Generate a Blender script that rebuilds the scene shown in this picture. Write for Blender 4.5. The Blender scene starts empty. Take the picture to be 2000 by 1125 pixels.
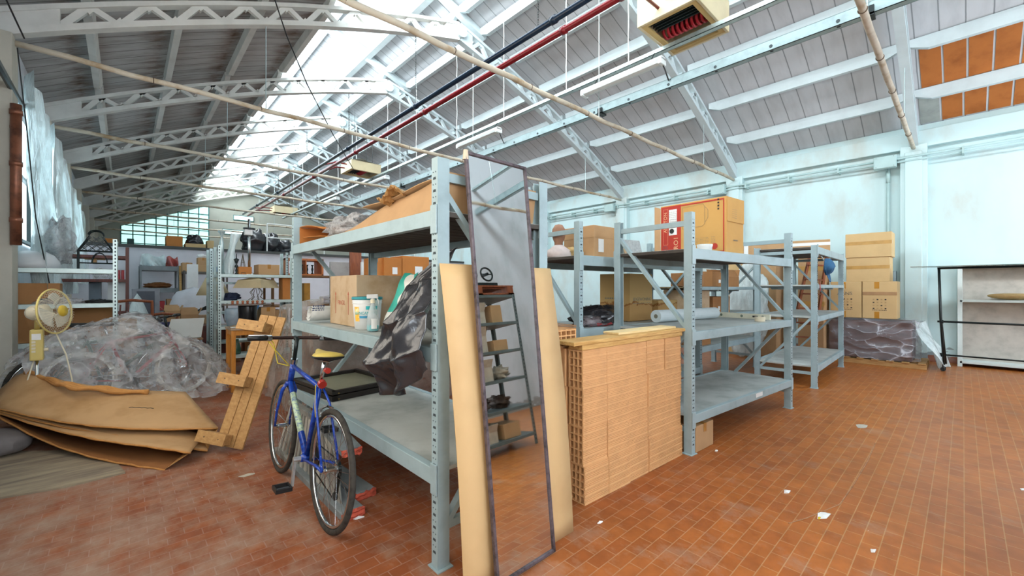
import bpy, bmesh, math, random
from mathutils import Matrix, Vector, Euler, noise
random.seed(7)
SC = bpy.context.scene
COL = SC.collection
R = math.radians

# ------------------------------------------------------------------ camera
CAM_H = 1.4
FPX = 816.0
TH = R(42.8)
cam = bpy.data.cameras.new('camera')
cam.sensor_width = 36.0
cam.lens = 36.0 * FPX / 2000.0
cam.clip_start = 0.02
cam.clip_end = 200
camo = bpy.data.objects.new('camera', cam)
COL.objects.link(camo)
camo.location = (0, 0, CAM_H)
camo.rotation_euler = (R(90), 0, -TH)
SC.camera = camo

# ------------------------------------------------------------------ world, exposure
SC.view_settings.view_transform = 'Standard'
SC.view_settings.look = 'None'
SC.view_settings.gamma = 1
SC.view_settings.use_curve_mapping = False
SC.view_settings.exposure = 0.0
wd = bpy.data.worlds.new('world')
SC.world = wd
wd.use_nodes = True
wd.node_tree.nodes['Background'].inputs[0].default_value = (0.78, 0.92, 1.0, 1)
wd.node_tree.nodes['Background'].inputs[1].default_value = 1.0
E_SKYLIGHT = 17.5      # daylight strength of the ridge glazing
E_FILL_BACK = 13.0        # unseen windows added behind the camera as fill light
E_WALLWIN = 3.2      # left wall windows behind the plastic sheets
E_FILL_LEFT = 5.0          # unseen left wall windows added beside the camera to brighten the left side
E_GABLE = 1.3          # far gable window

# ------------------------------------------------------------------ picture -> place measurements
_s, _c = math.sin(TH), math.cos(TH)
def ray(u, v):
    a = (u-1000)/FPX; b = -(v-562.5)/FPX
    return (_s+a*_c, _c-a*_s, b)
def G(u, v, z=0.0):
    d = ray(u, v); t = (z-CAM_H)/d[2]
    return Vector((d[0]*t, d[1]*t, z))
def PX(u, v, X):
    d = ray(u, v); t = X/d[0]
    return Vector((X, d[1]*t, CAM_H+d[2]*t))
def PY(u, v, Y):
    d = ray(u, v); t = Y/d[1]
    return Vector((d[0]*t, Y, CAM_H+d[2]*t))

# ------------------------------------------------------------------ materials
def srgb(h):
    if isinstance(h, str):
        h = h.lstrip('#'); h = [int(h[i:i+2], 16)/255 for i in (0, 2, 4)]
    return tuple(((c/12.92) if c <= 0.04045 else ((c+0.055)/1.055)**2.4) for c in h) + (1,)
MATS = {}
def nt(name):
    m = bpy.data.materials.new(name); m.use_nodes = True
    t = m.node_tree; t.nodes.clear()
    out = t.nodes.new('ShaderNodeOutputMaterial'); p = t.nodes.new('ShaderNodeBsdfPrincipled')
    t.links.new(p.outputs[0], out.inputs[0])
    return m, t, p, out
def N(t, typ, **kw):
    n = t.nodes.new(typ)
    for k, v in kw.items():
        if k in n.inputs: n.inputs[k].default_value = v
        else: setattr(n, k, v)
    return n
def pos(t, scale=(1, 1, 1), obj=False):
    g = N(t, 'ShaderNodeNewGeometry') if not obj else N(t, 'ShaderNodeTexCoord')
    mp = N(t, 'ShaderNodeMapping'); mp.inputs['Scale'].default_value = scale
    t.links.new(g.outputs['Position'] if not obj else g.outputs['Object'], mp.inputs[0])
    return mp.outputs[0]
def mixc(t, fac, a, b, blend='MIX'):
    m = N(t, 'ShaderNodeMix', data_type='RGBA', blend_type=blend)
    for sock, val in ((m.inputs[0], fac), (m.inputs[6], a), (m.inputs[7], b)):
        if hasattr(val, 'links'): t.links.new(val, sock)
        else: sock.default_value = val
    return m.outputs[2]
def ramp(t, src, stops):
    r = N(t, 'ShaderNodeValToRGB'); e = r.color_ramp.elements
    while len(e) < len(stops): e.new(0.5)
    for i, (p_, c_) in enumerate(stops):
        e[i].position = p_; e[i].color = c_ if len(c_) == 4 else (*c_, 1)
    t.links.new(src, r.inputs[0]); return r.outputs[0]
def gray(v): return (v, v, v, 1)
def noi(t, vec, scale, detail=4, rough=0.6):
    n = N(t, 'ShaderNodeTexNoise', Scale=scale, Detail=detail, Roughness=rough)
    t.links.new(vec, n.inputs['Vector']); return n.outputs[0]
def bump(t, p, src, strength=0.3, dist=0.01):
    b = N(t, 'ShaderNodeBump', Strength=strength, Distance=dist)
    t.links.new(src, b.inputs['Height']); t.links.new(b.outputs[0], p.inputs['Normal'])
def M(name, col, rough=0.6, metal=0.0, var=0.12, scale=6.0, bmp=0.0, bscale=40, stretch=(1, 1, 1), dark=None, spec=0.4):
    """painted / plain surface with some wear"""
    if name in MATS: return MATS[name]
    m, t, p, out = nt(name)
    c = srgb(col)
    v = pos(t, stretch, obj=False)
    n = noi(t, v, scale)
    d = srgb(dark) if dark else tuple(x*(1-var*1.6) for x in c[:3])+(1,)
    l = tuple(min(1, x*(1+var)) for x in c[:3])+(1,)
    col_ = ramp(t, n, [(0.3, d), (0.52, c), (0.75, l)])
    t.links.new(col_, p.inputs['Base Color'])
    p.inputs['Roughness'].default_value = rough; p.inputs['Metallic'].default_value = metal
    p.inputs['Specular IOR Level'].default_value = spec
    if bmp: bump(t, p, noi(t, v, bscale, 6), bmp, 0.004)
    MATS[name] = m; return m

def m_floor():
    m, t, p, out = nt('terracotta_floor_tiles')
    v = pos(t)
    mp = N(t, 'ShaderNodeMapping'); mp.inputs['Location'].default_value = (0.062, 0.0045, 0); t.links.new(v, mp.inputs[0])
    b = N(t, 'ShaderNodeTexBrick', Scale=1.0)
    b.inputs['Brick Width'].default_value = 0.156; b.inputs['Row Height'].default_value = 0.0775
    b.inputs['Mortar Size'].default_value = 0.0028; b.inputs['Mortar Smooth'].default_value = 0.25; b.inputs['Bias'].default_value = 0.0
    b.offset = 0.5
    b.inputs['Color1'].default_value = srgb('#a86433'); b.inputs['Color2'].default_value = srgb('#9a582d'); b.inputs['Mortar'].default_value = srgb('#ad8262')
    t.links.new(mp.outputs[0], b.inputs['Vector'])
    # clean orange zone by the doorway (+X, -Y), dusty red-brown toward the stored goods
    sx = N(t, 'ShaderNodeSeparateXYZ'); t.links.new(v, sx.inputs[0])
    zone = N(t, 'ShaderNodeMath', operation='MULTIPLY_ADD'); t.links.new(sx.outputs[1], zone.inputs[0]); zone.inputs[1].default_value = -0.42
    z2 = N(t, 'ShaderNodeMath', operation='MULTIPLY_ADD'); t.links.new(sx.outputs[0], z2.inputs[0]); z2.inputs[1].default_value = 0.11; z2.inputs[2].default_value = 0.80
    t.links.new(z2.outputs[0], zone.inputs[2])
    n1 = noi(t, v, 1.1, 6)
    zz = N(t, 'ShaderNodeMath', operation='ADD', use_clamp=True); t.links.new(zone.outputs[0], zz.inputs[0])
    n1s = N(t, 'ShaderNodeMath', operation='MULTIPLY_ADD'); t.links.new(n1, n1s.inputs[0]); n1s.inputs[1].default_value = 0.6; n1s.inputs[2].default_value = -0.3
    t.links.new(n1s.outputs[0], zz.inputs[1])
    clean = mixc(t, zz.outputs[0], (0.78, 0.74, 0.98, 1), (1.14, 1.12, 0.80, 1))
    c1 = mixc(t, 1.0, b.outputs[0], clean, 'MULTIPLY')
    # tile to tile variation
    w = N(t, 'ShaderNodeTexNoise', Scale=9.0, Detail=3); t.links.new(v, w.inputs['Vector'])
    c2 = mixc(t, 0.55, c1, ramp(t, w.outputs[0], [(0.3, gray(0.62)), (0.7, gray(1.1))]), 'MULTIPLY')
    # pale cement dust, most of it on the left where sacks and boards lie
    st = N(t, 'ShaderNodeMapping'); st.inputs['Scale'].default_value = (1.5, 1.0, 1); st.inputs['Rotation'].default_value = (0, 0, R(-25)); t.links.new(v, st.inputs[0])
    dn = noi(t, st.outputs[0], 2.6, 10, 0.68)
    dl = N(t, 'ShaderNodeMapRange'); t.links.new(sx.outputs[0], dl.inputs[0])
    dl.inputs[1].default_value = 2.6; dl.inputs[2].default_value = -0.6; dl.inputs[3].default_value = 0.0; dl.inputs[4].default_value = 0.20
    da = N(t, 'ShaderNodeMath', operation='ADD'); t.links.new(dn, da.inputs[0]); t.links.new(dl.outputs[0], da.inputs[1])
    df = ramp(t, da.outputs[0], [(0.555, gray(0)), (0.81, gray(0.68))])
    c3 = mixc(t, df, c2, srgb('#a4917f'))
    # small white specks and scratches
    sp = N(t, 'ShaderNodeTexVoronoi', Scale=16.0); t.links.new(v, sp.inputs['Vector'])
    sf = ramp(t, sp.outputs['Distance'], [(0.035, gray(1)), (0.055, gray(0))])
    sn = ramp(t, noi(t, v, 1.7, 5), [(0.52, gray(0)), (0.6, gray(0.85))])
    sm = N(t, 'ShaderNodeMath', operation='MULTIPLY'); t.links.new(sf, sm.inputs[0]); t.links.new(sn, sm.inputs[1])
    c4 = mixc(t, sm.outputs[0], c3, srgb('#d9cdbd'))
    # dark oily patch by the white shelving
    ds = N(t, 'ShaderNodeVectorMath', operation='DISTANCE'); t.links.new(v, ds.inputs[0]); ds.inputs[1].default_value = (7.6, -0.7, 0)
    df2 = ramp(t, ds.outputs['Value'], [(0.0, gray(0.5)), (0.9, gray(0))])
    oil = mixc(t, df2, c4, mixc(t, dn, c4, srgb('#4a3a32')))
    t.links.new(oil, p.inputs['Base Color'])
    rr = mixc(t, zz.outputs[0], gray(0.62), gray(0.36)); t.links.new(rr, p.inputs['Roughness'])
    p.inputs['Specular IOR Level'].default_value = 0.35
    bump(t, p, b.outputs['Fac'], -0.25, 0.002)
    return m

def m_planks(name, base, dark, line, width, stain, off=0.0):
    """underside of the roof: long clay slabs, joints running up the slope, spaced along Y"""
    m, t, p, out = nt(name)
    v = pos(t); sx = N(t, 'ShaderNodeSeparateXYZ'); t.links.new(v, sx.inputs[0])
    md = N(t, 'ShaderNodeMath', operation='PINGPONG'); 
    ad = N(t, 'ShaderNodeMath', operation='ADD'); ad.inputs[1].default_value = off+100; t.links.new(sx.outputs[1], ad.inputs[0])
    wob = noi(t, pos(t, (1, 0.2, 1)), 1.5); w2 = N(t, 'ShaderNodeMath', operation='MULTIPLY_ADD'); t.links.new(wob, w2.inputs[0]); w2.inputs[1].default_value = 0.02
    t.links.new(ad.outputs[0], w2.inputs[2]); t.links.new(w2.outputs[0], md.inputs[0]); md.inputs[1].default_value = width/2
    lf = ramp(t, md.outputs[0], [(0.004, gray(1)), (0.011, gray(0))])
    n = noi(t, pos(t, (0.6, 3.0, 1)), 2.0, 8)
    c = ramp(t, n, [(0.3, srgb(dark)), (0.55, srgb(base)), (0.8, srgb(base))])
    if stain:
        # rusty damp marks beside each purlin
        pp = N(t, 'ShaderNodeMath', operation='PINGPONG'); a2 = N(t, 'ShaderNodeMath', operation='ADD'); a2.inputs[1].default_value = 100-0.45; t.links.new(sx.outputs[0], a2.inputs[0])
        t.links.new(a2.outputs[0], pp.inputs[0]); pp.inputs[1].default_value = 0.49
        near = ramp(t, pp.outputs[0], [(0.0, gray(1)), (0.28, gray(0))])
        sn = ramp(t, noi(t, pos(t, (0.8, 2.2, 1)), 1.6, 8, .7), [(0.42, gray(0)), (0.62, gray(0.9))])
        mm = N(t, 'ShaderNodeMath', operation='MULTIPLY'); t.links.new(near, mm.inputs[0]); t.links.new(sn, mm.inputs[1])
        c = mixc(t, mm.outputs[0], c, srgb(stain))
    c = mixc(t, lf, c, srgb(line))
    t.links.new(c, p.inputs['Base Color']); p.inputs['Roughness'].default_value = 0.85
    p.inputs['Specular IOR Level'].default_value = 0.2
    return m

def m_wall(name, base, peel, grime='#b9c2bd'):
    m, t, p, out = nt(name)
    v = pos(t); sx = N(t, 'ShaderNodeSeparateXYZ'); t.links.new(v, sx.inputs[0])
    n = noi(t, pos(t, (1, 1, .5)), 1.2, 8)
    c = ramp(t, n, [(0.3, srgb(grime)), (0.5, srgb(base)), (0.8, srgb(base))])
    # flaking plaster near the ground
    n2 = noi(t, pos(t, (1, 1.2, 2.4)), 1.9, 9, .62)
    h = N(t, 'ShaderNodeMapRange'); t.links.new(sx.outputs[2], h.inputs[0]); h.inputs[1].default_value = 0.05; h.inputs[2].default_value = 0.62; h.inputs[3].default_value = 0.16; h.inputs[4].default_value = -0.25
    a = N(t, 'ShaderNodeMath', operation='ADD'); t.links.new(n2, a.inputs[0]); t.links.new(h.outputs[0], a.inputs[1])
    pf = ramp(t, a.outputs[0], [(0.56, gray(0)), (0.575, gray(1))])
    c = mixc(t, pf, c, srgb(peel))
    # sparse dark scuffs
    sp = ramp(t, noi(t, pos(t, (1, 1, 1)), 7, 6, .7), [(0.74, gray(0)), (0.78, gray(0.6))])
    c = mixc(t, sp, c, srgb('#8b9a9b'))
    t.links.new(c, p.inputs['Base Color']); p.inputs['Roughness'].default_value = 0.8
    bump(t, p, n2, 0.15, 0.01)
    return m

def m_wood(name, c1, c2, sc=(1, 1, 1), rough=0.55, scale=14, obj=True):
    if name in MATS: return MATS[name]
    m, t, p, out = nt(name)
    v = pos(t, sc, obj=obj)
    n = noi(t, v, scale, 6, .6); c = ramp(t, n, [(0.35, srgb(c1)), (0.65, srgb(c2))])
    t.links.new(c, p.inputs['Base Color']); p.inputs['Roughness'].default_value = rough
    bump(t, p, n, 0.15, 0.002)
    MATS[name] = m; return m

def m_emit(name, col, e):
    if name in MATS: return MATS[name]
    m, t, p, out = nt(name)
    p.inputs['Base Color'].default_value = srgb(col); p.inputs['Emission Color'].default_value = srgb(col); p.inputs['Emission Strength'].default_value = e
    n = noi(t, pos(t), 0.8); c = ramp(t, n, [(0.3, tuple(x*.92 for x in srgb(col)[:3])), (0.7, srgb(col))]); t.links.new(c, p.inputs['Emission Color'])
    MATS[name] = m; return m

def m_plastic(name, col, alpha, rough=0.2, bscale=14, bs=0.8, stretch=(1, 1, 1), dist=0.03):
    """crumpled plastic film"""
    if name in MATS: return MATS[name]
    m, t, p, out = nt(name)
    v = pos(t, stretch)
    n = noi(t, v, bscale, 5, .55)
    p.inputs['Base Color'].default_value = srgb(col); p.inputs['Roughness'].default_value = rough
    if alpha < 1:
        al = ramp(t, noi(t, v, bscale*0.6, 6, .6), [(0.35, gray(max(0, alpha-0.22))), (0.7, gray(min(1, alpha+0.22)))])
        t.links.new(al, p.inputs['Alpha'])
    p.inputs['Specular IOR Level'].default_value = 0.8
    bump(t, p, n, bs, dist)
    MATS[name] = m; return m

def m_film(name, col, a0, a1, scale):
    """thin clear film: nearly clear facets with whiter creases between them"""
    m, t, p, out = nt(name)
    v = pos(t); nz = N(t, 'ShaderNodeTexNoise', Scale=scale*.5, Detail=3); t.links.new(v, nz.inputs['Vector'])
    w = N(t, 'ShaderNodeVectorMath', operation='MULTIPLY_ADD'); t.links.new(nz.outputs['Color'], w.inputs[0]); w.inputs[1].default_value = (.5, .5, .5); t.links.new(v, w.inputs[2])
    mp = N(t, 'ShaderNodeMapping'); mp.inputs['Scale'].default_value = (1, 1, 2.4); mp.inputs['Rotation'].default_value = (.3, .5, 0); t.links.new(w.outputs[0], mp.inputs[0])
    vo = N(t, 'ShaderNodeTexVoronoi', Scale=scale, feature='DISTANCE_TO_EDGE'); t.links.new(mp.outputs[0], vo.inputs['Vector'])
    v1 = N(t, 'ShaderNodeTexVoronoi', Scale=scale); t.links.new(mp.outputs[0], v1.inputs['Vector'])
    cr = ramp(t, vo.outputs['Distance'], [(0.0, gray(1)), (0.035, gray(.35)), (0.12, gray(0))])
    mk = ramp(t, noi(t, v, scale*.9, 3), [(.42, gray(0)), (.62, gray(1))])
    cm = N(t, 'ShaderNodeMath', operation='MULTIPLY'); t.links.new(cr, cm.inputs[0]); t.links.new(mk, cm.inputs[1])
    hz = ramp(t, noi(t, v, scale*1.5, 6, .65), [(.35, gray(a0*.75)), (.7, gray(a0*1.7))])
    al = mixc(t, cm.outputs[0], hz, gray(a1))
    t.links.new(al, p.inputs['Alpha']); p.inputs['Base Color'].default_value = srgb(col); p.inputs['Roughness'].default_value = .14; p.inputs['Specular IOR Level'].default_value = 1.0
    bump(t, p, v1.outputs['Distance'], 1.0, .08)
    MATS[name] = m; return m
RACK = M('grey_green_rack_enamel', '#9bb1b7', 0.42, 0.0, 0.05, 5, dark='#8ba0a6')
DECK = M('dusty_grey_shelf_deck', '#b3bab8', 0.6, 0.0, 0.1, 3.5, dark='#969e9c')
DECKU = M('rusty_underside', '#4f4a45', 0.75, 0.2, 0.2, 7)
HOLE = M('hole_dark_grey', '#3d474b', 0.8)
GALV = M('galvanised_steel', '#b4c4c4', 0.35, 0.6, 0.12, 12)
WHITEP = M('white_concrete_paint', '#c6d3d6', 0.7, 0, 0.05, 3)
WHITEL = M('aged_white_paint_on_arches', '#d2d2cd', 0.75, 0, 0.08, 3)
WHITER = M('white_enamel', '#dfe5e3', 0.35, 0, 0.04, 5)
TIE = M('cream_tie_rod_paint', '#c4baa8', 0.65, 0, 0.1, 4, dark='#a28a6a')
CARD = M('kraft_cardboard', '#b6926a', 0.85, 0, 0.06, 5)
CARD2 = M('brown_cardboard', '#a5764a', 0.85, 0, 0.07, 5)
CARD3 = M('pale_cardboard', '#b8a184', 0.85, 0, 0.06, 5, dark='#a58a66')
CARDW = M('water_stained_cardboard', '#ad8f62', 0.85, 0, 0.1, 4, dark='#8f6d42')
CARD_SHADE = M('cardboard_inside_shade', '#8a5a30', 0.9, 0, 0.1, 6)  # darker brown puts the shade inside open cartons into the colour
TAPE = M('brown_parcel_tape', '#a8742c', 0.3, 0, 0.08, 9)
PAPER = M('white_paper', '#e3e6e6', 0.7, 0, 0.03, 9)
INK = M('black_ink', '#2a2c2c', 0.6, 0, 0.05, 9)
INKG = M('grey_ink', '#777668', 0.7, 0, 0.05, 9)
CLAY = M('orange_clay_brick', '#cb9662', 0.9, 0, 0.07, 9, 0.25, 160)
CLAYL = M('pale_clay_brick', '#d6a572', 0.9, 0, 0.07, 9, 0.25, 160)
CLAYD = M('brick_cell_inside', '#ab6a45', 0.9, 0, 0.1, 9)
PINE = m_wood('pine_board', '#b78a4a', '#d4ac6a', (1.2, 9, 9), 0.6, 6)
PALLETW = m_wood('pallet_wood', '#a67c4a', '#bd955f', (9, 1, 9), 0.7, 5)
OLDWOOD = m_wood('weathered_board_wood', '#9a8a66', '#6e6046', (2, 9, 2), 0.85, 3)
ORANGEW = m_wood('varnished_beech', '#b9752a', '#d08f3e', (8, 8, 1), 0.4, 5)
DARKW = m_wood('mahogany', '#4d1e12', '#6a2b1a', (8, 8, 1), 0.45, 5)
REDW = m_wood('reddish_ladder_wood', '#7a3f22', '#9a5530', (8, 8, 1), 0.5, 5)
MDF = M('tan_hardboard', '#cfae7e', 0.6, 0, 0.03, 2.5, dark='#c4a273')
BLACK = M('black_plastic', '#1b1d1f', 0.4, 0, 0.1, 9)
BLACKM = M('black_painted_steel', '#1c2526', 0.35, 0.3, 0.1, 9)
CHROME = M('chrome', '#c9ced0', 0.18, 1.0, 0.05, 9)
RUBBER = M('worn_tyre_rubber', '#3b3833', 0.85, 0, 0.2, 30, 0.5, 90, dark='#262421')
YELLOW = M('yellowed_plastic', '#cfbc72', 0.4, 0, 0.05, 6)
CREAMP = M('cream_plastic', '#d8d0b8', 0.35, 0, 0.04, 6)
BLUEP = M('blue_bicycle_paint', '#16368f', 0.25, 0.2, 0.15, 14, dark='#12245e')
REDP = M('red_paint', '#a3262a', 0.35, 0.1, 0.1, 8)
BUBBLE = m_plastic('bubble_wrap', '#c2c2c4', 0.62, 0.3, 55, 0.9, dist=0.02)
FILM = m_film('clear_plastic_film', '#e2e3e4', 0.28, 0.55, 3.4)
FILMW = m_plastic('milky_plastic_film', '#dcebec', 0.8, 0.2, 7, 1.0, (1, 1, .35), 0.06)
BAGB = m_plastic('black_refuse_sack', '#2a2b2f', 1.0, 0.22, 3.5, 0.35, (1, 1, .7), 0.05)

# ------------------------------------------------------------------ mesh kit
W = {}
def empty(name, loc, rz=0.0):
    o = bpy.data.objects.new(name, None); COL.objects.link(o)
    o.empty_display_size = 0.1
    o.location = loc; o.rotation_euler = (0, 0, rz)
    W[o.name] = Matrix.Translation(Vector(loc)) @ Matrix.Rotation(rz, 4, 'Z')
    return o
def tag(o, label=None, cat=None, group=None, kind=None):
    if label: o['label'] = label
    if cat: o['category'] = cat
    if group: o['group'] = group
    if kind: o['kind'] = kind
    return o
def thing(name, label, cat, loc, rz=0.0, group=None):
    return tag(empty(name, loc, rz), label, cat, group)

class MB:
    def __init__(s): s.v = []; s.f = []; s.mi = []; s.m = 0; s.X = None
    def add(s, vs, fs):
        b = len(s.v)
        if s.X is not None: vs = [s.X @ Vector(v) for v in vs]
        s.v += [tuple(v) for v in vs]
        s.f += [tuple(b+i for i in f) for f in fs]; s.mi += [s.m]*len(fs); return s
    def mat(s, i): s.m = i; return s
    def box(s, a, b, tp=None):
        x0, y0, z0 = a; x1, y1, z1 = b
        return s.add([(x0,y0,z0),(x1,y0,z0),(x1,y1,z0),(x0,y1,z0),(x0,y0,z1),(x1,y0,z1),(x1,y1,z1),(x0,y1,z1)],
            [(0,3,2,1),(4,5,6,7),(0,1,5,4),(1,2,6,5),(2,3,7,6),(3,0,4,7)])
    def cbox(s, c, sz): return s.box([c[i]-sz[i]/2 for i in range(3)], [c[i]+sz[i]/2 for i in range(3)])
    def beam(s, p0, p1, w, h, up=(0, 0, 1), ext=0.0):
        p0 = Vector(p0); p1 = Vector(p1); d = (p1-p0).normalized(); p0 = p0-d*ext; p1 = p1+d*ext
        up = Vector(up); sd = d.cross(up)
        if sd.length < 1e-4: sd = d.cross(Vector((1, 0, 0)))
        sd.normalize(); u = sd.cross(d).normalized()
        vs = []
        for p in (p0, p1):
            for a, b in ((-1, -1), (1, -1), (1, 1), (-1, 1)): vs.append(p+sd*(a*w/2)+u*(b*h/2))
        return s.add(vs, [(0,1,2,3),(7,6,5,4),(0,4,5,1),(1,5,6,2),(2,6,7,3),(3,7,4,0)])
    def cyl(s, p0, p1, r0, r1=None, n=12, cap=True):
        r1 = r0 if r1 is None else r1
        p0 = Vector(p0); p1 = Vector(p1); d = (p1-p0).normalized()
        a = d.orthogonal().normalized(); b = d.cross(a)
        vs = []
        for p, r in ((p0, r0), (p1, r1)):
            for i in range(n):
                q = 2*math.pi*i/n; vs.append(p+a*(r*math.cos(q))+b*(r*math.sin(q)))
        fs = [(i, (i+1) % n, n+(i+1) % n, n+i) for i in range(n)]
        if cap: fs += [tuple(range(n))[::-1], tuple(range(n, 2*n))]
        return s.add(vs, fs)
    def tube(s, pts, r, n=8, closed=False):
        pts = [Vector(p) for p in pts]; m = len(pts); rr = r if isinstance(r, (list, tuple)) else [r]*m
        vs = []; prev = None
        for k in range(m):
            if closed: d = pts[(k+1) % m]-pts[k-1]
            else: d = pts[min(k+1, m-1)]-pts[max(k-1, 0)]
            d.normalize()
            a = d.orthogonal() if prev is None else prev-d*prev.dot(d)
            if a.length < 1e-6: a = d.orthogonal()
            a.normalize(); prev = a; b = d.cross(a)
            for i in range(n):
                q = 2*math.pi*i/n; vs.append(pts[k]+a*(rr[k]*math.cos(q))+b*(rr[k]*math.sin(q)))
        fs = []
        for k in range(m if closed else m-1):
            k2 = (k+1) % m
            for i in range(n): fs.append((k*n+i, k*n+(i+1) % n, k2*n+(i+1) % n, k2*n+i))
        if not closed: fs += [tuple(range(n))[::-1], tuple(range((m-1)*n, m*n))]
        return s.add(vs, fs)
    def ring(s, c, axis, R_, r, n=36, k=8, flat=1.0):
        c = Vector(c); ax = Vector(axis).normalized(); a = ax.orthogonal().normalized(); b = ax.cross(a)
        vs = []
        for i in range(n):
            q = 2*math.pi*i/n; rad = a*math.cos(q)+b*math.sin(q)
            for j in range(k):
                w = 2*math.pi*j/k; vs.append(c+rad*(R_+r*math.cos(w))+ax*(r*flat*math.sin(w)))
        fs = [(i*k+j, i*k+(j+1) % k, ((i+1) % n)*k+(j+1) % k, ((i+1) % n)*k+j) for i in range(n) for j in range(k)]
        return s.add(vs, fs)
    def lathe(s, c, prof, n=24, axis='z'):
        c = Vector(c); vs = []
        for r, z in prof:
            for i in range(n):
                q = 2*math.pi*i/n; p = Vector((r*math.cos(q), r*math.sin(q), z))
                if axis == 'x': p = Vector((p.z, p.x, p.y))
                if axis == 'y': p = Vector((p.x, p.z, p.y))
                vs.append(c+p)
        m = len(prof); fs = [(k*n+i, k*n+(i+1) % n, (k+1)*n+(i+1) % n, (k+1)*n+i) for k in range(m-1) for i in range(n)]
        fs += [tuple(range(n))[::-1], tuple(range((m-1)*n, m*n))]
        return s.add(vs, fs)
    def grid(s, fn, nu, nv, thick=0.0):
        vs = [Vector(fn(i/nu, j/nv)) for j in range(nv+1) for i in range(nu+1)]
        q = lambda i, j: j*(nu+1)+i
        fs = [(q(i, j), q(i+1, j), q(i+1, j+1), q(i, j+1)) for j in range(nv) for i in range(nu)]
        if thick:
            ns = []
            for j in range(nv+1):
                for i in range(nu+1):
                    du = vs[q(min(i+1, nu), j)]-vs[q(max(i-1, 0), j)]; dv = vs[q(i, min(j+1, nv))]-vs[q(i, max(j-1, 0))]
                    nn = du.cross(dv); ns.append(nn.normalized() if nn.length > 1e-9 else Vector((0, 0, 1)))
            o = len(vs); vs2 = [vs[k]-ns[k]*thick for k in range(o)]
            fs += [tuple(o+a for a in f[::-1]) for f in fs[:nu*nv]]
            for i in range(nu):
                fs.append((q(i+1, 0), q(i, 0), o+q(i, 0), o+q(i+1, 0))); fs.append((q(i, nv), q(i+1, nv), o+q(i+1, nv), o+q(i, nv)))
            for j in range(nv):
                fs.append((q(0, j), q(0, j+1), o+q(0, j+1), o+q(0, j))); fs.append((q(nu, j+1), q(nu, j), o+q(nu, j), o+q(nu, j+1)))
            vs = vs+vs2
        return s.add(vs, fs)
    def prism(s, poly, axis, a, b):
        """poly in the two other axes (in order), extruded along axis from a to b"""
        def pt(p, t): return {'x': (t, p[0], p[1]), 'y': (p[0], t, p[1]), 'z': (p[0], p[1], t)}[axis]
        n = len(poly)
        return s.add([pt(p, a) for p in poly]+[pt(p, b) for p in poly],
            [tuple(range(n))[::-1], tuple(range(n, 2*n))]+[(i, (i+1) % n, n+(i+1) % n, n+i) for i in range(n)])
    def blob(s, c, r, seed=0, amp=0.25, fr=2.0, nu=28, nv=16, flat=None, zmin=None):
        c = Vector(c)
        def fn(u, v):
            a = 2*math.pi*u; b = math.pi*(v-0.5)
            d = Vector((math.cos(a)*math.cos(b), math.sin(a)*math.cos(b), math.sin(b)))
            k = 1+amp*noise.noise(d*fr+Vector((seed*3.1, seed, -seed)))*1.6+amp*.4*noise.noise(d*fr*3+Vector((seed, 7, 1)))
            p = Vector((d.x*r[0]*k, d.y*r[1]*k, d.z*r[2]*k))+c
            if zmin is not None: p.z = max(p.z, zmin)
            return p
        return s.grid(fn, nu, nv)
    def build(s, name, mats, parent=None, local=False, label=None, cat=None, group=None, kind=None, smooth=False, bevel=0.0, recalc=True):
        if not isinstance(mats, (list, tuple)): mats = [mats]
        me = bpy.data.meshes.new(name); vs = s.v
        org = Vector((0, 0, 0))
        if parent is not None and not local:
            inv = W[parent.name].inverted(); vs = [inv @ Vector(v) for v in vs]
        elif parent is None and not local:
            xs = [v[0] for v in vs]; ys = [v[1] for v in vs]; zs = [v[2] for v in vs]
            org = Vector(((min(xs)+max(xs))/2, (min(ys)+max(ys))/2, min(zs)))
            vs = [Vector(v)-org for v in vs]
        me.from_pydata([tuple(v) for v in vs], [], s.f)
        for m in mats: me.materials.append(m)
        me.polygons.foreach_set('material_index', s.mi)
        if recalc:
            bm = bmesh.new(); bm.from_mesh(me); bmesh.ops.recalc_face_normals(bm, faces=bm.faces); bm.to_mesh(me); bm.free()
        if smooth: me.polygons.foreach_set('use_smooth', [True]*len(me.polygons))
        me.update()
        o = bpy.data.objects.new(name, me); COL.objects.link(o)
        if parent is not None:
            o.parent = parent; W[o.name] = W[parent.name].copy()
        else:
            o.location = org; W[o.name] = Matrix.Translation(org)
        if bevel:
            b = o.modifiers.new('bevel', 'BEVEL'); b.width = bevel; b.segments = 2; b.limit_method = 'ANGLE'
        return tag(o, label, cat, group, kind)

def struct(name, mb, mats, **kw): return mb.build(name, mats, kind='structure', **kw)

def copy_thing(root, loc, rz=None, label=None, group=None):
    r = root.copy(); COL.objects.link(r); r.location = loc
    if rz is not None: r.rotation_euler = (0, 0, rz)
    if label: r['label'] = label
    if group: r['group'] = group
    W[r.name] = Matrix.Translation(Vector(loc)) @ Matrix.Rotation(r.rotation_euler[2], 4, 'Z')
    for ch in list(root.children):
        c = ch.copy(); COL.objects.link(c); c.parent = r
        for g in list(ch.children):
            d = g.copy(); COL.objects.link(d); d.parent = c
    return r

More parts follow.
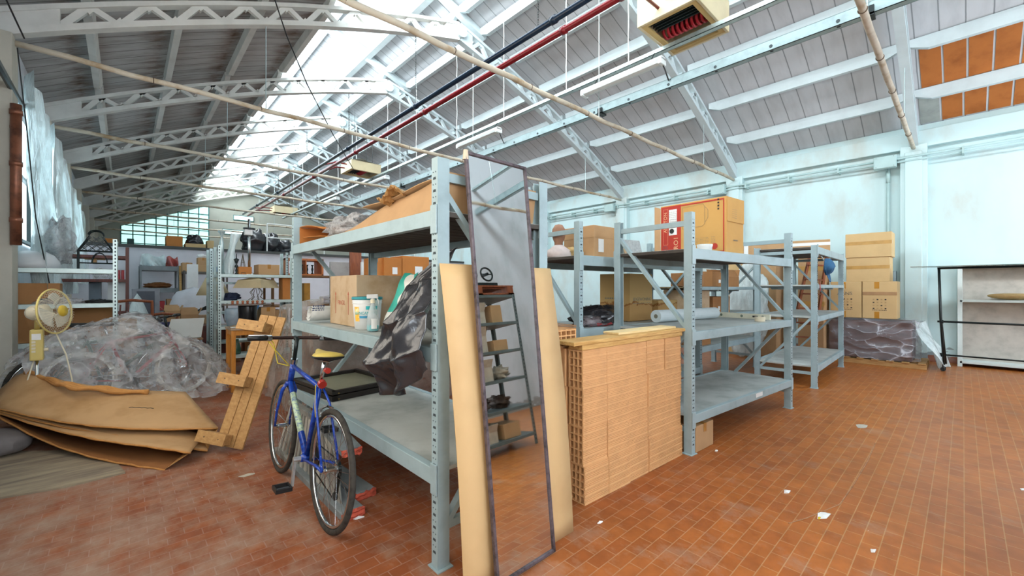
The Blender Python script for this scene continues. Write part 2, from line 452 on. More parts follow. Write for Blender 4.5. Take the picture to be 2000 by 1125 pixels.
def text(body, size, mat, parent, origin, xdir, ydir, name='lettering', align='CENTER', cyl=None, sx=1.0):
    """flat printed lettering as a mesh part; origin/xdir/ydir in world coordinates; cyl=(centre, radius) bends it round a pot"""
    cu = bpy.data.curves.new(name, 'FONT'); cu.body = body; cu.size = size; cu.align_x = align; cu.align_y = 'CENTER'; cu.extrude = 0.0004
    cu.resolution_u = 3
    tmp = bpy.data.objects.new(name, cu); COL.objects.link(tmp)
    dg = bpy.context.evaluated_depsgraph_get()
    me = bpy.data.meshes.new_from_object(tmp.evaluated_get(dg)); bpy.data.objects.remove(tmp)
    xd = Vector(xdir).normalized(); yd = Vector(ydir).normalized(); zd = xd.cross(yd); O = Vector(origin)
    inv = W[parent.name].inverted()
    for v in me.vertices:
        x, y, z = v.co.x*sx, v.co.y, v.co.z
        if cyl:
            c, r, a0 = cyl; a = a0+x/r
            w = Vector((c[0]+(r+z+0.0008)*math.cos(a), c[1]+(r+z+0.0008)*math.sin(a), O.z+y))
        else: w = O+xd*x+yd*y+zd*(z+0.0006)
        v.co = inv @ w
    me.materials.clear(); me.materials.append(mat)
    o = bpy.data.objects.new(name, me); COL.objects.link(o); o.parent = parent; W[o.name] = W[parent.name].copy()
    return o

def _build_each(s, name, mats, parent=None, **kw):
    """one object for every separate piece of the mesh kit"""
    n = len(s.v); par = list(range(n))
    def fd(a):
        while par[a] != a: par[a] = par[par[a]]; a = par[a]
        return a
    for f in s.f:
        r0 = fd(f[0])
        for q in f[1:]: par[fd(q)] = r0
    groups = {}
    for i, f in enumerate(s.f): groups.setdefault(fd(f[0]), []).append(i)
    out = []
    for fl in groups.values():
        m = MB(); idx = {}
        for i in fl:
            for q in s.f[i]:
                if q not in idx: idx[q] = len(m.v); m.v.append(s.v[q])
            m.f.append(tuple(idx[q] for q in s.f[i])); m.mi.append(s.mi[i])
        out.append(m.build(name, mats, parent, **kw))
    return out
MB.build_each = _build_each
# ================================================================== the hall
XL, XR, XC = -1.05, 11.3, 5.07
Y0, Y1 = -3.3, 26.7
TRUSS_Y = [0.65+3.23*i for i in range(-1, 9)]
def zlow(s): return 6.5-0.26*s-0.022*s*s
def zup(s): return zlow(s)+0.33+0.07*(1-s/6.2)
def zroof(s): return zup(s)+0.22
ZE = 4.42       # eaves

struct('floor', MB().box((XL-.3, Y0-.3, -.12), (XR+.3, Y1+.3, 0)), m_floor())

LROOF = m_planks('left_roof_slabs', '#b4b4b3', '#989491', '#67625f', 0.27, '#5a3d22')
RROOF = m_planks('right_roof_slabs', '#cbcfd3', '#bfc3c7', '#868c90', 0.285, None, 0.05)
WALLR = m_wall('cyan_white_plaster', '#c0d8da', '#8d999b')
WALLN = m_wall('grey_white_plaster', '#c3c6cb', '#8f8c88', '#aab0b3')

def roof(name, ss, sign, mat):
    mb = MB(); pr = [(XC+sign*s, z) for s, z in ss]
    for i in range(len(pr)-1):
        (xa, za), (xb, zb) = pr[i], pr[i+1]
        mb.prism([(xa, za), (xb, zb), (xb, zb+.08), (xa, za+.08)], 'y', Y0-.3, Y1+.3)
    return struct(name, mb, mat)
LS = [s for s in (6.45, 5.6, 4.8, 4.0, 3.2, 2.42)]
roof('ceiling', [(s, zroof(s)) for s in LS], -1, LROOF)
RS = [(6.5, zroof(6.5)), (5.6, zroof(5.6)), (4.8, zroof(4.8)), (4, zroof(4)), (3.2, zroof(3.2)), (2.4, zroof(2.4)), (1.5, zroof(1.5)), (0.5, zroof(.5)+.03), (-.6, 7.47), (-2.0, 7.93)]
roof('ceiling', RS, 1, RROOF)
XG0, ZG0, XG1, ZG1 = XC-2.42, zroof(2.42)+.05, XC-2.0, 7.93      # ridge glazing foot and head

# raw clay slabs without paint, next to the near arch
ORC = M('raw_orange_clay_slab', '#b26a30', 0.85, 0, 0.1, 3, dark='#9a5722')
mb = MB()
def on_roof(x, dz=-.012): return zroof(x-XC)+dz
def slab(x0, x1, y0, y1):
    n = 3
    for i in range(n):
        a = x0+(x1-x0)*i/n; b = x0+(x1-x0)*(i+1)/n
        mb.add([(a, y0, on_roof(a)), (b, y0, on_roof(b)), (b, y1, on_roof(b)), (a, y1, on_roof(a))], [(0, 1, 2, 3)])
for k in range(12):
    slab(9.62, 10.5, .52-.285*(k+1)+.014, .52-.285*k-.014)
for k in range(11):
    slab(10.62, 11.29, .28-.285*(k+1)+.014, .28-.285*k-.014)
struct('ceiling', mb, ORC)
mb = MB(); slab(10.62, 11.29, .295, .56); struct('ceiling', mb, M('bare_concrete', '#9fa5a0', 0.9, 0, .15, 5))

# ---- walls
mb = MB().box((XR, Y0-.3, 0), (XR+.3, Y1+.3, 4.55)); struct('wall_right', mb, WALLR)
mb = MB(); mb.box((XR-.12, Y0, 4.1), (XR+.01, Y1, 4.42)); struct('trim_1', mb, WALLR, bevel=.01)       # eaves beam
mb = MB().box((XR-.03, Y0, 0), (XR+.01, Y1, .12)); struct('baseboard_right', mb, M('worn_red_skirting', '#8a5a48', .8, 0, .15, 4, dark='#7b7f80'))
mb = MB().box((XL-.3, Y0-.3, 0), (XL, Y1+.3, 4.55)); struct('wall_left', mb, WALLN)
n = 2
for y in TRUSS_Y:
    mb = MB().box((XR-.17, y-.19, 0), (XR+.02, y+.19, 4.15)); mb.box((XR-.2, y-.12, 0), (XR-.15, y+.12, 4.02)); struct('trim_%d' % n, mb, WALLR, bevel=.008); n += 1
    mb = MB().box((XL-.02, y-.17, 0), (XL+.16, y+.17, 4.15)); struct('trim_%d' % n, mb, M('cream_column', '#b9b4a6', .8, 0, .08, 3), bevel=.008); n += 1
# wall behind the camera, with glowing windows added for fill light
mb = MB()
WN = [(-.6, 2.6), (7.9, 10.9)]
mb.box((XL-.3, Y0-.3, 0), (XR+.3, Y0, 1.6)); mb.box((XL-.3, Y0-.3, 3.9), (XR+.3, Y0, 8.3))
mb.box((XL-.3, Y0-.3, 1.6), (-.6, Y0, 3.9)); mb.box((2.6, Y0-.3, 1.6), (7.9, Y0, 3.9)); mb.box((10.9, Y0-.3, 1.6), (XR+.3, Y0, 3.9))
struct('wall_front', mb, WALLN)
WGL = m_emit('back_fill_glass', '#e9f4ff', E_FILL_BACK)
for i, (a, b) in enumerate(WN):
    mb = MB()
    k = 6
    for j in range(k+1):
        x = a+(b-a)*j/k; mb.box((x-.02, Y0-.1, 1.6), (x+.02, Y0-.02, 3.9))
    for z in (1.62, 2.4, 3.15, 3.88): mb.box((a, Y0-.1, z-.02), (b, Y0-.02, z+.02))
    w = struct('window_%d' % (i+2), mb, BLACKM)
    MB().box((a, Y0-.08, 1.6), (b, Y0-.06, 3.9)).build('glass', WGL, w)
mb = MB()
for j in range(13):
    y = -2.6+.7*j; mb.box((XL+.02, y-.02, 1.5), (XL+.08, y+.02, 3.7))
for z in (1.52, 2.6, 3.68): mb.box((XL+.02, -2.6, z-.02), (XL+.08, 5.8, z+.02))
w = struct('window_8', mb, BLACKM)  # out-of-view window strip, added to light the left side of the hall
MB().box((XL+.01, -2.6, 1.5), (XL+.03, 5.8, 3.7)).build('glass', m_emit('left_fill_glass', '#fff6e8', E_FILL_LEFT), w)
mb = MB()
for j in range(11):
    y = 7.5+.74*j; mb.box((XL+.02, y-.02, 2.0), (XL+.07, y+.02, 3.7))
for z in (2.02, 2.85, 3.68): mb.box((XL+.02, 7.5, z-.02), (XL+.07, 14.9, z+.02))
w = struct('window_9', mb, BLACKM)
MB().box((XL+.01, 7.5, 2.0), (XL+.03, 14.9, 3.7)).build('glass', m_emit('side_window_glass', '#dff6ff', E_WALLWIN), w)
# gable at the far end: window under the arch on the left half
gx0, gx1 = -.15, 3.2
def gz(x): return zlow(abs(XC-x))-.25
mb = MB()
xs = [XL-.3, gx0, .7, 1.5, 2.35, gx1, XR+.3]
mb.box((XL-.3, Y1, 0), (XR+.3, Y1+.3, 3.1)); mb.box((XL-.3, Y1, 3.1), (gx0, Y1+.3, 8.3)); mb.box((gx1, Y1, 3.1), (XR+.3, Y1+.3, 8.3))
mb.prism([(gx0, gz(gx0)), (gx1, gz(gx1)), (gx1, 8.3), (gx0, 8.3)], 'y', Y1, Y1+.3)
struct('wall_back', mb, M('olive_grey_plaster', '#a9aca0', .8, 0, .05, 2))
mb = MB(); GM = M('green_window_bars', '#4d7d7c', .5)
k = 8
for j in range(k+1):
    x = gx0+(gx1-gx0)*j/k; mb.box((x-.022, Y1-.02, 3.1), (x+.022, Y1+.06, gz(x)+.02))
for z in (3.1, 3.52, 3.94, 4.36, 4.78, 5.2):
    xa = gx0
    while gz(xa) < z and xa < gx1: xa += .05
    if xa < gx1: mb.box((xa, Y1-.02, z-.022), (gx1, Y1+.06, z+.022))
w = struct('window_1', mb, GM)
MB().prism([(gx0, 3.1), (gx1, 3.1), (gx1, gz(gx1)), (gx0, gz(gx0))], 'y', Y1+.03, Y1+.05).build('glass', m_emit('far_window_glass', '#bdf2e8', E_GABLE), w)
# tiny daylit slots in the gable, right of the window
for i, (x, z, wd_) in enumerate(((4.3, 5.2, .9), (3.8, 4.4, 1.6), (8.0, 4.6, 2.6))):
    w = struct('window_%d' % (4+i), MB().box((x-.03, Y1-.03, z-.14), (x+wd_+.03, Y1+.01, z+.14)), GM)
    MB().box((x, Y1-.05, z-.1), (x+wd_, Y1-.03, z+.1)).build('glass', m_emit('louvre_glass', '#d9f2f0', 1.2), w)

# ridge glazing: one long daylit strip with bars
SKY = m_emit('ridge_glazing_daylight', '#f4fbff', E_SKYLIGHT)
mb = MB()
mb.beam((XG0-.05, Y0, ZG0), (XG0-.05, Y1, ZG0), .1, .12); mb.beam((XG1, Y0, ZG1-.06), (XG1, Y1, ZG1-.06), .12, .14)
y = Y0
while y < Y1:
    mb.beam((XG0, y, ZG0), (XG1, y, ZG1), .04, .05, (0, 1, 0)); y += .8075
w = struct('window_7', mb, WHITEP)
MB().add([(XG0-.03, Y0, ZG0), (XG0-.03, Y1, ZG0), (XG1-.03, Y1, ZG1), (XG1-.03, Y0, ZG1)], [(0, 1, 2, 3)]).build('glass', SKY, w, recalc=False)

# purlins
tn = n
for sg, lst, mt in ((1, (.02, .58, 1.45, 2.42, 3.42, 4.47, 5.49), WHITEP), (-1, (2.52, 3.5, 4.48, 5.42), WHITEL)):
    for s in lst:
        x = XC+sg*s; z = zup(s)+.13 if s > .3 else zup(s)+.2
        mb = MB()
        for i in range(len(TRUSS_Y)-1):
            a, b = TRUSS_Y[i]+.05, TRUSS_Y[i+1]-.05
            w_, h = .13, .2
            mb.add([(x-w_/2, a, z+.1), (x+w_/2, a, z+.1), (x+w_/2, b, z+.1), (x-w_/2, b, z+.1),
                    (x-w_*.32, a, z-.01), (x+w_*.32, a, z-.01), (x+w_*.32, b, z-.01), (x-w_*.32, b, z-.01),
                    (x-w_*.32, a+.22, z-.1), (x+w_*.32, a+.22, z-.1), (x+w_*.32, b-.22, z-.1), (x-w_*.32, b-.22, z-.1)],
                   [(0, 1, 2, 3), (0, 4, 5, 1), (3, 2, 6, 7), (0, 3, 7, 11, 8, 4), (1, 5, 9, 10, 6, 2), (4, 8, 9, 5), (7, 6, 10, 11), (8, 11, 10, 9)])
        mb.box((x-.065, Y0, z-.1), (x+.065, TRUSS_Y[0], z+.1)); mb.box((x-.065, TRUSS_Y[-1], z-.1), (x+.065, Y1, z+.1))
        struct('trim_%d' % tn, mb, mt); tn += 1
for x, z in ((XC-.55, 7.33), (XC-1.55, 7.66)):
    mb = MB().box((x-.07, Y0, z-.1), (x+.07, Y1, z+.08)); struct('trim_%d' % tn, mb, WHITEP); tn += 1

# lattice arches
def half_arch(mb, sg):
    P_ = lambda s, k: Vector((XC+sg*s, 0, (zlow(s)+.05 if k == 0 else zup(s)-.04)))
    S = [.3+i*(5.65-.3)/10 for i in range(11)]
    for k, hh in ((0, .07), (1, .055)):
        Q = [P_(s, k) for s in [0.02]+S+[6.18]]
        for a, b in zip(Q, Q[1:]): mb.beam(a, b, .13, hh, (0, 0, 1), .006)
    for i in range(10):
        mid = (S[i]+S[i+1])/2
        a, b, c = P_(S[i], 0), P_(mid, 1), P_(S[i+1], 0)
        mb.beam(a, b, .07, .06, (0, 1, 0)); mb.beam(b, c, .07, .06, (0, 1, 0))
        for q in ((a, c) if i == 9 else (a,)):
            mb.prism([(q.x-.07, q.z), (q.x+.07, q.z), (q.x, q.z+.1)], 'y', -.03, .03)
        mb.prism([(b.x-.07, b.z), (b.x+.07, b.z), (b.x, b.z-.1)], 'y', -.03, .03)
    # solid feet and crown
    for s0, s1 in ((5.62, 6.2), (0, .33)):
        a, b = P_(s0, 0), P_(s1, 0); c, d = P_(s1, 1), P_(s0, 1)
        mb.prism([(a.x, a.z), (b.x, b.z), (c.x, c.z), (d.x, d.z)], 'y', -.05, .05)
ta = thing('roof_truss', '', 'roof truss', (XC, TRUSS_Y[0], 0))
trusses = []
def make_truss():
    t = thing('roof_truss', '', 'roof truss', (XC, 0, 0), 0, 'lattice roof arches')
    mb = MB(); half_arch(mb, -1); mb.build('half_arch', WHITEL, t)
    mb = MB(); half_arch(mb, 1); mb.build('half_arch', WHITEP, t)
    MB().cyl((XC, -.13, 6.68), (XC, .13, 6.68), .13, n=20).build('crown_hinge', WHITEP, t)
    # raking strut carrying the raised right-hand roof over the glazing
    mb = MB(); mb.beam((XC+.7, 0, 6.86), (XC-1.95, 0, 7.78), .13, .13, (0, 0, 1)); mb.beam((XC-2.3, 0, 6.5), (XC-1.98, 0, 7.75), .1, .1, (0, 1, 0))
    mb.build('raking_strut', WHITEP, t)
    mb = MB()
    pts = [(XL+.1+(XR-.2-XL-.1)*i/24, 0, 4.1-.05*math.sin(math.pi*i/24)+.012*math.sin(i*2.3)) for i in range(25)]
    mb.tube(pts, .034, 8)
    tr = mb.build('tie_rod', TIE, t, smooth=True)
    m2 = MB()
    for i in range(1, 10):
        x = XL+.1+i*1.22; m2.ring((x, 0, 4.1-.05*math.sin(math.pi*(x-XL)/12.3)), (1, 0, 0), .036, .005, 14, 4)
    m2.build_each('clamp', M('rusty_clamp', '#5b4a3a', .7), tr)
    m2 = MB()
    for i in (2, 5, 8):
        x = XL+i*1.3
        if abs(x-XC) < 6: m2.cyl((x, 0, 4.08), (x, 0, zlow(abs(x-XC))+.02), .006, n=5)
    m2.build_each('hanger_rod', GALV, tr)
    return t
bpy.data.objects.remove(ta)
T0 = make_truss()
ordn = ['behind the camera', 'beside the raw orange slabs', 'landing above the red carton', 'crossing the top left corner', 'second from the top left corner', 'third from the top left corner', 'nearest to the low partition', 'second beyond the low partition', 'second before the gable window', 'closest to the gable window']
for i, y in enumerate(TRUSS_Y):
    lab = 'white lattice roof arch with tie rod, ' + ordn[i]
    if i == 0: T0.location = (XC, y, 0); T0['label'] = lab
    else: copy_thing(T0, (XC, y, 0), 0, lab)
for o in bpy.data.objects:
    pass

# partition with a storage deck on top
mb = MB().box((XL, 15.5, 0), (XR, 15.65, 2.52)); struct('wall_partition', mb, M('lilac_white_plaster', '#dcdce3', .8, 0, .05, 2))
mb = MB().box((XL, 15.4, 2.52), (XR, 19.5, 2.6)); struct('trim_80', mb, M('dark_deck_edge', '#4b4e4d', .7))

# ------------------------------------------------------------------ services under the roof
NAVY = M('navy_pipe_enamel', '#11263a', 0.3, 0, .1, 6); DRED = M('dark_red_pipe_enamel', '#74131b', 0.3, 0, .1, 6)
def pipe(x, z, r, m, label):
    t = thing('overhead_pipe', label, 'pipe', (x, Y0, z), 0, 'heating pipes')
    MB().cyl((x, Y0, z), (x, 23, z), r, n=14).build('pipe_run', m, t, smooth=True)
    mb = MB()
    for y in (.1, 2.7, 3.6, 7.1, 10.4, 13.6, 16.9, 20.1): mb.cyl((x, y-.04, z), (x, y+.04, z), r*1.28, n=14)
    mb.build_each('coupling', m, t, smooth=True)
    return t
pipe(4.07, 4.87, .042, NAVY, 'dark navy heating pipe running overhead the length of the hall')
pipe(4.27, 4.82, .042, DRED, 'dark red heating pipe running overhead beside the navy one')
def chain(mb, p0, p1, r=.012, step=.03):
    p0 = Vector(p0); p1 = Vector(p1); L = (p1-p0).length; n_ = max(2, int(L/step)); d = (p1-p0)/n_
    for i in range(n_):
        c = p0+d*(i+.5); ax = (1, 0, 0) if i % 2 else (0, 1, 0)
        A = Vector((0, 1, 0)) if i % 2 else Vector((1, 0, 0)); u = d.normalized()
        mb.tube([c+A*(r*math.cos(q))+u*(step*.68*math.sin(q)) for q in [k*math.pi/3 for k in range(6)]], .0032, 4, closed=True)
for i, y in enumerate((3.88, 7.1, 10.35, 13.6, 16.8)):
    mb = MB(); zt = zlow(abs(4.07-XC)); chain(mb, (4.07, y, 4.9), (4.07, y, zt), .014, .034 if i < 3 else .08)
    mb.build('hanging_chain', BLACKM, label='black chain holding the navy pipe under the %s arch from the near end' % ['second', 'third', 'fourth', 'fifth', 'sixth'][i], cat='chain', group='pipe chains')
# cable tray with white rods
TX = 5.52
t = thing('cable_tray', 'thin galvanised cable tray running overhead between the lamps and pipes', 'cable tray', (TX, Y0, 4.72))
mb = MB(); mb.box((TX-.04, Y0, 4.70), (TX+.04, 22, 4.708)); mb.box((TX-.04, Y0, 4.70), (TX-.034, 22, 4.76)); mb.box((TX+.034, Y0, 4.70), (TX+.04, 22, 4.76)); mb.build('channel', GALV, t)
mb = MB()
for y in (1.0, 3.4, 4.6, 6.2, 7.8, 9.6, 11.2, 13.4, 15, 17, 19): mb.tube([(TX+.005*math.sin(k*1.7), y, 4.75+k*(zlow(.4)-4.75+.3)/14) for k in range(15)], .008, 5)
mb.build_each('hanger_rod', WHITER, t)
# perforated steel track resting on the tie rods
RX = 5.52
t = thing('lamp_track', 'heavy steel box track with round knockouts lying across the tie rods', 'steel track', (RX, Y0, 4.15))
mb = MB(); mb.box((RX-.045, Y0, 4.15), (RX+.045, 15.3, 4.156)); mb.box((RX-.045, Y0, 4.15), (RX-.038, 15.3, 4.27)); mb.box((RX+.038, Y0, 4.15), (RX+.045, 15.3, 4.27)); mb.box((RX-.045, Y0, 4.266), (RX+.045, 15.3, 4.272)); mb.build('channel', M('dull_steel_track', '#95a9ac', .35, .5, .12, 8), t)
mb = MB(); y = -.35
while y < 12:
    mb.cyl((RX-.05, y, 4.195), (RX-.044, y, 4.195), .018, n=12); mb.cyl((RX-.012, y, 4.146), (RX-.012, y, 4.152), .018, n=12); y += .62
mb.build_each('knockout', HOLE, t)
mb = MB()
for y in TRUSS_Y[1:5]: mb.box((RX-.07, y-.05, 4.13), (RX-.045, y+.03, 4.22)); mb.box((RX-.07, y-.05, 4.12), (RX+.06, y+.03, 4.149))
mb.build_each('clamp', BLACKM, t)

def batten(y, label):
    x = 5.36; z = 4.5
    t = thing('fluorescent_lamp', label, 'lamp', (x, y, z), 0, 'fluorescent lamps')
    mb = MB(); mb.prism([(-.05+x, z+.045), (-.075+x, z), (x+.075, z), (x+.05, z+.045)], 'y', y, y+1.36); mb.build('housing', WHITER, t, bevel=.006)
    mb = MB(); mb.prism([(x-.072, z), (x-.06, z-.045), (x-.02, z-.062), (x+.02, z-.062), (x+.06, z-.045), (x+.072, z)], 'y', y+.05, y+1.31)
    mb.build('diffuser', M('frosted_lamp_cover', '#c7cccb', .25, 0, .04, 12), t, bevel=.004)
    mb = MB(); mb.cbox((x, y+.025, z-.02), (.15, .05, .09)); mb.cbox((x, y+1.335, z-.02), (.15, .05, .09)); mb.build_each('end_cap', WHITER, t, bevel=.008)
    mb = MB()
    for k in (.2, 1.16): mb.cyl((x, y+k, z+.04), (x+.12, y+k, 4.71), .006, n=5)
    mb.build_each('hook', BLACKM, t)
    mb = MB().tube([(x+.03, y+.05, z), (x+.03, y+.0, z-.12), (x+.1, y-.02, z-.26), (RX-.03, y-.05, 4.27)], .009, 6); mb.build('power_cable', BLACK, t, smooth=True)
for y, l in ((2.76, 'nearest grey fluorescent batten lamp, above the open end of the hall'), (6.15, 'second fluorescent batten lamp, right of the top of the mirror'), (10.9, 'third fluorescent batten lamp, beside the middle cream heater'), (14.6, 'farthest fluorescent batten lamp, small, beyond the middle heater')):
    batten(y, l)

HEATC = M('cream_heater_casing', '#cdbf9c', .45, 0, .05, 4)
HCOIL = M('dark_red_coil', '#a3222c', .4, .2, .1, 8)
def heater(x, y, z, sx, sy, sz, label):
    t = thing('unit_heater', label, 'heater', (x, y, z), 0, 'ceiling unit heaters')
    mb = MB(); w = .035
    x0, x1, y0, y1 = x-sx/2, x+sx/2, y-sy/2, y+sy/2
    mb.box((x0, y0, z), (x1, y0+w, z+sz)); mb.box((x0, y1-w, z), (x1, y1, z+sz)); mb.box((x0, y0+w, z), (x0+w, y1-w, z+sz)); mb.box((x1-w, y0+w, z), (x1, y1-w, z+sz)); mb.box((x0, y0, z+sz-.02), (x1, y1, z+sz))
    mb.build('casing', HEATC, t, bevel=.006)
    mb = MB(); q = .1
    for a, b in (((x0+w, y0+w), (x1-w, y0+q)), ((x0+w, y1-q), (x1-w, y1-w)), ((x0+w, y0+q), (x0+q, y1-q)), ((x1-q, y0+q), (x1-w, y1-q))): mb.box((a[0], a[1], z+.01), (b[0], b[1], z+.03))
    mb.build('grille_frame', M('yellow_cream_frame', '#c2a66a', .5, 0, .06, 5), t)
    mb = MB(); k = 0; yy = y0+.14
    while yy < y1-.12:
        mb.ring((x+(sx*.08), yy, z+.17), (0, 1, .25), .12, .02, 16, 6); yy += .065
    mb.build_each('coil', HCOIL, t, smooth=True)
    mb = MB(); xx = x0+.12
    while xx < x0+.36: mb.box((xx, y0+.1, z+.05), (xx+.012, y1-.1, z+.09)); xx += .06
    mb.build_each('louvre', BLACKM, t)
    MB().box((x0+.04, y0+.04, z+sz-.08), (x1-.04, y1-.04, z+sz-.06)).build('backplate', BLACK, t)
    mb = MB(); mb.lathe((x, y, z+sz), [(.0, 0), (.2, 0), (.21, .1), (.12, .16), (0.05, .17)], 18); mb.box((x-.26, y-.2, z+sz), (x+.26, y+.2, z+sz+.08)); mb.build('fan_motor', M('dusty_black_motor', '#3c3a30', .7), t)
    mb = MB()
    for a in (-.3, .3):
        for b in (-.25, .25): mb.cyl((x+a*sx, y+b*sy, z+sz), (x+a*sx, y+b*sy, zlow(abs(x-XC))+.15), .006, n=5)
    mb.build_each('hanger_wire', BLACKM, t)
    mb = MB(); mb.tube([(4.3, y+.1, 4.8), (4.5, y+.1, z+.1), (x0, y+.1, z+.12)], .02, 7); mb.tube([(4.1, y-.05, 4.87), (4.45, y-.05, z+.2), (x0, y-.05, z+.2)], .02, 7); mb.build_each('pipe_stub', DRED, t, smooth=True)
    return t
heater(5.5, 2.55, 4.86, 1.0, .8, .42, 'near cream ceiling heater with dark red coils at the top edge')
heater(5.2, 12.3, 4.82, .9, .8, .28, 'middle cream ceiling heater beside the pipes, seen over the open carton')
heater(5.3, 21.0, 4.75, .95, .8, .3, 'far small cream ceiling heater near the gable wall')

# black service cable drooping from the ridge
mb = MB().tube([PY(535, -6, 6.6), PY(560, 70, 6.9), PY(600, 165, 7.8), PY(650, 262, 8.8), PY(690, 330, 10.2)], .009, 6)
mb.build('service_cable', BLACK, label='thin black cable drooping diagonally from the roof over the pipes', cat='cable', smooth=True)

# conduit and boxes on the right wall
CONDM = M('pale_green_conduit', '#a5c0bf', .5, 0, .05, 5)
t = thing('wall_conduit', 'pale grey green double conduit running along the right wall under the arches', 'conduit', (XR-.05, Y0, 3.92))
mb = MB(); mb.cyl((XR-.21, Y0, 3.93), (XR-.21, 15.3, 3.93), .022, n=8); mb.cyl((XR-.21, Y0, 3.86), (XR-.21, 15.3, 3.86), .016, n=8); mb.build_each('conduit_run', CONDM, t, smooth=True)
mb = MB()
for y in [Y0+.6+.9*i for i in range(20)]: mb.box((XR-.24, y-.015, 3.83), (XR-.0, y+.015, 3.96))
mb.build_each('clip', CONDM, t)
mb = MB().cyl((XR-.1, 1.02, 1.75), (XR-.1, 1.02, 3.8), .028, n=8); mb.cyl((XR-.1, 1.02, 3.5), (XR-.1, 1.02, 3.75), .034, n=8); mb.build('drop_conduit', CONDM, t, smooth=True)
for y, l in ((1.05, 'grey junction box on the right wall conduit nearest the orange slabs'), (4.22, 'grey junction box on the right wall conduit above the red and tan carton'), (7.45, 'grey junction box on the right wall conduit behind the mirror rack'), (10.7, 'farthest grey junction box on the right wall conduit')):
    t = thing('junction_box', l, 'electrical box', (XR-.22, y, 3.78), 0, 'conduit junction boxes')
    mb = MB().cbox((XR-.26, y, 3.88), (.12, .34, .24)); mb.build('box_body', CONDM, t, bevel=.012)
    MB().cbox((XR-.325, y, 3.88), (.012, .32, .22)).build('box_lid', CONDM, t, bevel=.004)
    mb = MB()
    for a in (-.13, .13):
        for b in (-.09, .09): mb.cyl((XR-.338, y+a, 3.88+b), (XR-.33, y+a, 3.88+b), .008, n=8)
    mb.build_each('screw', M('dull_screw', '#7e8c8c', .4, .6), t)
t = thing('socket_box', 'grey electrical box on the right wall beside the stacked cartons', 'electrical box', (XR-.1, 1.02, 1.48))
MB().cbox((XR-.1, 1.02, 1.6), (.16, .24, .28)).build('box_body', M('mid_grey_box', '#8d9fa3', .5), t, bevel=.01)
MB().cbox((XR-.185, 1.02, 1.6), (.012, .2, .24)).build('box_lid', M('mid_grey_box', '#8d9fa3', .5), t, bevel=.004)
mb = MB().cyl((-.855, 6.875, 1.86), (-.855, 6.875, 3.36), .045, n=14)
mb.box((-.9, 6.87, 2.12), (-.86, 6.95, 2.15)); mb.box((-.9, 6.87, 3.1), (-.86, 6.95, 3.13))
for z in (2.1, 2.7, 3.25): mb.cyl((-.855, 6.875, z), (-.855, 6.875, z+.05), .051, n=14)
mb.build('copper_downpipe', M('tarnished_copper', '#8a5842', .4, .5, .2, 6, dark='#4a2f28'), label='tarnished copper downpipe fixed to the near left column', cat='pipe', smooth=True)
MB().cyl((-.9, 4.2, 3.56), (-.9, 9.5, 3.56), .032, n=8).build('dark_wall_pipe', BLACKM, label='dark thin pipe running high along the left wall', cat='pipe')
mb = MB().tube([(XL+.2, 6.9, 3.98), (XL+.25, 7.02, 3.2), (XL+.3, 7.2, 2.2), (XL+.4, 7.5, 1.3)], .006, 5)
mb.tube([(XL+.1, 5.4, 4.35), (XL+.2, 6.2, 4.2), (XL+.25, 6.9, 4.1)], .008, 5)
mb.build('loose_wire', BLACK, label='thin dark wire hanging down in front of the left wall', cat='cable')
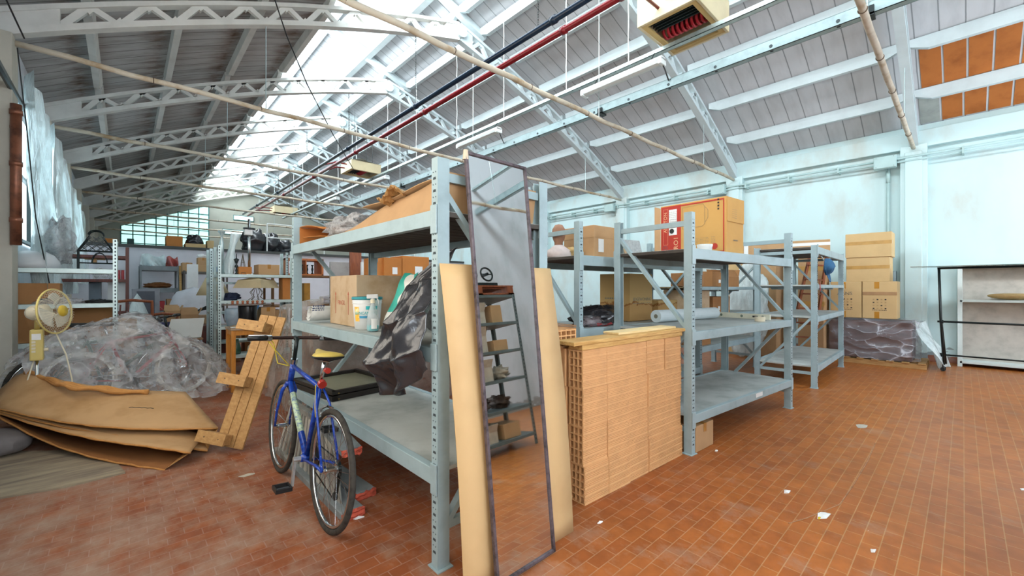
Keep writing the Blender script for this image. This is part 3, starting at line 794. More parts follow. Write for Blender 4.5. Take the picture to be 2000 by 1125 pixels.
# ================================================================== pallet racking
def rack(label, loc, rz, L, D, H, levels, under=DECKU, diag=0, wood_edge=False, sticker=False):
    """levels: list of (top height, beam height, deck material). local x along the beams, y into the rack"""
    t = thing('pallet_rack', label, 'rack', loc, rz, 'grey green storage racks')
    uw, ud = .055, .07
    for x in (0, L):
        sx = 1 if x == 0 else -1
        for y in (0, D):
            sy = 1 if y == 0 else -1
            mb = MB(); x0, x1 = sorted((x, x+sx*uw)); y0, y1 = sorted((y, y+sy*ud))
            e = .004
            mb.box((x0, y0, .0), (x1, y0+e if sy > 0 else y0+e, H)) if False else None
            # open C section: face toward the beams' outside, two flanges
            if sy > 0: mb.box((x0, y0, 0), (x1, y0+.006, H))
            else: mb.box((x0, y1-.006, 0), (x1, y1, H))
            ya, yb = (y0+.0061, y1) if sy > 0 else (y0, y1-.0061)
            mb.box((x0, ya, 0), (x0+.006, yb, H)); mb.box((x1-.006, ya, 0), (x1, yb, H))
            mb.box((x0-.02, y0-.01, 0), (x1+.02, y1+.01, .006))
            mb.mat(1); yy = y-sy*.0008
            z = .08
            while z < H-.05:
                for dx in (.016, uw-.016):
                    mb.box((x+sx*dx-.0022, yy-.0006, z+.034), (x+sx*dx+.0022, yy+.0006, z+.040))
                xa = x+sx*uw*.5
                mb.prism([(xa-.013, z), (xa+.013, z), (xa+.010, z+.012), (xa-.010, z+.012)], 'y', yy-.0006, yy+.0006)
                z += .062
            mb.build('upright', [RACK, HOLE], t, local=True)
        xc = x+sx*.028
        mb = MB(); mb.beam((xc, ud, H-.09), (xc, D-ud, H-.09), .03, .045); mb.build('cross_brace', RACK, t, local=True)
        zz = [H-.16, H*.5, .16]; yy = [ud*.7, D-ud*.7]
        for k in range(2):
            a, b = (yy[(k+diag) % 2], zz[k]), (yy[(k+1+diag) % 2], zz[k+1]+.03)
            mb = MB().beam((xc, a[0], a[1]), (xc, b[0], b[1]), .03, .04, (1, 0, 0)); mb.build('cross_brace', RACK, t, local=True)
        mb = MB(); mb.beam((xc, ud, .2), (xc, D-ud, .2), .03, .04); mb.build('cross_brace', RACK, t, local=True)
    for z, bh, dm in levels:
        for y in (0, D):
            sy = 1 if y == 0 else -1
            mb = MB(); y0, y1 = sorted((y-sy*.006, y+sy*.036)); mb.box((uw*.2, y0, z-bh), (L-uw*.2, y1, z))
            for x in (0, L):
                a = x+(.0 if x == 0 else -uw); mb.box((a, y0-.003*(sy > 0), z-bh*1.5), (a+uw, y1+.003*(sy < 0) if sy < 0 else y0+.004, z+bh*.3)) if sy > 0 else mb.box((a, y1-.004, z-bh*1.5), (a+uw, y1+.003, z+bh*.3))
            mb.build('beam', RACK, t, local=True, bevel=.003)
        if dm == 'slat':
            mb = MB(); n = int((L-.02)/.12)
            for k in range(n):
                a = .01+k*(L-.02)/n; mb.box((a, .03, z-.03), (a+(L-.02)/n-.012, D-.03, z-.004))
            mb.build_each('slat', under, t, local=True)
            MB().box((.01, .034, z-.005), (L-.01, D-.034, z-.002)).build('deck', DECK, t, local=True)
        else:
            mb = MB(); mb.box((.012, .03, z-.022), (L-.012, D-.03, z-.003)); mb.build('deck', dm, t, local=True)
            mb = MB()
            for q in (.33, .66): mb.beam((L*q, .04, z-.05), (L*q, D-.04, z-.05), .05, .05)
            mb.build_each('deck_support', RACK, t, local=True)
    if sticker: MB().box((L*.55, -.008, levels[0][0]-.05), (L*.62, -.006, levels[0][0]-.01)).build('price_sticker', PAPER, t, local=True)
    return t

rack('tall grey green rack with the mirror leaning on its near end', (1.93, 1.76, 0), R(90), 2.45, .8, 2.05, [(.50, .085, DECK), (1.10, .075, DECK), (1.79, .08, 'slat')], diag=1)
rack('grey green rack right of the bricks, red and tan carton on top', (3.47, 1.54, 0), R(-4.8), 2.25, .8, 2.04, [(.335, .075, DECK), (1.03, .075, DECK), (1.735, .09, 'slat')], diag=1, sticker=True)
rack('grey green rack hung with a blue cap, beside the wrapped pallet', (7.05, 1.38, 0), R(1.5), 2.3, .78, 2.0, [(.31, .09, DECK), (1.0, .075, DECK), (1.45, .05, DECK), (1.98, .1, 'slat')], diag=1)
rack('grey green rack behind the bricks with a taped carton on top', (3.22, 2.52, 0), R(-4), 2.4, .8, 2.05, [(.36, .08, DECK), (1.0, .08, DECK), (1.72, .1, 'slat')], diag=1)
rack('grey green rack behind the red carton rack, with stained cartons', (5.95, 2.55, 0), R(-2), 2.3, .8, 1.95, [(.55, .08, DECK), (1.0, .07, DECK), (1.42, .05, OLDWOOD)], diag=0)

# ------------------------------------------------------------------ mirror and hardboard
tm = R(4.9)
t = thing('hardboard_sheet', 'bowed tan hardboard sheet leaning on the near rack behind the mirror', 'board', (1.5, 1.6, 0))
def hb(u, v):
    x = 1.12+.775*u+.025*v*u; z = 1.52*v
    bow = .07*math.sin(math.pi*v)
    y = 1.525+.20*v-bow*.4
    return (x+(.0 if u < .5 else -.0), y, z)
MB().grid(hb, 6, 18, .004).build('board', MDF, t, smooth=True)
t = thing('tall_mirror', 'tall narrow mirror in a dark worn frame leaning on the near rack', 'mirror', (1.49, 1.5, 0))
bl, br, tl, tr_ = Vector((1.275, 1.485, .012)), Vector((1.665, 1.485, .012)), Vector((1.268, 1.725, 2.085)), Vector((1.685, 1.725, 2.085))
nrm = (br-bl).cross(tl-bl).normalized()
if nrm.y > 0: nrm = -nrm
FRM = M('worn_dark_mirror_frame', '#5b5157', .5, .1, .35, 25, dark='#2c2628')
o = nrm*.012
m, tt, p, out = nt('silvered_glass'); p.inputs['Base Color'].default_value = (.80, .84, .84, 1); p.inputs['Metallic'].default_value = 1.0
rgh = ramp(tt, noi(tt, pos(tt), 2.2, 6), [(.5, gray(.01)), (.85, gray(.07))]); tt.links.new(rgh, p.inputs['Roughness'])
MB().add([bl+o, br+o, tr_+o, tl+o], [(0, 1, 2, 3)]).build('mirror_glass', m, t)
MB().add([bl-nrm*.004, br-nrm*.004, tr_-nrm*.004, tl-nrm*.004, bl+nrm*.006, br+nrm*.006, tr_+nrm*.006, tl+nrm*.006], [(0, 1, 2, 3), (4, 5, 6, 7), (0, 1, 5, 4), (1, 2, 6, 5), (2, 3, 7, 6), (3, 0, 4, 7)]).build('backing', M('mirror_backing', '#6a5a48', .8), t)
for a, b in ((bl, br), (br, tr_), (tr_, tl), (tl, bl)):
    MB().beam(a+nrm*.01, b+nrm*.01, .016, .022, tuple(nrm), .008).build('frame_rail', FRM, t, bevel=.003)
MB().cyl(tl+nrm*.01+Vector((0, 0, -.035)), tl+nrm*.01+Vector((0, 0, .014)), .016, .012).build('taped_corner', M('pale_masking_tape', '#c9bba4', .8), t)

# ------------------------------------------------------------------ hollow bricks
def brick_mesh():
    """25 x 25 x 14.5 cm block, five by three cells through its length (x), fine combing on both faces (y)"""
    L_, T_, H_ = .249, .116, .247
    mb = MB(); w = .008
    for k in range(4):
        y = k*(T_-w)/3; mb.box((0, y, 0), (L_, y+w, H_))
    for k in range(6):
        z = k*(H_-w)/5
        for j in range(3):
            y = w+j*(T_-w)/3; mb.box((0, y, z), (L_, y+(T_-w)/3-w, z+w))
    for k in range(5):
        for q0, q1 in ((.001, .017), (.0225, .028), (.0335, .039), (.0445, .048)):
            for y0, y1 in ((-.0045, 0), (T_, T_+.0045)): mb.box((0, y0, k*.0495+q0), (L_, y1, k*.0495+q1))
    for k in range(15):
        y = .004+k*.0096
        for z0, z1 in ((-.0, .0), (H_, H_+.002)): 
            if z1 > z0: mb.box((0, y, z0), (L_, y+.005, z1))
    return mb
BR = brick_mesh().build('hollow_brick', CLAY, local=True)
BR['category'] = 'brick'
BM2 = BR.data.copy(); BM2.materials.clear(); BM2.materials.append(CLAYL)
first = [True]
def put_brick(x, y, z, rz, label, group, alt=False, tilt=None):
    if first[0]: o = BR; first[0] = False
    else: o = BR.copy(); COL.objects.link(o)
    if alt: o.data = BM2
    o.location = (x, y, z); o.rotation_euler = tilt if tilt else (0, 0, rz)
    o['label'] = label; o['group'] = group
    return o
bx0, by0, brz = 2.165, 1.655, R(-2.2)
cs, sn = math.cos(brz), math.sin(brz)
CN = ['bottom', 'second', 'third', 'top']; KN = ['left end', 'second', 'middle', 'fourth', 'right end']
for row in range(2):
    for k in range(5-row):
        for c in range(4):
            j = random.uniform(-.006, .006)+(.012 if (c == 1 and k == 4) else 0); lx = k*.2525+(.008 if k == 4 else 0)-(.006*c)+row*.13; ly = row*.127+j+.005*(c % 2)
            lab = 'hollow clay brick, %s row, %s column, %s course of the stack' % ('front' if row == 0 else 'back', KN[k], CN[c])
            put_brick(bx0+lx*cs-ly*sn, by0+lx*sn+ly*cs, c*.2492+(.004 if k == 3 else 0), brz+random.uniform(-.006, .006), lab, 'hollow bricks stacked in front', alt=(k+c+row) % 3 == 0)
# bricks turned sideways at the left end of the stack
for c in range(4):
    lab = 'upright combed brick turned sideways, %s course, left of the brick stack' % CN[c]
    o = put_brick(0, 0, 0, 0, lab, 'sideways bricks by the stack')
    o.matrix_world = Matrix.Translation((2.165-.006*c, 1.785+.004*c, c*.2492)) @ Matrix(((0, 1, 0, 0), (0, 0, 1, 0), (1, 0, 0, 0), (0, 0, 0, 1))) 
o = put_brick(2.06, 2.02, 1.0, R(8), 'loose hollow brick lying flat on the sideways bricks by the hardboard', 'loose bricks on top')
o.matrix_world = Matrix.Translation((2.045, 1.835, 1.0)) @ Matrix.Rotation(R(-3), 4, 'Z') @ Matrix(((0, 0, 1, 0), (1, 0, 0, 0), (0, 1, 0, 0), (0, 0, 0, 1)))

# planks on the stack
def plank(name, label, p0, p1, w, h, z, mat=PINE, group='planks on the brick stack', sz=0):
    mb = MB().beam((p0[0], p0[1], z+h/2), (p1[0], p1[1], z+h/2+sz), w, h)
    return mb.build(name, mat, label=label, cat='plank', group=group, bevel=.003)
plank('pine_plank', 'thick yellow pine plank lying directly on the front brick row', (2.15, 1.715), (3.44, 1.665), .12, .034, .999)
plank('pine_plank', 'long pine plank on top, overhanging the right end of the bricks', (2.06, 1.735), (3.50, 1.68), .17, .024, 1.034)
plank('pine_plank', 'short pale pine plank, uppermost on the brick stack', (2.62, 1.76), (3.42, 1.72), .14, .018, 1.059, m_wood('pale_pine', '#d9bd86', '#e3cc9a', (1.2, 9, 9), .6, 6))

# ------------------------------------------------------------------ cartons
def carton(label, c, size, rz=0, mat=CARD, tape='top', flaps=0, group=None, cat='box', paper=None, name='cardboard_box', z0=None, opened=False, tapemat=TAPE, flapang=None, seam=False):
    """c = centre of the base; closed box with folded top, or open box with flaps"""
    sx, sy, sz = size
    t = thing(name, label, cat, c, rz, group)
    mb = MB()
    if opened:
        w = .006
        mb.box((-sx/2, -sy/2, 0), (sx/2, sy/2, w)); mb.box((-sx/2, -sy/2, w), (-sx/2+w, sy/2, sz)); mb.box((sx/2-w, -sy/2, w), (sx/2, sy/2, sz)); mb.box((-sx/2+w, -sy/2, w), (sx/2-w, -sy/2+w, sz)); mb.box((-sx/2+w, sy/2-w, w), (sx/2-w, sy/2, sz))
        mb.build('box_body', mat, t, local=True)
        for i, (ax, ang) in enumerate(flapang or (('x-', 50), ('x+', 60), ('y-', 120), ('y+', 70))):
            a = R(ang); L_ = (sy if ax[0] == 'x' else sx)/2*.9 if False else min(sx, sy)*.48
            s_ = -1 if ax[1] == '-' else 1
            d = Vector((s_*math.cos(a), 0, math.sin(a))) if ax[0] == 'x' else Vector((0, s_*math.cos(a), math.sin(a)))
            e0 = Vector((s_*sx/2, -sy/2*.97, sz)) if ax[0] == 'x' else Vector((-sx/2*.97, s_*sy/2, sz))
            e1 = Vector((s_*sx/2, sy/2*.97, sz)) if ax[0] == 'x' else Vector((sx/2*.97, s_*sy/2, sz))
            q = (e1-e0)*.03
            MB().grid(lambda u, v: (e0+(e1-e0)*u)*(1-v)+(e0+(e1-e0)*(u*.94+.03)+d*L_)*v, 1, 1, .005).build('flap', mat, t, local=True)
    else:
        mb.box((-sx/2, -sy/2, 0), (sx/2, sy/2, sz)); mb.build('box_body', mat, t, local=True, bevel=.006)
        if tape:
            if sx >= sy: MB().box((-sx/2-.001, -.025, sz-.07), (sx/2+.001, .025, sz+.0015)).build('parcel_tape', tapemat, t, local=True)
            else: MB().box((-.025, -sy/2-.001, sz-.07), (.025, sy/2+.001, sz+.0015)).build('parcel_tape', tapemat, t, local=True)
        if seam:   # lid edge line
            MB().box((-sx/2-.002, -sy/2-.002, sz*.62), (sx/2+.002, sy/2+.002, sz)).build('lid', mat, t, local=True, bevel=.004)
    if paper:
        f, u0, z_, w_, h_ = paper
        if f == 'y-': MB().box((u0-w_/2, -sy/2-.0035, z_), (u0+w_/2, -sy/2-.002, z_+h_)).build('paper_label', PAPER, t, local=True)
        if f == 'x-': MB().box((-sx/2-.0035, u0-w_/2, z_), (-sx/2-.002, u0+w_/2, z_+h_)).build('paper_label', PAPER, t, local=True)
    return t

def lines(t, org, xd, yd, w, n, gap, th=.0025, mat=INKG, name='small_print'):
    """a few dashes of unreadable small print"""
    O = Vector(org); x = Vector(xd).normalized(); y = Vector(yd).normalized(); nn = x.cross(y)*.0008; mb = MB()
    rnd = random.Random(int(abs(org[0]*100)+n))
    for k in range(n):
        a = 0
        while a < w:
            q = min(w, a+rnd.uniform(.008, .02)*max(1, w*6)); p = O+y*(-k*gap)+x*a+nn; mb.add([p, p+x*(q-a), p+x*(q-a)+y*th, p+y*th], [(0, 1, 2, 3)]); a = q+.006*max(1, w*6)
    return mb.build(name, mat, t, recalc=False)

# ---- big red and tan boiler carton on the right-hand rack
t = thing('boiler_carton', 'red and tan boiler carton standing on top of the rack right of the bricks', 'box', (4.40, 1.86, 1.737), R(-4.8))
bl_ = W[t.name]
sx, sy, sz = .36, .70, .54
SQ = .70/.86
MB().box((-sx/2, -sy/2, 0), (sx/2, sy/2, sz)).build('box_body', M('golden_cardboard', '#c99d5b', .85, 0, .04, 4), t, local=True, bevel=.005)
RP = M('red_print', '#b5382b', .6, 0, .05, 5)
fx = -sx/2-.0015
yf = lambda q: sy/2-q*SQ   # q measured from the far left edge as seen from the aisle
mb = MB()
mb.box((fx-.001, yf(.29), .0), (fx, yf(.012), sz-.012)); mb.build('red_panel', RP, t, local=True)
mb = MB(); mb.box((fx-.001, yf(.82), sz-.03), (fx, yf(.29), sz-.016)); mb.box((fx-.001, yf(.833), .012), (fx, yf(.82), sz-.016)); mb.box((fx-.001, yf(.833), .012), (fx, yf(.29), .022)); mb.build('red_border', RP, t, local=True)
mb = MB().box((fx-.0025, yf(.235), .22), (fx-.0012, yf(.125), .49)); mb.build('paper_label', PAPER, t, local=True)
def wl(x, y, z): return bl_ @ Vector((x, y, z))
mb = MB().cyl((fx-.0045, yf(.165), .262), (fx-.0028, yf(.165), .262), .026, n=20); mb.build('black_roundel', INK, t, local=True)
CT = M('pale_orange_print', '#e0b28a', .6)
xd = bl_.to_3x3() @ Vector((0, 0, 1)); yd = bl_.to_3x3() @ Vector((0, 1, 0)); hx = bl_.to_3x3() @ Vector((0, -1, 0)); hz = Vector((0, 0, 1))
text('ARISTON', .05, CT, t, wl(fx-.0012, yf(.075), .36), xd, yd, sx=1.05)
text('PRO1', .07, CT, t, wl(fx-.0012, yf(.225), .115), xd, yd)
text('50', .085, M('dull_mauve_print', '#8d4a4a', .6), t, wl(fx-.0012, yf(.075), .07), xd, yd)
mb = MB()
for a, b in (((.045, .12), (.047, .5)), ((.108, .12), (.11, .5))): mb.box((fx-.0018, yf(b[0]), a[1]), (fx-.0012, yf(a[0]), b[1]))
mb.box((fx-.0018, yf(.11), .498), (fx-.0012, yf(.045), .5)); mb.box((fx-.0018, yf(.11), .12), (fx-.0012, yf(.045), .122)); mb.build('printed_frame', CT, t, local=True)
lines(t, wl(fx-.004, yf(.13), .46), hx, hz, .09, 4, .018); lines(t, wl(fx-.004, yf(.14), .38), hx, hz, .08, 3, .02, .004, INK)
for q in (.33, .4, .47, .54, .6, .68): lines(t, wl(fx-.0012, yf(q), .16), hx, hz, .04, 7, .014)
mb = MB().cyl((fx-.002, yf(.72), .07), (fx-.0005, yf(.72), .07), .03, n=20); mb.build('red_seal', RP, t, local=True)
mb = MB(); P4 = [(.31, .49), (.58, .5), (.6, .47), (.6, .3), (.57, .28), (.31, .27)]
mb.tube([(fx-.001, yf(a), b) for a, b in P4], .0013, 4, closed=True); mb.tube([(fx-.001, yf(a), b) for a, b in ((.6, .47), (.625, .45), (.64, .43), (.64, .36), (.625, .34), (.6, .31))], .0013, 4); mb.box((fx-.001, yf(.455), .37), (fx-.0002, yf(.445), .41)); mb.build('line_drawing', INKG, t, local=True)
for k, z in enumerate((.51, .48, .45, .42)): MB().box((fx-.0018, yf(.775), z), (fx-.0008, yf(.755), z+.016)).build('handling_symbol', INK, t, local=True)
# small side facing the camera: two overlapping flaps
mb = MB(); mb.box((-sx/2+.003, -sy/2-.006, .3), (sx/2-.002, -sy/2-.001, sz-.004)); mb.build('end_flap', M('golden_cardboard', '#c99d5b'), t, local=True, bevel=.002)
lines(t, wl(-.08, -sy/2-.007, .42), bl_.to_3x3() @ Vector((1, 0, 0)), hz, .1, 5, .02); lines(t, wl(-.05, -sy/2-.002, .12), bl_.to_3x3() @ Vector((1, 0, 0)), hz, .1, 1, .02, .012)
MB().grid(lambda u, v: (-sx/2+sx*.9*u-.16*v, sy/2+.09*v, .02+(sz-.05)*1.0*u*0+(sz-.04)*v*0+ (0)), 1, 1) if False else None
mb = MB(); mb.add([(-sx/2, sy/2, .0), (-sx/2, sy/2, sz-.02), (-sx/2-.03, sy/2+.05, sz+.0), (-sx/2-.03, sy/2+.05, .03)], [(0, 1, 2, 3)]); mb.add([(-sx/2, sy/2+.004, .0), (-sx/2, sy/2+.004, sz-.02), (-sx/2-.03, sy/2+.054, sz), (-sx/2-.03, sy/2+.054, .03)], [(0, 1, 2, 3)]); mb.build('open_side_flap', CARD, t, local=True)
# white tub in front of it
t = thing('tape_stack', 'small white plastic tub in front of the red and tan carton', 'tub', (4.02, 1.66, 1.737))
MB().lathe((4.02, 1.66, 1.737), [(.06, 0), (.066, .05), (.068, .052), (.068, .06), (.062, .062)], 20).build('tub_body', PAPER, t, smooth=True)
MB().lathe((4.02, 1.66, 1.798), [(.07, 0), (.07, .012), (.05, .014)], 20).build('tub_lid', WHITER, t)
# ================================================================== bicycles
def wheel(t, hub, Rw, steer=0.0, tyre=RUBBER, rimm=None, detail=True, name='wheel'):
    hx, hz = hub
    n_ = 48 if detail else 28
    mb = MB().ring((hx, 0, hz), (0, 1, 0), Rw-.017, .017, n_, 8); w = mb.build(name, tyre, t, local=True, smooth=True)
    mb = MB().ring((hx, 0, hz), (0, 1, 0), Rw-.042, .011, n_, 6, 1.0); mb.build('rim', rimm or CHROME, w, local=True, smooth=True)
    mb = MB().cyl((hx, -.045, hz), (hx, .045, hz), .014, n=10); mb.cyl((hx, -.032, hz), (hx, -.028, hz), .026, n=14); mb.cyl((hx, .028, hz), (hx, .032, hz), .026, n=14)
    k = 28 if detail else 16
    for i in range(k):
        a = 2*math.pi*i/k; b = a+(.5 if i % 4 < 2 else -.5); yy = -.03 if i % 2 else .03
        mb.cyl((hx+.024*math.cos(b), yy, hz+.024*math.sin(b)), (hx+(Rw-.05)*math.cos(a), 0, hz+(Rw-.05)*math.sin(a)), .0011 if detail else .0018, n=4, cap=False)
    mb.build('hub_and_spokes', CHROME, w, local=True)
    return w
def bicycle(label, loc, rot, paint, full=True, rimm=None, group=None, tyre=RUBBER, Rw=.345):
    t = thing('bicycle', label, 'bicycle', loc, 0, group)
    t.rotation_euler = rot; W[t.name] = Matrix.Translation(Vector(loc)) @ Euler(rot).to_matrix().to_4x4()
    wheel(t, (0, Rw), Rw, rimm=rimm, detail=full, tyre=tyre, name='rear_wheel'); wheel(t, (1.06, Rw), Rw, rimm=rimm, detail=full, tyre=tyre, name='front_wheel')
    bb = Vector((.44, 0, .285)); st = Vector((.29, 0, .80)); ht = Vector((.90, 0, .84)); hb_ = Vector((.945, 0, .70)); rh = Vector((0, 0, Rw)); fh = Vector((1.06, 0, Rw))
    mb = MB(); mb.cyl(bb, st, .016, n=10); mb.cyl(st+Vector((.01, 0, -.03)), ht+Vector((.0, 0, -.02)), .0155, n=10); mb.cyl(bb, hb_, .02, n=10); mb.cyl(hb_, ht, .021, n=12)
    mb.cyl(bb-Vector((0, .035, 0)), bb+Vector((0, .035, 0)), .024, n=12)
    for s in (-1, 1):
        y = Vector((0, s*.05, 0))
        mb.tube([bb+Vector((-.03, s*.025, 0)), rh+y+Vector((.1, 0, 0)), rh+y], .009, 7); mb.tube([st+Vector((0, s*.018, -.03)), st+Vector((-.08, s*.04, -.12)), rh+y], .0075, 7)
    mb.build('frame', paint, t, local=True, smooth=True)
    mb = MB()
    for s in (-1, 1): mb.tube([hb_+Vector((0, s*.02, -.01)), hb_+Vector((.012, s*.045, -.06)), fh+Vector((-.02, s*.05, .12)), fh+Vector((0, s*.05, 0))], [.013, .013, .009, .008], 8)
    mb.cyl(hb_+Vector((0, -.03, -.015)), hb_+Vector((0, .03, -.015)), .016, n=8); mb.build('fork', paint, t, local=True, smooth=True)
    mb = MB().cyl(ht, ht+Vector((-.012, 0, .035)), .024, n=12); mb.build('headset', CHROME, t, local=True)
    top = Vector((.865, 0, 1.03))
    mb = MB().cyl(ht+Vector((-.01, 0, .03)), top, .014, n=10); mb.cyl(top+Vector((0, 0, -.01)), top+Vector((.05, 0, 0)), .018, n=10); mb.build('stem', BLACKM, t, local=True, smooth=True)
    tp = top+Vector((.05, 0, 0))
    mb = MB().tube([tp+Vector((-.05, -.3, .0)), tp+Vector((-.02, -.16, .0)), tp, tp+Vector((-.02, .16, 0)), tp+Vector((-.05, .3, 0))], .0125, 8); h = mb.build('handlebar', M('dark_brown_handlebar', '#3a2824', .35, .4), t, local=True, smooth=True)
    for s in (-1, 1):
        MB().cyl(tp+Vector((-.038, s*.2, 0)), tp+Vector((-.055, s*.315, 0)), .019, n=12).build('grip', BLACK, h, local=True, smooth=True)
        MB().cyl(tp+Vector((-.025, s*.165, 0)), tp+Vector((-.03, s*.195, 0)), .021, n=12).build('brake_clamp', CHROME, h, local=True)
        if full: MB().tube([tp+Vector((0, s*.17, .01)), tp+Vector((.04, s*.2, .012)), tp+Vector((.02, s*.3, .012))], .006, 6).build('brake_lever', CHROME, h, local=True, smooth=True)
    if full:
        YC = M('yellow_cable_sleeve', '#d8c433', .4)
        MB().tube([tp+Vector((.03, .18, .01)), tp+Vector((.09, .12, -.05)), tp+Vector((.1, .08, -.2)), ht+Vector((.03, .03, -.02))], .0035, 6).build('brake_cable', YC, t, local=True, smooth=True)
        MB().tube([tp+Vector((.03, .2, .01)), tp+Vector((.04, .13, -.08)), ht+Vector((0, .025, -.02)), ], .0035, 6).build('brake_cable', YC, t, local=True, smooth=True)
        MB().tube([st+Vector((.02, .02, -.02)), st+Vector((-.03, .03, -.15)), st+Vector((-.07, .035, -.2))], .0035, 6).build('brake_cable', YC, t, local=True, smooth=True)
    sp = st+Vector((-.045, 0, .15))
    MB().cyl(st+Vector((0, 0, -.02)), sp, .0125, n=10).build('seat_post', CHROME, t, local=True, smooth=True)
    def sad(u, v):
        a = 2*math.pi*u; x = .27*(v-.5); wd_ = .015+.062*(.5-.5*math.cos(math.pi*min(1, (1-v)*1.35))) ** 1.2 if v > .02 else .04
        ke = min(1, v/.07)*min(1, (1-v)/.03); wd_ *= ke
        return (sp.x+.02+x, wd_*math.cos(a)*1.15, sp.z+.025+ke*(.026*math.sin(a) if math.sin(a) > 0 else .02*math.sin(a))+.012*abs(v-.6))
    s_ = MB().grid(sad, 18, 16).build('saddle', M('yellow_vinyl_saddle', '#c9b25a', .45, 0, .06, 9) if full else BLACK, t, local=True, smooth=True)
    if full:
        def sad2(u, v):
            p = sad(u, v); return (p[0]-.004, p[1]*1.06, min(p[2], sp.z+.036)-.006)
        MB().grid(sad2, 18, 16).build('saddle_base', BLACK, s_, local=True, smooth=True)
        MB().tube([(sp.x-.06, -.03, sp.z), (sp.x-.08, 0, sp.z-.004), (sp.x-.06, .03, sp.z)], .006, 6).build('saddle_rail', CHROME, s_, local=True)
        rl = MB().cyl((sp.x-.045, 0, sp.z-.06), (sp.x-.075, 0, sp.z-.06), .018, n=16).cyl((st.x-.02, 0, st.z-.0), (st.x-.045, 0, st.z-.01), .026, n=16)
        rl.build_each('red_reflector', M('red_lens', '#a8352c', .2, 0, .1, 12), t, local=True)
    # drivetrain (right side = -y)
    mb = MB().cyl((bb.x, -.055, bb.z), (bb.x, -.05, bb.z), .085, n=28); mb.ring((bb.x, -.052, bb.z), (0, 1, 0), .09, .004, 36, 4); mb.build('chainring', BLACKM, t, local=True)
    MB().cyl((0, -.05, Rw), (0, -.032, Rw), .04, n=20).build('sprocket', BLACKM, t, local=True)
    MB().tube([(0, -.045, Rw+.04), (bb.x, -.053, bb.z+.09)], .004, 5).build('chain', BLACKM, t, local=True)
    mb = MB().tube([(0, -.045, Rw-.04), (.02, -.05, Rw-.14), (.06, -.05, Rw-.2), (bb.x, -.053, bb.z-.09)], .004, 5); mb.build('chain', BLACKM, t, local=True)
    if full: MB().beam((.0, -.055, Rw-.02), (.035, -.055, Rw-.16), .012, .03, (1, 0, 0)).cyl((.04, -.06, Rw-.18), (.04, -.045, Rw-.18), .024, n=12).build_each('derailleur', BLACKM, t, local=True)
    for s, a in ((1, -92), (-1, 88)):
        a = R(a); e = Vector((bb.x+.165*math.cos(a), s*.075, bb.z+.165*math.sin(a)))
        if a > 0: e = Vector((bb.x+.165*math.cos(a), s*.075, bb.z+.165*math.sin(a)))
        cr = MB().beam((bb.x, s*.07, bb.z), e, .014, .024, (1, 0, 0)).cyl((bb.x, s*.035, bb.z), (bb.x, s*.08, bb.z), .016, n=10).build('crank', M('worn_silver_crank', '#c4c8c8', .35, .7), t, local=True)
        pc = e+Vector((0, s*.055, 0))
        mb = MB(); mb.beam(pc+Vector((-.045, -.045*s, 0)), pc+Vector((-.045, .045*s, 0)), .012, .024); mb.beam(pc+Vector((.045, -.045*s, 0)), pc+Vector((.045, .045*s, 0)), .012, .024)
        mb.beam(pc+Vector((-.05, .045*s, 0)), pc+Vector((.05, .045*s, 0)), .01, .024); mb.beam(pc+Vector((-.05, -.04*s, 0)), pc+Vector((.05, -.04*s, 0)), .01, .024); mb.cyl(e, pc+Vector((0, .05*s, 0)), .009, n=8)
        mb.build('pedal', BLACK, t, local=True)
    for c in (Vector((-.005+st.x-.14, 0, Rw*2-.04)), Vector((.965, 0, Rw*2-.03))):
        if full:
            mb = MB()
            for s in (-1, 1): mb.tube([c+Vector((0, 0, .03)), c+Vector((.0, s*.035, .015)), c+Vector((.0, s*.035, -.03))], .008, 6)
            mb.build('brake_caliper', CHROME, t, local=True)
    return t
BL2 = nt('scuffed_blue_paint'); m, tt, p, out = BL2
n_ = noi(tt, pos(tt), 38, 5, .7); cc = ramp(tt, n_, [(.3, srgb('#132a78')), (.6, srgb('#1d4bb4')), (.66, srgb('#1d4bb4')), (.72, srgb('#b8c4d6'))]); tt.links.new(cc, p.inputs['Base Color']); p.inputs['Roughness'].default_value = .25
BL2 = m
bk = bicycle('blue bicycle with yellow saddle leaning against the near rack', (.85, 2.50, 0.0), (R(4.5), 0, R(89.5)), BL2)
mtx = W[bk.name]
for k, ch in enumerate('DAKOTA'):
    pass
lx = (mtx.to_3x3() @ Vector((.44-.945, 0, .285-.70))).normalized()
a_ = Vector((.44, 0, .285)); b_ = Vector((.945, 0, .70)); q_ = a_.lerp(b_, .55)+Vector((0, .021, 0))
mb = MB().cyl(a_.lerp(b_, .3), a_.lerp(b_, .82), .0208, n=10); mb.build('frame_decal', nt('decal')[0] if False else M('pale_green_decal', '#b9cfae', .3, 0, .3, 60, dark='#2a55a8'), [c for c in bk.children if c.name.startswith('frame')][0], local=True, smooth=True)

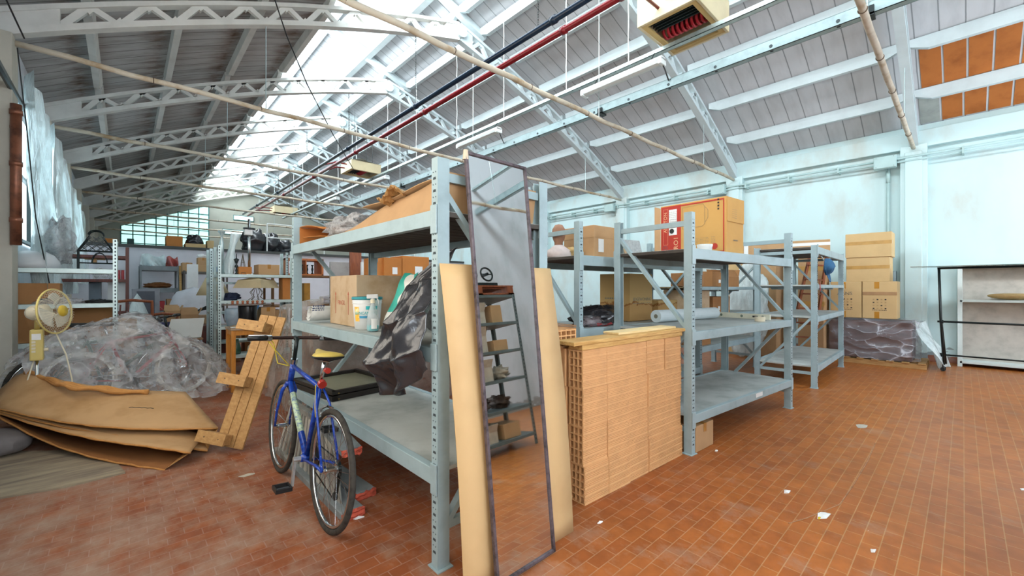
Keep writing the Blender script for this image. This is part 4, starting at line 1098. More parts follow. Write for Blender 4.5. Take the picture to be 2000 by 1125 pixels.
# three painted terracotta slabs with broken red ends under the rack edge
SLAB = M('grey_painted_slab', '#7f8789', .7, 0, .15, 8); BROK = M('broken_red_clay', '#c25a45', .9, 0, .2, 30, .6, 60)
def slab_piece(label, p0, p1, w, h, seed):
    t = thing('terracotta_slab', label, 'slab', ((p0[0]+p1[0])/2, (p0[1]+p1[1])/2, min(p0[2], p1[2])), 0, 'broken slabs by the bicycle')
    p0 = Vector(p0); p1 = Vector(p1); d = (p1-p0).normalized()
    MB().beam(p0+Vector((0, 0, h/2)), p1+Vector((0, 0, h/2)), w, h).build('slab_body', SLAB, t, bevel=.004)
    q = p0+Vector((0, 0, h/2))
    def fn(u, v):
        x = (u-.5)*w*1.02; z = (v-.5)*h*1.02; nn = noise.noise(Vector((u*4, v*3, seed)))
        return q-d*(.012+.02*nn+.015*math.sin(u*3))+d.cross(Vector((0, 0, 1)))*x+Vector((0, 0, z))
    MB().grid(fn, 10, 4, .02).build('broken_end', BROK, t)
slab_piece('grey slab with broken red end lying on the floor behind the rear wheel', (1.02, 2.53, 0), (1.0, 3.6, 0), .14, .045, 1)
slab_piece('grey slab with broken red end, second on the floor, nearer the rack', (1.18, 2.72, .0), (1.12, 3.7, 0), .14, .045, 2)
slab_piece('grey slab with broken red end resting up on the low rack shelf edge', (1.07, 2.68, .33), (1.09, 3.4, .42), .13, .04, 3)

# slatted grey frame leaning behind the bicycle
t = thing('slatted_frame', 'low grey slatted frame leaning behind the bicycle wheels', 'frame', (1.0, 3.2, 0))
GF = M('weathered_grey_wood', '#8a8a84', .8, 0, .15, 10)
f0, f1, f2, f3 = Vector((.99, 2.62, .02)), Vector((.96, 4.0, .02)), Vector((1.07, 4.0, .40)), Vector((1.08, 3.0, .40))
for a, b in ((f0, f1), (f3, f2)): MB().beam(a, b, .05, .04, (0, 0, 1)).build('rail', GF, t, bevel=.003)
for k in range(15):
    a = f0.lerp(f1, .03+k*.067); b = f3.lerp(f2, .03+k*.067); MB().beam(a, b, .012, .045, (0, 1, 0)).build('slat', M('pale_grey_slat', '#a5a39b', .8, 0, .12, 10) if k % 3 else GF, t)

# ------------------------------------------------------------------ small wooden pallet leaning on the far upright
t = thing('wooden_pallet', 'narrow wooden pallet standing on end against the far upright', 'pallet', (.7, 4.3, 0))
O = Vector((.735, 4.17, .02)); TP = Vector((1.10, 4.30, 1.10)); wv = Vector((-.62, .78, 0)).normalized()
ld = (TP-O).normalized(); wd_ = (wv-ld*wv.dot(ld)).normalized(); nd = wd_.cross(ld)
if nd.x > 0: nd = -nd
Lp = (TP-O).length+.02
for k in range(3):
    a = O+wd_*(.045+k*.092); MB().beam(a, a+ld*Lp, .085, .018, tuple(nd)).build('deck_board', PALLETW, t, bevel=.003)
for i, l in enumerate((.06, .55, 1.04)):
    a = O+ld*l+nd*.06; e = .36
    MB().beam(a+wd_*(.10 if i == 2 else .12), a+wd_*e, .085, .085, tuple(nd)).build('block_rail', PALLETW if i != 2 else m_wood('dark_stained_block', '#8a6238', '#b08a56', (9, 9, 9), .7, 4), t, bevel=.004)
    MB().beam(a+nd*.052+wd_*.1, a+nd*.052+wd_*(e+.02), .095, .018, tuple(nd)).build('cross_board', PALLETW, t, bevel=.003)
    mb = MB()
    for q in (.16, .3): c = a+nd*.061+wd_*q; mb.cyl(c, c+nd*.002, .005, n=8)
    mb.build_each('nail', M('rusty_nail', '#4a3a30', .6), t)

# ------------------------------------------------------------------ folded cardboard
def ipts(lst, n):
    """smooth resample of (u,v,z) edge points placed on their heights"""
    P_ = [G(u, v, z) for u, v, z in lst]; m = len(P_)-1; out = []
    for i in range(n+1):
        s = i/n*m; k = min(int(s), m-1); f = s-k
        p0, p1, p2, p3 = P_[max(k-1, 0)], P_[k], P_[k+1], P_[min(k+2, m)]
        out.append(.5*((2*p1)+(p2-p0)*f+(2*p0-5*p1+4*p2-p3)*f*f+(3*p1-p0-3*p2+p3)*f**3))
    return out
def ruled(a, b, th, sag=0.0):
    n = len(a)-1
    def fn(u, v):
        i = round(u*n); p = a[i].lerp(b[i], v); p = p.copy(); p.z += sag*math.sin(math.pi*v)*(1+.3*math.sin(u*5)); return p
    return MB().grid(fn, n, 8, th)
FB = M('folded_brown_cardboard', '#b58f63', .8, 0, .06, 3.5, dark='#a47d50'); FE = M('torn_cardboard_edge', '#b98246', .9, 0, .12, 20)
def flat_carton(label, topb, topf, botf, sag=.0, back_drop=.05, low=None):
    c0 = G(*topf[len(topf)//2])
    t = thing('flattened_carton', label, 'cardboard', (c0.x, c0.y, 0), 0, 'flattened cartons')
    a, b, c = ipts(topb, 24), ipts(topf, 24), ipts(botf, 24)
    ruled(a, b, .006, sag).build('upper_sheet', FB, t, smooth=True)
    d = [Vector((p.x+.08, p.y+.1, max(.012, p.z-back_drop))) for p in a]
    ruled(d, c, .006, sag*.5).build('lower_sheet', low or FB, t, smooth=True)
    MB().grid(lambda u, v: a[round(u*24)].lerp(d[round(u*24)], v), 24, 2)  .build('rear_panel', low or FB, t, smooth=True)
    # folded right side joining the layers
    MB().add([b[-1], c[-1], d[-1], a[-1]], [(0, 1, 2, 3)]).build('side_fold', M('cardboard_shaded_fold', '#b3854e', .85, 0, .08, 6), t)
    for e in (b, c, a): MB().tube([p+Vector((0, 0, -.003+.003*math.sin(i*2.1))) for i, p in enumerate(e)], [.006+.003*abs(math.sin(i*1.7)) for i in range(len(e))], 6).build('torn_edge', FE, t, smooth=True)
    return t
t = flat_carton('uppermost large flattened carton, smooth brown face toward the camera',
    [(-14, 775, .33), (45, 729, .56), (110, 742, .52), (200, 757, .46), (290, 764, .41), (362, 766, .35)],
    [(-14, 792, .36), (0, 798, .36), (90, 818, .31), (190, 832, .26), (300, 838, .21), (426, 836, .16)],
    [(-14, 796, .34), (0, 802, .34), (90, 826, .27), (190, 845, .2), (300, 862, .14), (405, 880, .03)], .0, .3)
mb = MB(); P0 = G(252, 806, .33); P1 = G(300, 808, .31); mb.tube([P0+(P1-P0)*k/8+Vector((0, 0, .046+.003*(k % 2))) for k in range(9)], .003, 4); mb.build('pen_mark', INK, t)
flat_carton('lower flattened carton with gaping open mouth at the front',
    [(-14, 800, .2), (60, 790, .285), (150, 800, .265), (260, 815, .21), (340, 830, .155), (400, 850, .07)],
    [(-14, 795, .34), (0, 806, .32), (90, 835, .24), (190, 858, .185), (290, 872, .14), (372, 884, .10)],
    [(-14, 800, .3), (0, 815, .28), (90, 862, .12), (180, 892, .045), (260, 908, .015), (322, 917, .006)], .0, .5, CARD_SHADE)
t = thing('torn_cardboard_strip', 'torn strip of cardboard padding along the top of the flattened cartons', 'cardboard', tuple(G(100, 745, .6)))
for k in range(3):
    e = ipts([(50, 728+k*3, .56-k*.01), (95, 742+k*2, .53-k*.01), (130, 752+k*3, .51), (190, 760+k*2, .465), (290, 767+k*2, .41-k*.01)], 20)
    MB().tube([p+Vector((0, 0, .012+.012*math.sin(i*1.3+k))) for i, p in enumerate(e)], [.012+.008*abs(math.sin(i*1.1+k)) for i in range(21)], 6).build('torn_ply', FE, t, smooth=True)

# cement sack
t = thing('cement_sack', 'grey paper cement sack lying by the left edge under the cartons', 'sack', (-.80, 5.55, 0), R(-62))
def sack(u, v):
    a = 2*math.pi*u; x = .52*(v-.5); k = max(0, math.sin(math.pi*min(max(v, .0), 1)))**.35
    return (x, .19*math.copysign(abs(math.cos(a))**.7, math.cos(a))*k, .095+.095*math.copysign(abs(math.sin(a))**.8, math.sin(a))*(.25+.75*k))
sk = MB().grid(sack, 28, 18).build('sack_body', M('grey_paper_sack', '#77716f', .8, 0, .12, 7), t, local=True, smooth=True)
wm = W[t.name]
text('PASSER', .085, INK, t, wm @ Vector((-.02, -.1, .172)), wm.to_3x3() @ Vector((1, 0, 0)), wm.to_3x3() @ Vector((0, 1, 0)))
text('MALTA', .07, INK, t, wm @ Vector((-.02, -.19, .13)), wm.to_3x3() @ Vector((1, 0, 0)), wm.to_3x3() @ Vector((0, .6, .8)))
# old board on the floor
mb = MB(); a = G(-60, 985); b = G(-14, 885); c = G(205, 880); d = G(245, 925); e = G(120, 955)
mb.add([tuple(a), tuple(e), tuple(d), tuple(c), tuple(b)]+[(q.x, q.y, .012) for q in (a, e, d, c, b)], [(0, 1, 2, 3, 4), (5, 9, 8, 7, 6)]+[(i, (i+1) % 5, 5+(i+1) % 5, 5+i) for i in range(5)])
mb.build('old_plywood', m_wood('worn_yellow_plywood', '#a3947a', '#75685a', (.6, 3.5, 1), .85, 3.5, obj=False), label='worn yellowish plywood sheet lying flat on the floor at the left', cat='board')

# ------------------------------------------------------------------ bicycles under plastic
RIMW = M('white_rim', '#d6d4cc', .4)
bicycle('red and white bicycle under the clear plastic sheet, front wheel toward the aisle', (-.36, 6.65, 0), (R(-6), 0, R(25)), M('faded_red_paint', '#9c2d33', .35), False, RIMW, 'bicycles under plastic', M('grey_white_tyre', '#b5b2a8', .7))
bicycle('second bicycle under the clear plastic sheet, closer to the shelves', (-.62, 6.83, 0), (R(5), 0, R(20)), M('dull_green_paint', '#3f5f52', .4), False, None, 'bicycles under plastic')
def zt(x):
    P_ = [(-1.02, .72), (-.75, .9), (-.45, 1.0), (-.1, 1.09), (.15, 1.06), (.32, .9), (.5, .78), (.7, .70), (.86, .56), (.96, .36), (1.02, .08)]
    for (a, za), (b, zb) in zip(P_, P_[1:]):
        if x <= b: return za+(zb-za)*(x-a)/(b-a)
    return .05
def cov(u, v):
    x = -1.0+2.0*u; w = (v-.5)*2
    z = zt(x)*(1-abs(w)**2.6*(.92 if x < .7 else .8)); y = 7.2+w*(.34+.3*abs(w)**3)
    fo = (1-abs(math.sin(x*7+w*5+2*noise.noise(Vector((x*2, w*2, 9))))))**3*.05+(1-abs(math.sin(x*3.1-w*9+3*noise.noise(Vector((x, w, 2))))))**4*.06
    y -= fo; z += fo*.5
    nn = noise.noise(Vector((x*3.2, w*2.2+4, 3)))*.09+noise.noise(Vector((x*8, w*5, 8)))*.04+noise.noise(Vector((x*17, w*12, 18)))*.018
    xx = x+.04*noise.noise(Vector((w*4, x, 2))); yy = y-abs(nn)*1.1; ca, sa = math.cos(R(25)), math.sin(R(25)); dx_, dy_ = xx-.76, yy-7.2
    return (.76+dx_*ca-dy_*sa, 7.2+dx_*sa+dy_*ca, max(.012, z+nn*.6-.02))
MB().grid(cov, 90, 56).build('plastic_dust_sheet', FILM, label='clear crumpled plastic sheet draped over the bicycles at the left', cat='plastic sheet', smooth=True)

# ------------------------------------------------------------------ standing fan
fx_, fy_, fz_ = -.497, 5.95, 1.175
t = thing('standing_fan', 'yellowed standing fan with round grille in front of the galvanised shelf', 'fan', (-.626, 6.09, 0))
px, py = -.626, 6.09
MB().lathe((px, py, 0), [(.2, 0), (.2, .02), (.12, .045), (.03, .07)], 28).build('base', CREAMP, t, smooth=True)
MB().cyl((px, py, .05), (px, py, .72), .0125, n=10).build('pole', CHROME, t, smooth=True)
bd = MB().box((px-.045, py-.04, .70), (px+.045, py+.045, 1.0)).build('control_box', YELLOW, t, bevel=.012)
mb = MB()
for k in range(4): mb.box((px-.03, py-.047, .78+k*.03), (px-.005, py-.04, .8+k*.03))
mb.build_each('push_button', CREAMP, bd)
MB().box((px-.03, py-.044, .9), (px+.03, py-.041, .96)).build('sticker', PAPER, bd)
MB().cyl((px+.045, py-.0, .8), (px+.075, py, .8), .016, n=12).build('height_knob', CREAMP, t)
ax = Vector((.88, -.46, .08)).normalized()   # the way the fan faces
hc = Vector((fx_, fy_, fz_)); 
MB().cyl(Vector((px, py, 1.0)), hc-ax*.12+Vector((0, 0, -.03)), .02, .03, n=10).build('neck', YELLOW, t, smooth=True)
def fan_l(mb, prof, n=28):
    a = ax.orthogonal().normalized(); b = ax.cross(a); vs = []
    for r, z in prof:
        for i in range(n):
            q = 2*math.pi*i/n; vs.append(hc+ax*z+a*(r*math.cos(q))+b*(r*math.sin(q)))
    m = len(prof); return mb.add(vs, [(k*n+i, k*n+(i+1) % n, (k+1)*n+(i+1) % n, (k+1)*n+i) for k in range(m-1) for i in range(n)])
fan_l(MB(), [(.0, -.21), (.05, -.2), (.07, -.17), (.075, -.07), (.05, -.05), (0, -.05)]).build('motor_housing', CREAMP, t, smooth=True)
g = MB(); g.ring(hc, ax, .212, .008, 48, 6); gr = g.build('grille_rim', YELLOW, t, smooth=True)
for sgn, nm in ((1, 'front_grille'), (-1, 'rear_grille')):
    g = MB(); a = ax.orthogonal().normalized(); b = ax.cross(a)
    for i in range(44):
        q = 2*math.pi*i/44; rd = a*math.cos(q)+b*math.sin(q)
        g.tube([hc+rd*.045+ax*.062*sgn, hc+rd*.13+ax*.06*sgn, hc+rd*.19+ax*.035*sgn, hc+rd*.212], .0011, 4)
    g.ring(hc+ax*.06*sgn, ax, .12, .0014, 36, 4); g.build(nm, CREAMP, t)
fan_l(MB(), [(0, .075), (.05, .072), (.055, .062), (.055, .055), (0, .055)]).build('badge', M('yellow_fan_badge', '#d3b33c', .4), t, smooth=True)
a = ax.orthogonal().normalized(); b = ax.cross(a)
for k in range(3):
    q0 = 2*math.pi*k/3+.5
    def bl3(u, v):
        q = q0+(u-.5)*1.5*(.55+.45*v)+.25*v; r = .03+.15*v*(1-.12*(2*u-1)**2); rd = a*math.cos(q)+b*math.sin(q); return hc+rd*r+ax*(.02*(u-.5)*2)
    MB().grid(bl3, 8, 8, .002).build('blade', m_plastic('translucent_blade', '#d9d4c2', .85, .25, 5, .0), t, smooth=True)
mb = MB().tube([(px-.02, py, .7), (px-.06, py-.05, .5), (px-.1, py-.02, .3), (px-.11, py, .05)], .006, 6); mb.build('power_cord', CREAMP, t, smooth=True)
mb = MB().tube([(px+.12, py-.04, .98), (px+.2, py-.1, .75), (px+.24, py-.1, .5), (px+.26, py-.05, .12)], .006, 6); mb.build('power_cord', CREAMP, t, smooth=True)

# ================================================================== things on the near rack
ZM = 1.10
B0 = W['x'] if 'x' in W else None
# big plain carton: nearest corner toward the camera
t = carton('large plain beige carton on the middle shelf of the tall rack', (1.56, 3.41, ZM), (.54, .58, .40), R(-1), CARD3, tape=None)
wm = W[t.name]; rx = wm.to_3x3()
REDI = M('faded_red_stamp', '#b0563c', .7)
# stamp on the face toward the camera-left (-x side)
text('FRAGIL', .05, REDI, t, wm @ Vector((-.27, .02, .18)), rx @ Vector((0, -1, 0)), (0, 0, 1))
mb = MB()
for y in (.15, -.13): mb.box((-.2715, y-.004, .09), (-.2705, y+.004, .25)); mb.prism([(y-.014, .245), (y+.014, .245), (y, .27)], 'x', -.2715, -.2705)
mb.build_each('printed_arrow', REDI, t, local=True)
MB().box((-.2725, -.293, .0), (-.24, -.26, .11)).build('torn_tape', TAPE, t, local=True)
# bucket
bc = Vector((1.31, 2.985, ZM))
t = thing('paint_bucket', 'white plaster bucket with teal lid in front of the beige carton', 'bucket', bc)
MB().lathe(bc, [(.0, .004), (.086, 0), (.102, .2), (.104, .225), (.1, .225)], 32).build('bucket_body', PAPER, t, smooth=True)
mb = MB()
for z in (.19, .204): mb.ring(bc+Vector((0, 0, z)), (0, 0, 1), .1035, .0025, 36, 5)
mb.build_each('bucket_rib', PAPER, t)
MB().lathe(bc+Vector((0, 0, .216)), [(.108, 0), (.109, .016), (.102, .02), (.098, .012), (0, .012)], 32).build('lid', M('teal_lid', '#2a8f9a', .4), t, smooth=True)
a0 = math.atan2(-bc.y, -bc.x)
def patch(q0, q1, z0, z1, mat, nm):
    def f(u, v): q = a0+q0+(q1-q0)*u; z = z0+(z1-z0)*v; r = .0925+.1*z*(z < .2)+.001+(.0)*v; r = .086+(z/.2)*.016+.0012; return (bc.x+r*math.cos(q), bc.y+r*math.sin(q), bc.z+z)
    return MB().grid(f, 10, 1).build(nm, mat, t, recalc=False)
TEALP = M('teal_print', '#2fb3bb', .5, 0, .03, 9)
patch(-1.05, -.6, .06, .165, M('yellow_print', '#e8b13a', .5, 0, .15, 30, dark='#f2e2b4'), 'yellow_splash'); patch(-.1, .75, .145, .17, TEALP, 'teal_band'); patch(-.65, .35, .083, .1, M('blue_print_box', '#3f8fb4', .5), 'label_strip')
text('BIANCAMANO', .03, TEALP, t, (0, 0, bc.z+.118), (1, 0, 0), (0, 0, 1), cyl=(bc, .0965, a0-.12), sx=.85)
# spray bottle
sc = Vector((1.262, 2.785, ZM))
t = thing('spray_bottle', 'clear trigger spray bottle with teal liquid beside the bucket', 'bottle', sc)
MB().lathe(sc, [(0, .0), (.036, 0), (.04, .01), (.043, .06), (.038, .1), (.022, .165), (.013, .19), (.013, .2)], 24).build('bottle', m_plastic('clear_bottle', '#c9d3d6', .5, .1, 3, .1), t, smooth=True)
MB().lathe(sc+Vector((0, 0, .002)), [(0, 0), (.034, 0), (.039, .012), (.04, .04), (0, .04)], 24).build('liquid', M('teal_liquid', '#20b5be', .15), t, smooth=True)
mb = MB().cyl(sc+Vector((0, 0, .195)), sc+Vector((0, 0, .222)), .016, n=14); h = mb.build('screw_cap', CREAMP, t)
mb = MB().beam(sc+Vector((-.035, .02, .24)), sc+Vector((.03, -.02, .243)), .022, .03); mb.beam(sc+Vector((0, 0, .215)), sc+Vector((0, 0, .24)), .02, .02); hd = mb.build('trigger_head', M('grey_white_plastic', '#c6c9c9', .4), t, bevel=.005)
MB().tube([sc+Vector((.022, -.015, .23)), sc+Vector((.032, -.022, .21)), sc+Vector((.034, -.024, .18))], .005, 6).build('trigger', M('grey_white_plastic', '#c6c9c9'), t, smooth=True)
MB().grid(lambda u, v: (sc.x+.0435*math.cos(a0+.9*(u-.5)+.2), sc.y+.0435*math.sin(a0+.9*(u-.5)+.2), sc.z+.02+.07*v), 8, 1).build('paper_label', PAPER, t, recalc=False)
# teal bag (cement / gypsum paper bag) leaning
t = thing('teal_paper_bag', 'teal and white paper bag leaning between the spray bottle and black sack', 'bag', (1.62, 2.68, ZM))
def tb(u, v):
    a = 2*math.pi*u; k = min(1, 4*min(v, 1-v)+.35)
    c = Vector((1.36+.17*v, 2.74+.0*v, ZM+.40*v)); return c+Vector((.035*k*math.cos(a)*(1+.2*math.sin(v*9)), .10*math.sin(a)*(1+.08*math.sin(v*7)), .008*math.sin(a*3)+.004))
m, tt, p, out = nt('teal_white_bag_print'); v_ = pos(tt); wv_ = N(tt, 'ShaderNodeTexNoise', Scale=7.0, Detail=0); tt.links.new(v_, wv_.inputs['Vector'])
tt.links.new(ramp(tt, wv_.outputs[0], [(.5, srgb('#31a999')), (.505, srgb('#d8d9d4'))]), p.inputs['Base Color']); p.inputs['Roughness'].default_value = .5
MB().grid(tb, 24, 14).build('bag_body', m, t, smooth=True)
# rolled white sack
t = thing('rolled_sack', 'rolled white printed plastic sack behind the beige carton on the rack', 'sack', (1.38, 4.12, ZM))
mb = MB()
def rs(u, v):
    a = u*2*math.pi*1.9; r = .03+.042*u; return (1.30+.26*(v-.5)+.01*math.sin(a), 3.84+r*math.cos(a)*1.2, ZM+.085+r*math.sin(a)*1.0)
mb.grid(rs, 40, 6, .002).build('sack_roll', M('off_white_sack', '#c9ccc9', .6, 0, .06, 14), t, smooth=True)
lines(t, (1.17, 3.76, ZM+.14), (1, 0, 0), (0, -.3, .9), .1, 3, .02, .012, M('navy_print', '#3f4c70', .6))
# black refuse sack draped over the middle beam
def bb_(u, v):
    # u around the front fall, v from top to bottom
    top = Vector((1.42, 1.98+.33*u, 1.60-.30*(u**1.6))); 
    ctl = [(Vector((1.30, 1.84, 1.62)), Vector((1.28, 1.99, 1.57))), (Vector((1.20, 1.84, 1.46)), Vector((1.20, 2.15, 1.41))), (Vector((1.08, 1.82, 1.28)), Vector((1.08, 2.18, 1.21))), (Vector((1.03, 1.79, 1.10)), Vector((1.02, 2.34, 1.02))), (Vector((1.06, 1.80, 1.0)), Vector((1.05, 2.26, .86)))]
    s = v*(len(ctl)-1); k = min(int(s), len(ctl)-2); f = s-k; f = f*f*(3-2*f)
    a = ctl[k][0].lerp(ctl[k+1][0], f); b = ctl[k][1].lerp(ctl[k+1][1], f); p = a.lerp(b, u)
    fold = .028*math.sin(u*13+2.2*v+1.3*math.sin(v*4))*(.35+v)+.05*noise.noise(Vector((u*4, v*6, 2)))*(.3+v)+.02*noise.noise(Vector((u*12, v*14, 5)))
    bulge = -.07*math.sin(math.pi*u)*math.sin(math.pi*min(1, v*1.0))
    p = p+Vector((bulge+fold, 0, 0)); e = abs(u-.5)*2
    p.z += .06*(1-e*e)*(v > .9)*0-.10*v*(1-e*e)*(v)
    return p
MB().grid(bb_, 80, 70, .004).build('black_refuse_sack', BAGB, label='shiny black refuse sack hanging over the middle shelf of the tall rack', cat='bag', smooth=True)
MB().blob((1.62, 2.25, 1.28), (.22, .36, .24), 3, .2, 2.2, zmin=ZM+.002).build('black_refuse_sack', BAGB, label='black sack bulk slumped on the middle shelf behind the hanging black sack', cat='bag', smooth=True)
# glazed window sash lying on the low shelf
ZL = .50
t = thing('window_sash', 'old dark framed window sash lying flat on the low shelf of the near rack', 'window sash', (1.5, 3.95, ZL))
c_ = Vector((1.47, 3.80, ZL)); ang = R(6); dx = Vector((math.cos(ang), math.sin(ang), 0)); dy = Vector((-math.sin(ang), math.cos(ang), 0)); DF = M('dark_wood_frame', '#24211e', .5, 0, .15, 12)
for a, b in (((-.29, -.36), (.29, -.36)), ((.29, -.36), (.29, .36)), ((.29, .36), (-.29, .36)), ((-.29, .36), (-.29, -.36))):
    MB().beam(c_+dx*a[0]+dy*a[1]+Vector((0, 0, .022)), c_+dx*b[0]+dy*b[1]+Vector((0, 0, .022)), .055, .042, (0, 0, 1), .0275).build('frame_rail', DF, t, bevel=.003)
    MB().beam(c_+dx*a[0]+dy*a[1]+Vector((0, 0, .064)), c_+dx*b[0]+dy*b[1]+Vector((0, 0, .064)), .045, .03, (0, 0, 1), .02).build('frame_rail', DF, t, bevel=.003)
MB().add([c_+dx*a+dy*b+Vector((0, 0, .05)) for a, b in ((-.27, -.34), (.27, -.34), (.27, .34), (-.27, .34))], [(0, 1, 2, 3)]).build('pane', M('dusty_olive_glass', '#8a8c76', .3, 0, .12, 6), t)
mb = MB()
for a, b in ((-.26, -.37), (.27, -.37)):
    for s in (.015, .06): q = c_+dx*a+dy*(b-.018)+Vector((0, 0, s)); mb.cyl(q, q-dy*.004, .006, n=8)
mb.build_each('brass_screw', M('dull_brass', '#8f7a48', .4, .6), t)
# dark slats pile low right
t = thing('slate_pile', 'small pile of dark wooden strips at the back of the low shelf', 'wood strips', (1.72, 2.05, ZL))
for k in range(5): MB().beam((1.5+.03*k, 2.0+.07*k, ZL+.012+.02*k), (1.88, 2.02+.05*k, ZL+.012+.02*k), .04, .018).build('strip', DARKW if k % 2 else GF, t)
# long open carton across the top shelf
ZT = 1.792
t = thing('open_carton_tray', 'long sagging open carton lying across the top shelf of the tall rack', 'box', (1.5, 2.6, ZT))
def side(u, v):
    y = 1.84+1.55*u; zz = ZT+.004+(.10+.10*math.cos(u*2.2)-.02*math.sin(u*9))*v*(1-.7*u**2); return (1.17+.10*v*v*0+.03*math.sin(u*4)+.06*v, y, max(ZT+.004, zz))
MB().grid(side, 30, 5, .005).build('front_wall', CARD, t, smooth=True)
MB().grid(lambda u, v: (1.86-.02*v, 1.84+1.5*u, ZT+.004+(.17-.06*u)*v), 20, 4, .005).build('rear_wall', CARD, t, smooth=True)
MB().grid(lambda u, v: (1.2+.66*u, 1.84+1.5*v, ZT+.004), 2, 2, .003).build('bottom_panel', CARD, t)
MB().grid(lambda u, v: (1.2+.66*u, 1.82-.03*v, ZT+.004+.20*v), 6, 3, .005).build('end_wall', CARD, t)
MB().grid(lambda u, v: (1.22+.3*v, 1.86+1.0*u, ZT+.19-.03*u-.01*v+.01*math.sin(u*8)), 16, 4, .005).build('top_flap', CARD, t, smooth=True)
def torn(u, v): return (1.16+.1*v, 2.25+.26*u+.05*v, ZT+.185+.03*math.sin(u*6)-.02*v+.012*math.sin(u*31+v*7))
MB().grid(torn, 14, 5, .004).build('torn_piece', PALLETW, t)
MB().blob((1.32, 3.32, ZT+.085), (.15, .36, .09), 11, .3, 3, zmin=ZT+.003).build('bubble_wrap', BUBBLE, label='crumpled bubble wrap spilling over the top beam of the tall rack', cat='bubble wrap', smooth=True)
t = thing('folded_orange_carton', 'flattened orange-brown carton standing at the far end of the top shelf', 'box', (1.4, 3.95, ZT))
def oc(z0, z1, x, k): return lambda u, v: (x+.35*u*0+.05*v*0, 3.55+.6*u, ZT+.004+z0+(z1-z0)*v)
OC = M('orange_brown_cardboard', '#b8763a', .8, 0, .06, 5)
MB().grid(lambda u, v: (1.18+.5*v, 3.58+.57*u, ZT+.165-.07*(1-u)**2-.0*v), 14, 3, .005).build('upper_sheet', OC, t, smooth=True)
MB().grid(lambda u, v: (1.18+.5*u, 4.15, ZT+.004+.16*v), 3, 3, .005).build('end_panel', OC, t)
MB().grid(lambda u, v: (1.2+.48*v, 3.62+.5*u, ZT+.07-.03*(1-u)), 10, 3, .005).build('inner_flap', OC, t, smooth=True)
MB().grid(lambda u, v: (1.66, 3.58+.57*u, ZT+.004+.09*v), 10, 3, .005).build('rear_panel', CARD_SHADE, t)
# ================================================================== right-hand side goods
def ext(u0, v0, u1, v1, Y, dep):
    """extents of an upright box whose front face stands in the plane y = Y"""
    a = PY(u0, v1, Y); b = PY(u1, v0, Y)
    return a.x, b.x, Y, Y+dep, min(a.z, PY(u1, v1, Y).z), (PY(u0, v0, Y).z+b.z)/2
def sbox(name, label, cat, u0, v0, u1, v1, Y, dep, mat, zb=None, group=None, bevel=.006, parent=None):
    x0, x1, y0, y1, z0, z1 = ext(u0, v0, u1, v1, Y, dep)
    if zb is not None: z0 = zb
    return MB().box((x0, y0, z0), (x1, y1, z1)).build(name, mat, parent, label=label, cat=cat, group=group, bevel=bevel)
def scarton(label, u0, v0, u1, v1, Y, dep, mat=CARD, zb=None, group=None, tape=True, paper=False, opened=False, tapemat=TAPE):
    x0, x1, y0, y1, z0, z1 = ext(u0, v0, u1, v1, Y, dep)
    x0 = max(x0, XL+.06)
    if zb is not None: z0 = zb
    w = x1-x0
    pp = ('y-', .1*w, .3*(z1-z0), w*.28, (z1-z0)*.3) if paper else None
    return carton(label, ((x0+x1)/2, (y0+y1)/2, z0), (w, dep, z1-z0), 0, mat, tape, group=group, paper=pp, opened=opened, tapemat=tapemat)

GB = 'cartons stacked by the right wall'
LC = M('light_tan_cardboard', '#c9ab7b', .85, 0, .04, 4)
t = thing('wooden_pallet', 'flat wooden pallet under the film-wrapped bundle by the right wall', 'pallet', (10.45, 1.15, 0))
for k in range(3): MB().box((10.0+.36*k, .42, 0), (10.09+.36*k, 1.85, .085)).build('bearer', PALLETW, t, bevel=.003)
for k in range(7): MB().box((9.98, .43+.205*k, .085), (10.85, .53+.205*k, .105)).build('deck_board', PALLETW, t, bevel=.003)
t = thing('wrapped_bundle', 'dark bundle wrapped in shiny bubble film on the pallet by the right wall', 'bundle', (10.4, 1.15, .107))
MB().box((10.06, .60, .107), (10.8, 1.78, .80)).build('bundle_core', m_wood('dark_purple_brown_panel', '#43302e', '#5d4340', (1, 1, 6), .6, 3), t, bevel=.02)
def wr(u, v):
    a = 2*math.pi*u; sq = lambda q: math.copysign(abs(q)**.35, q)
    x = 10.43+.43*sq(math.cos(a)); y = 1.19+.66*sq(math.sin(a)); z = .115+.72*min(1, v*1.15)
    if v > .87: k = (v-.87)/.13; x = 10.43+(x-10.43)*(1-k); y = 1.19+(y-1.19)*(1-k); z = .835
    n1 = noise.noise(Vector((a*2, v*5, 1)))*.05+noise.noise(Vector((a*6, v*10, 4)))*.02
    return (x+n1-.02, y+n1-.01, z+n1*.3*(v < .87))
MB().grid(wr, 72, 26).build('bubble_film', m_film('grey_bubble_film', '#d5d8e2', .14, .8, 2.6), t, smooth=True)
def trail(u, v): return (10.02+.75*u+.05*math.sin(v*7), .56-.30*v-.06*u+.06*math.sin(u*7+v*5), max(.012, .80*(1-v)**.8+.02*math.sin(u*11)))
MB().grid(trail, 20, 20).build('film_tail', FILMW, t, smooth=True)
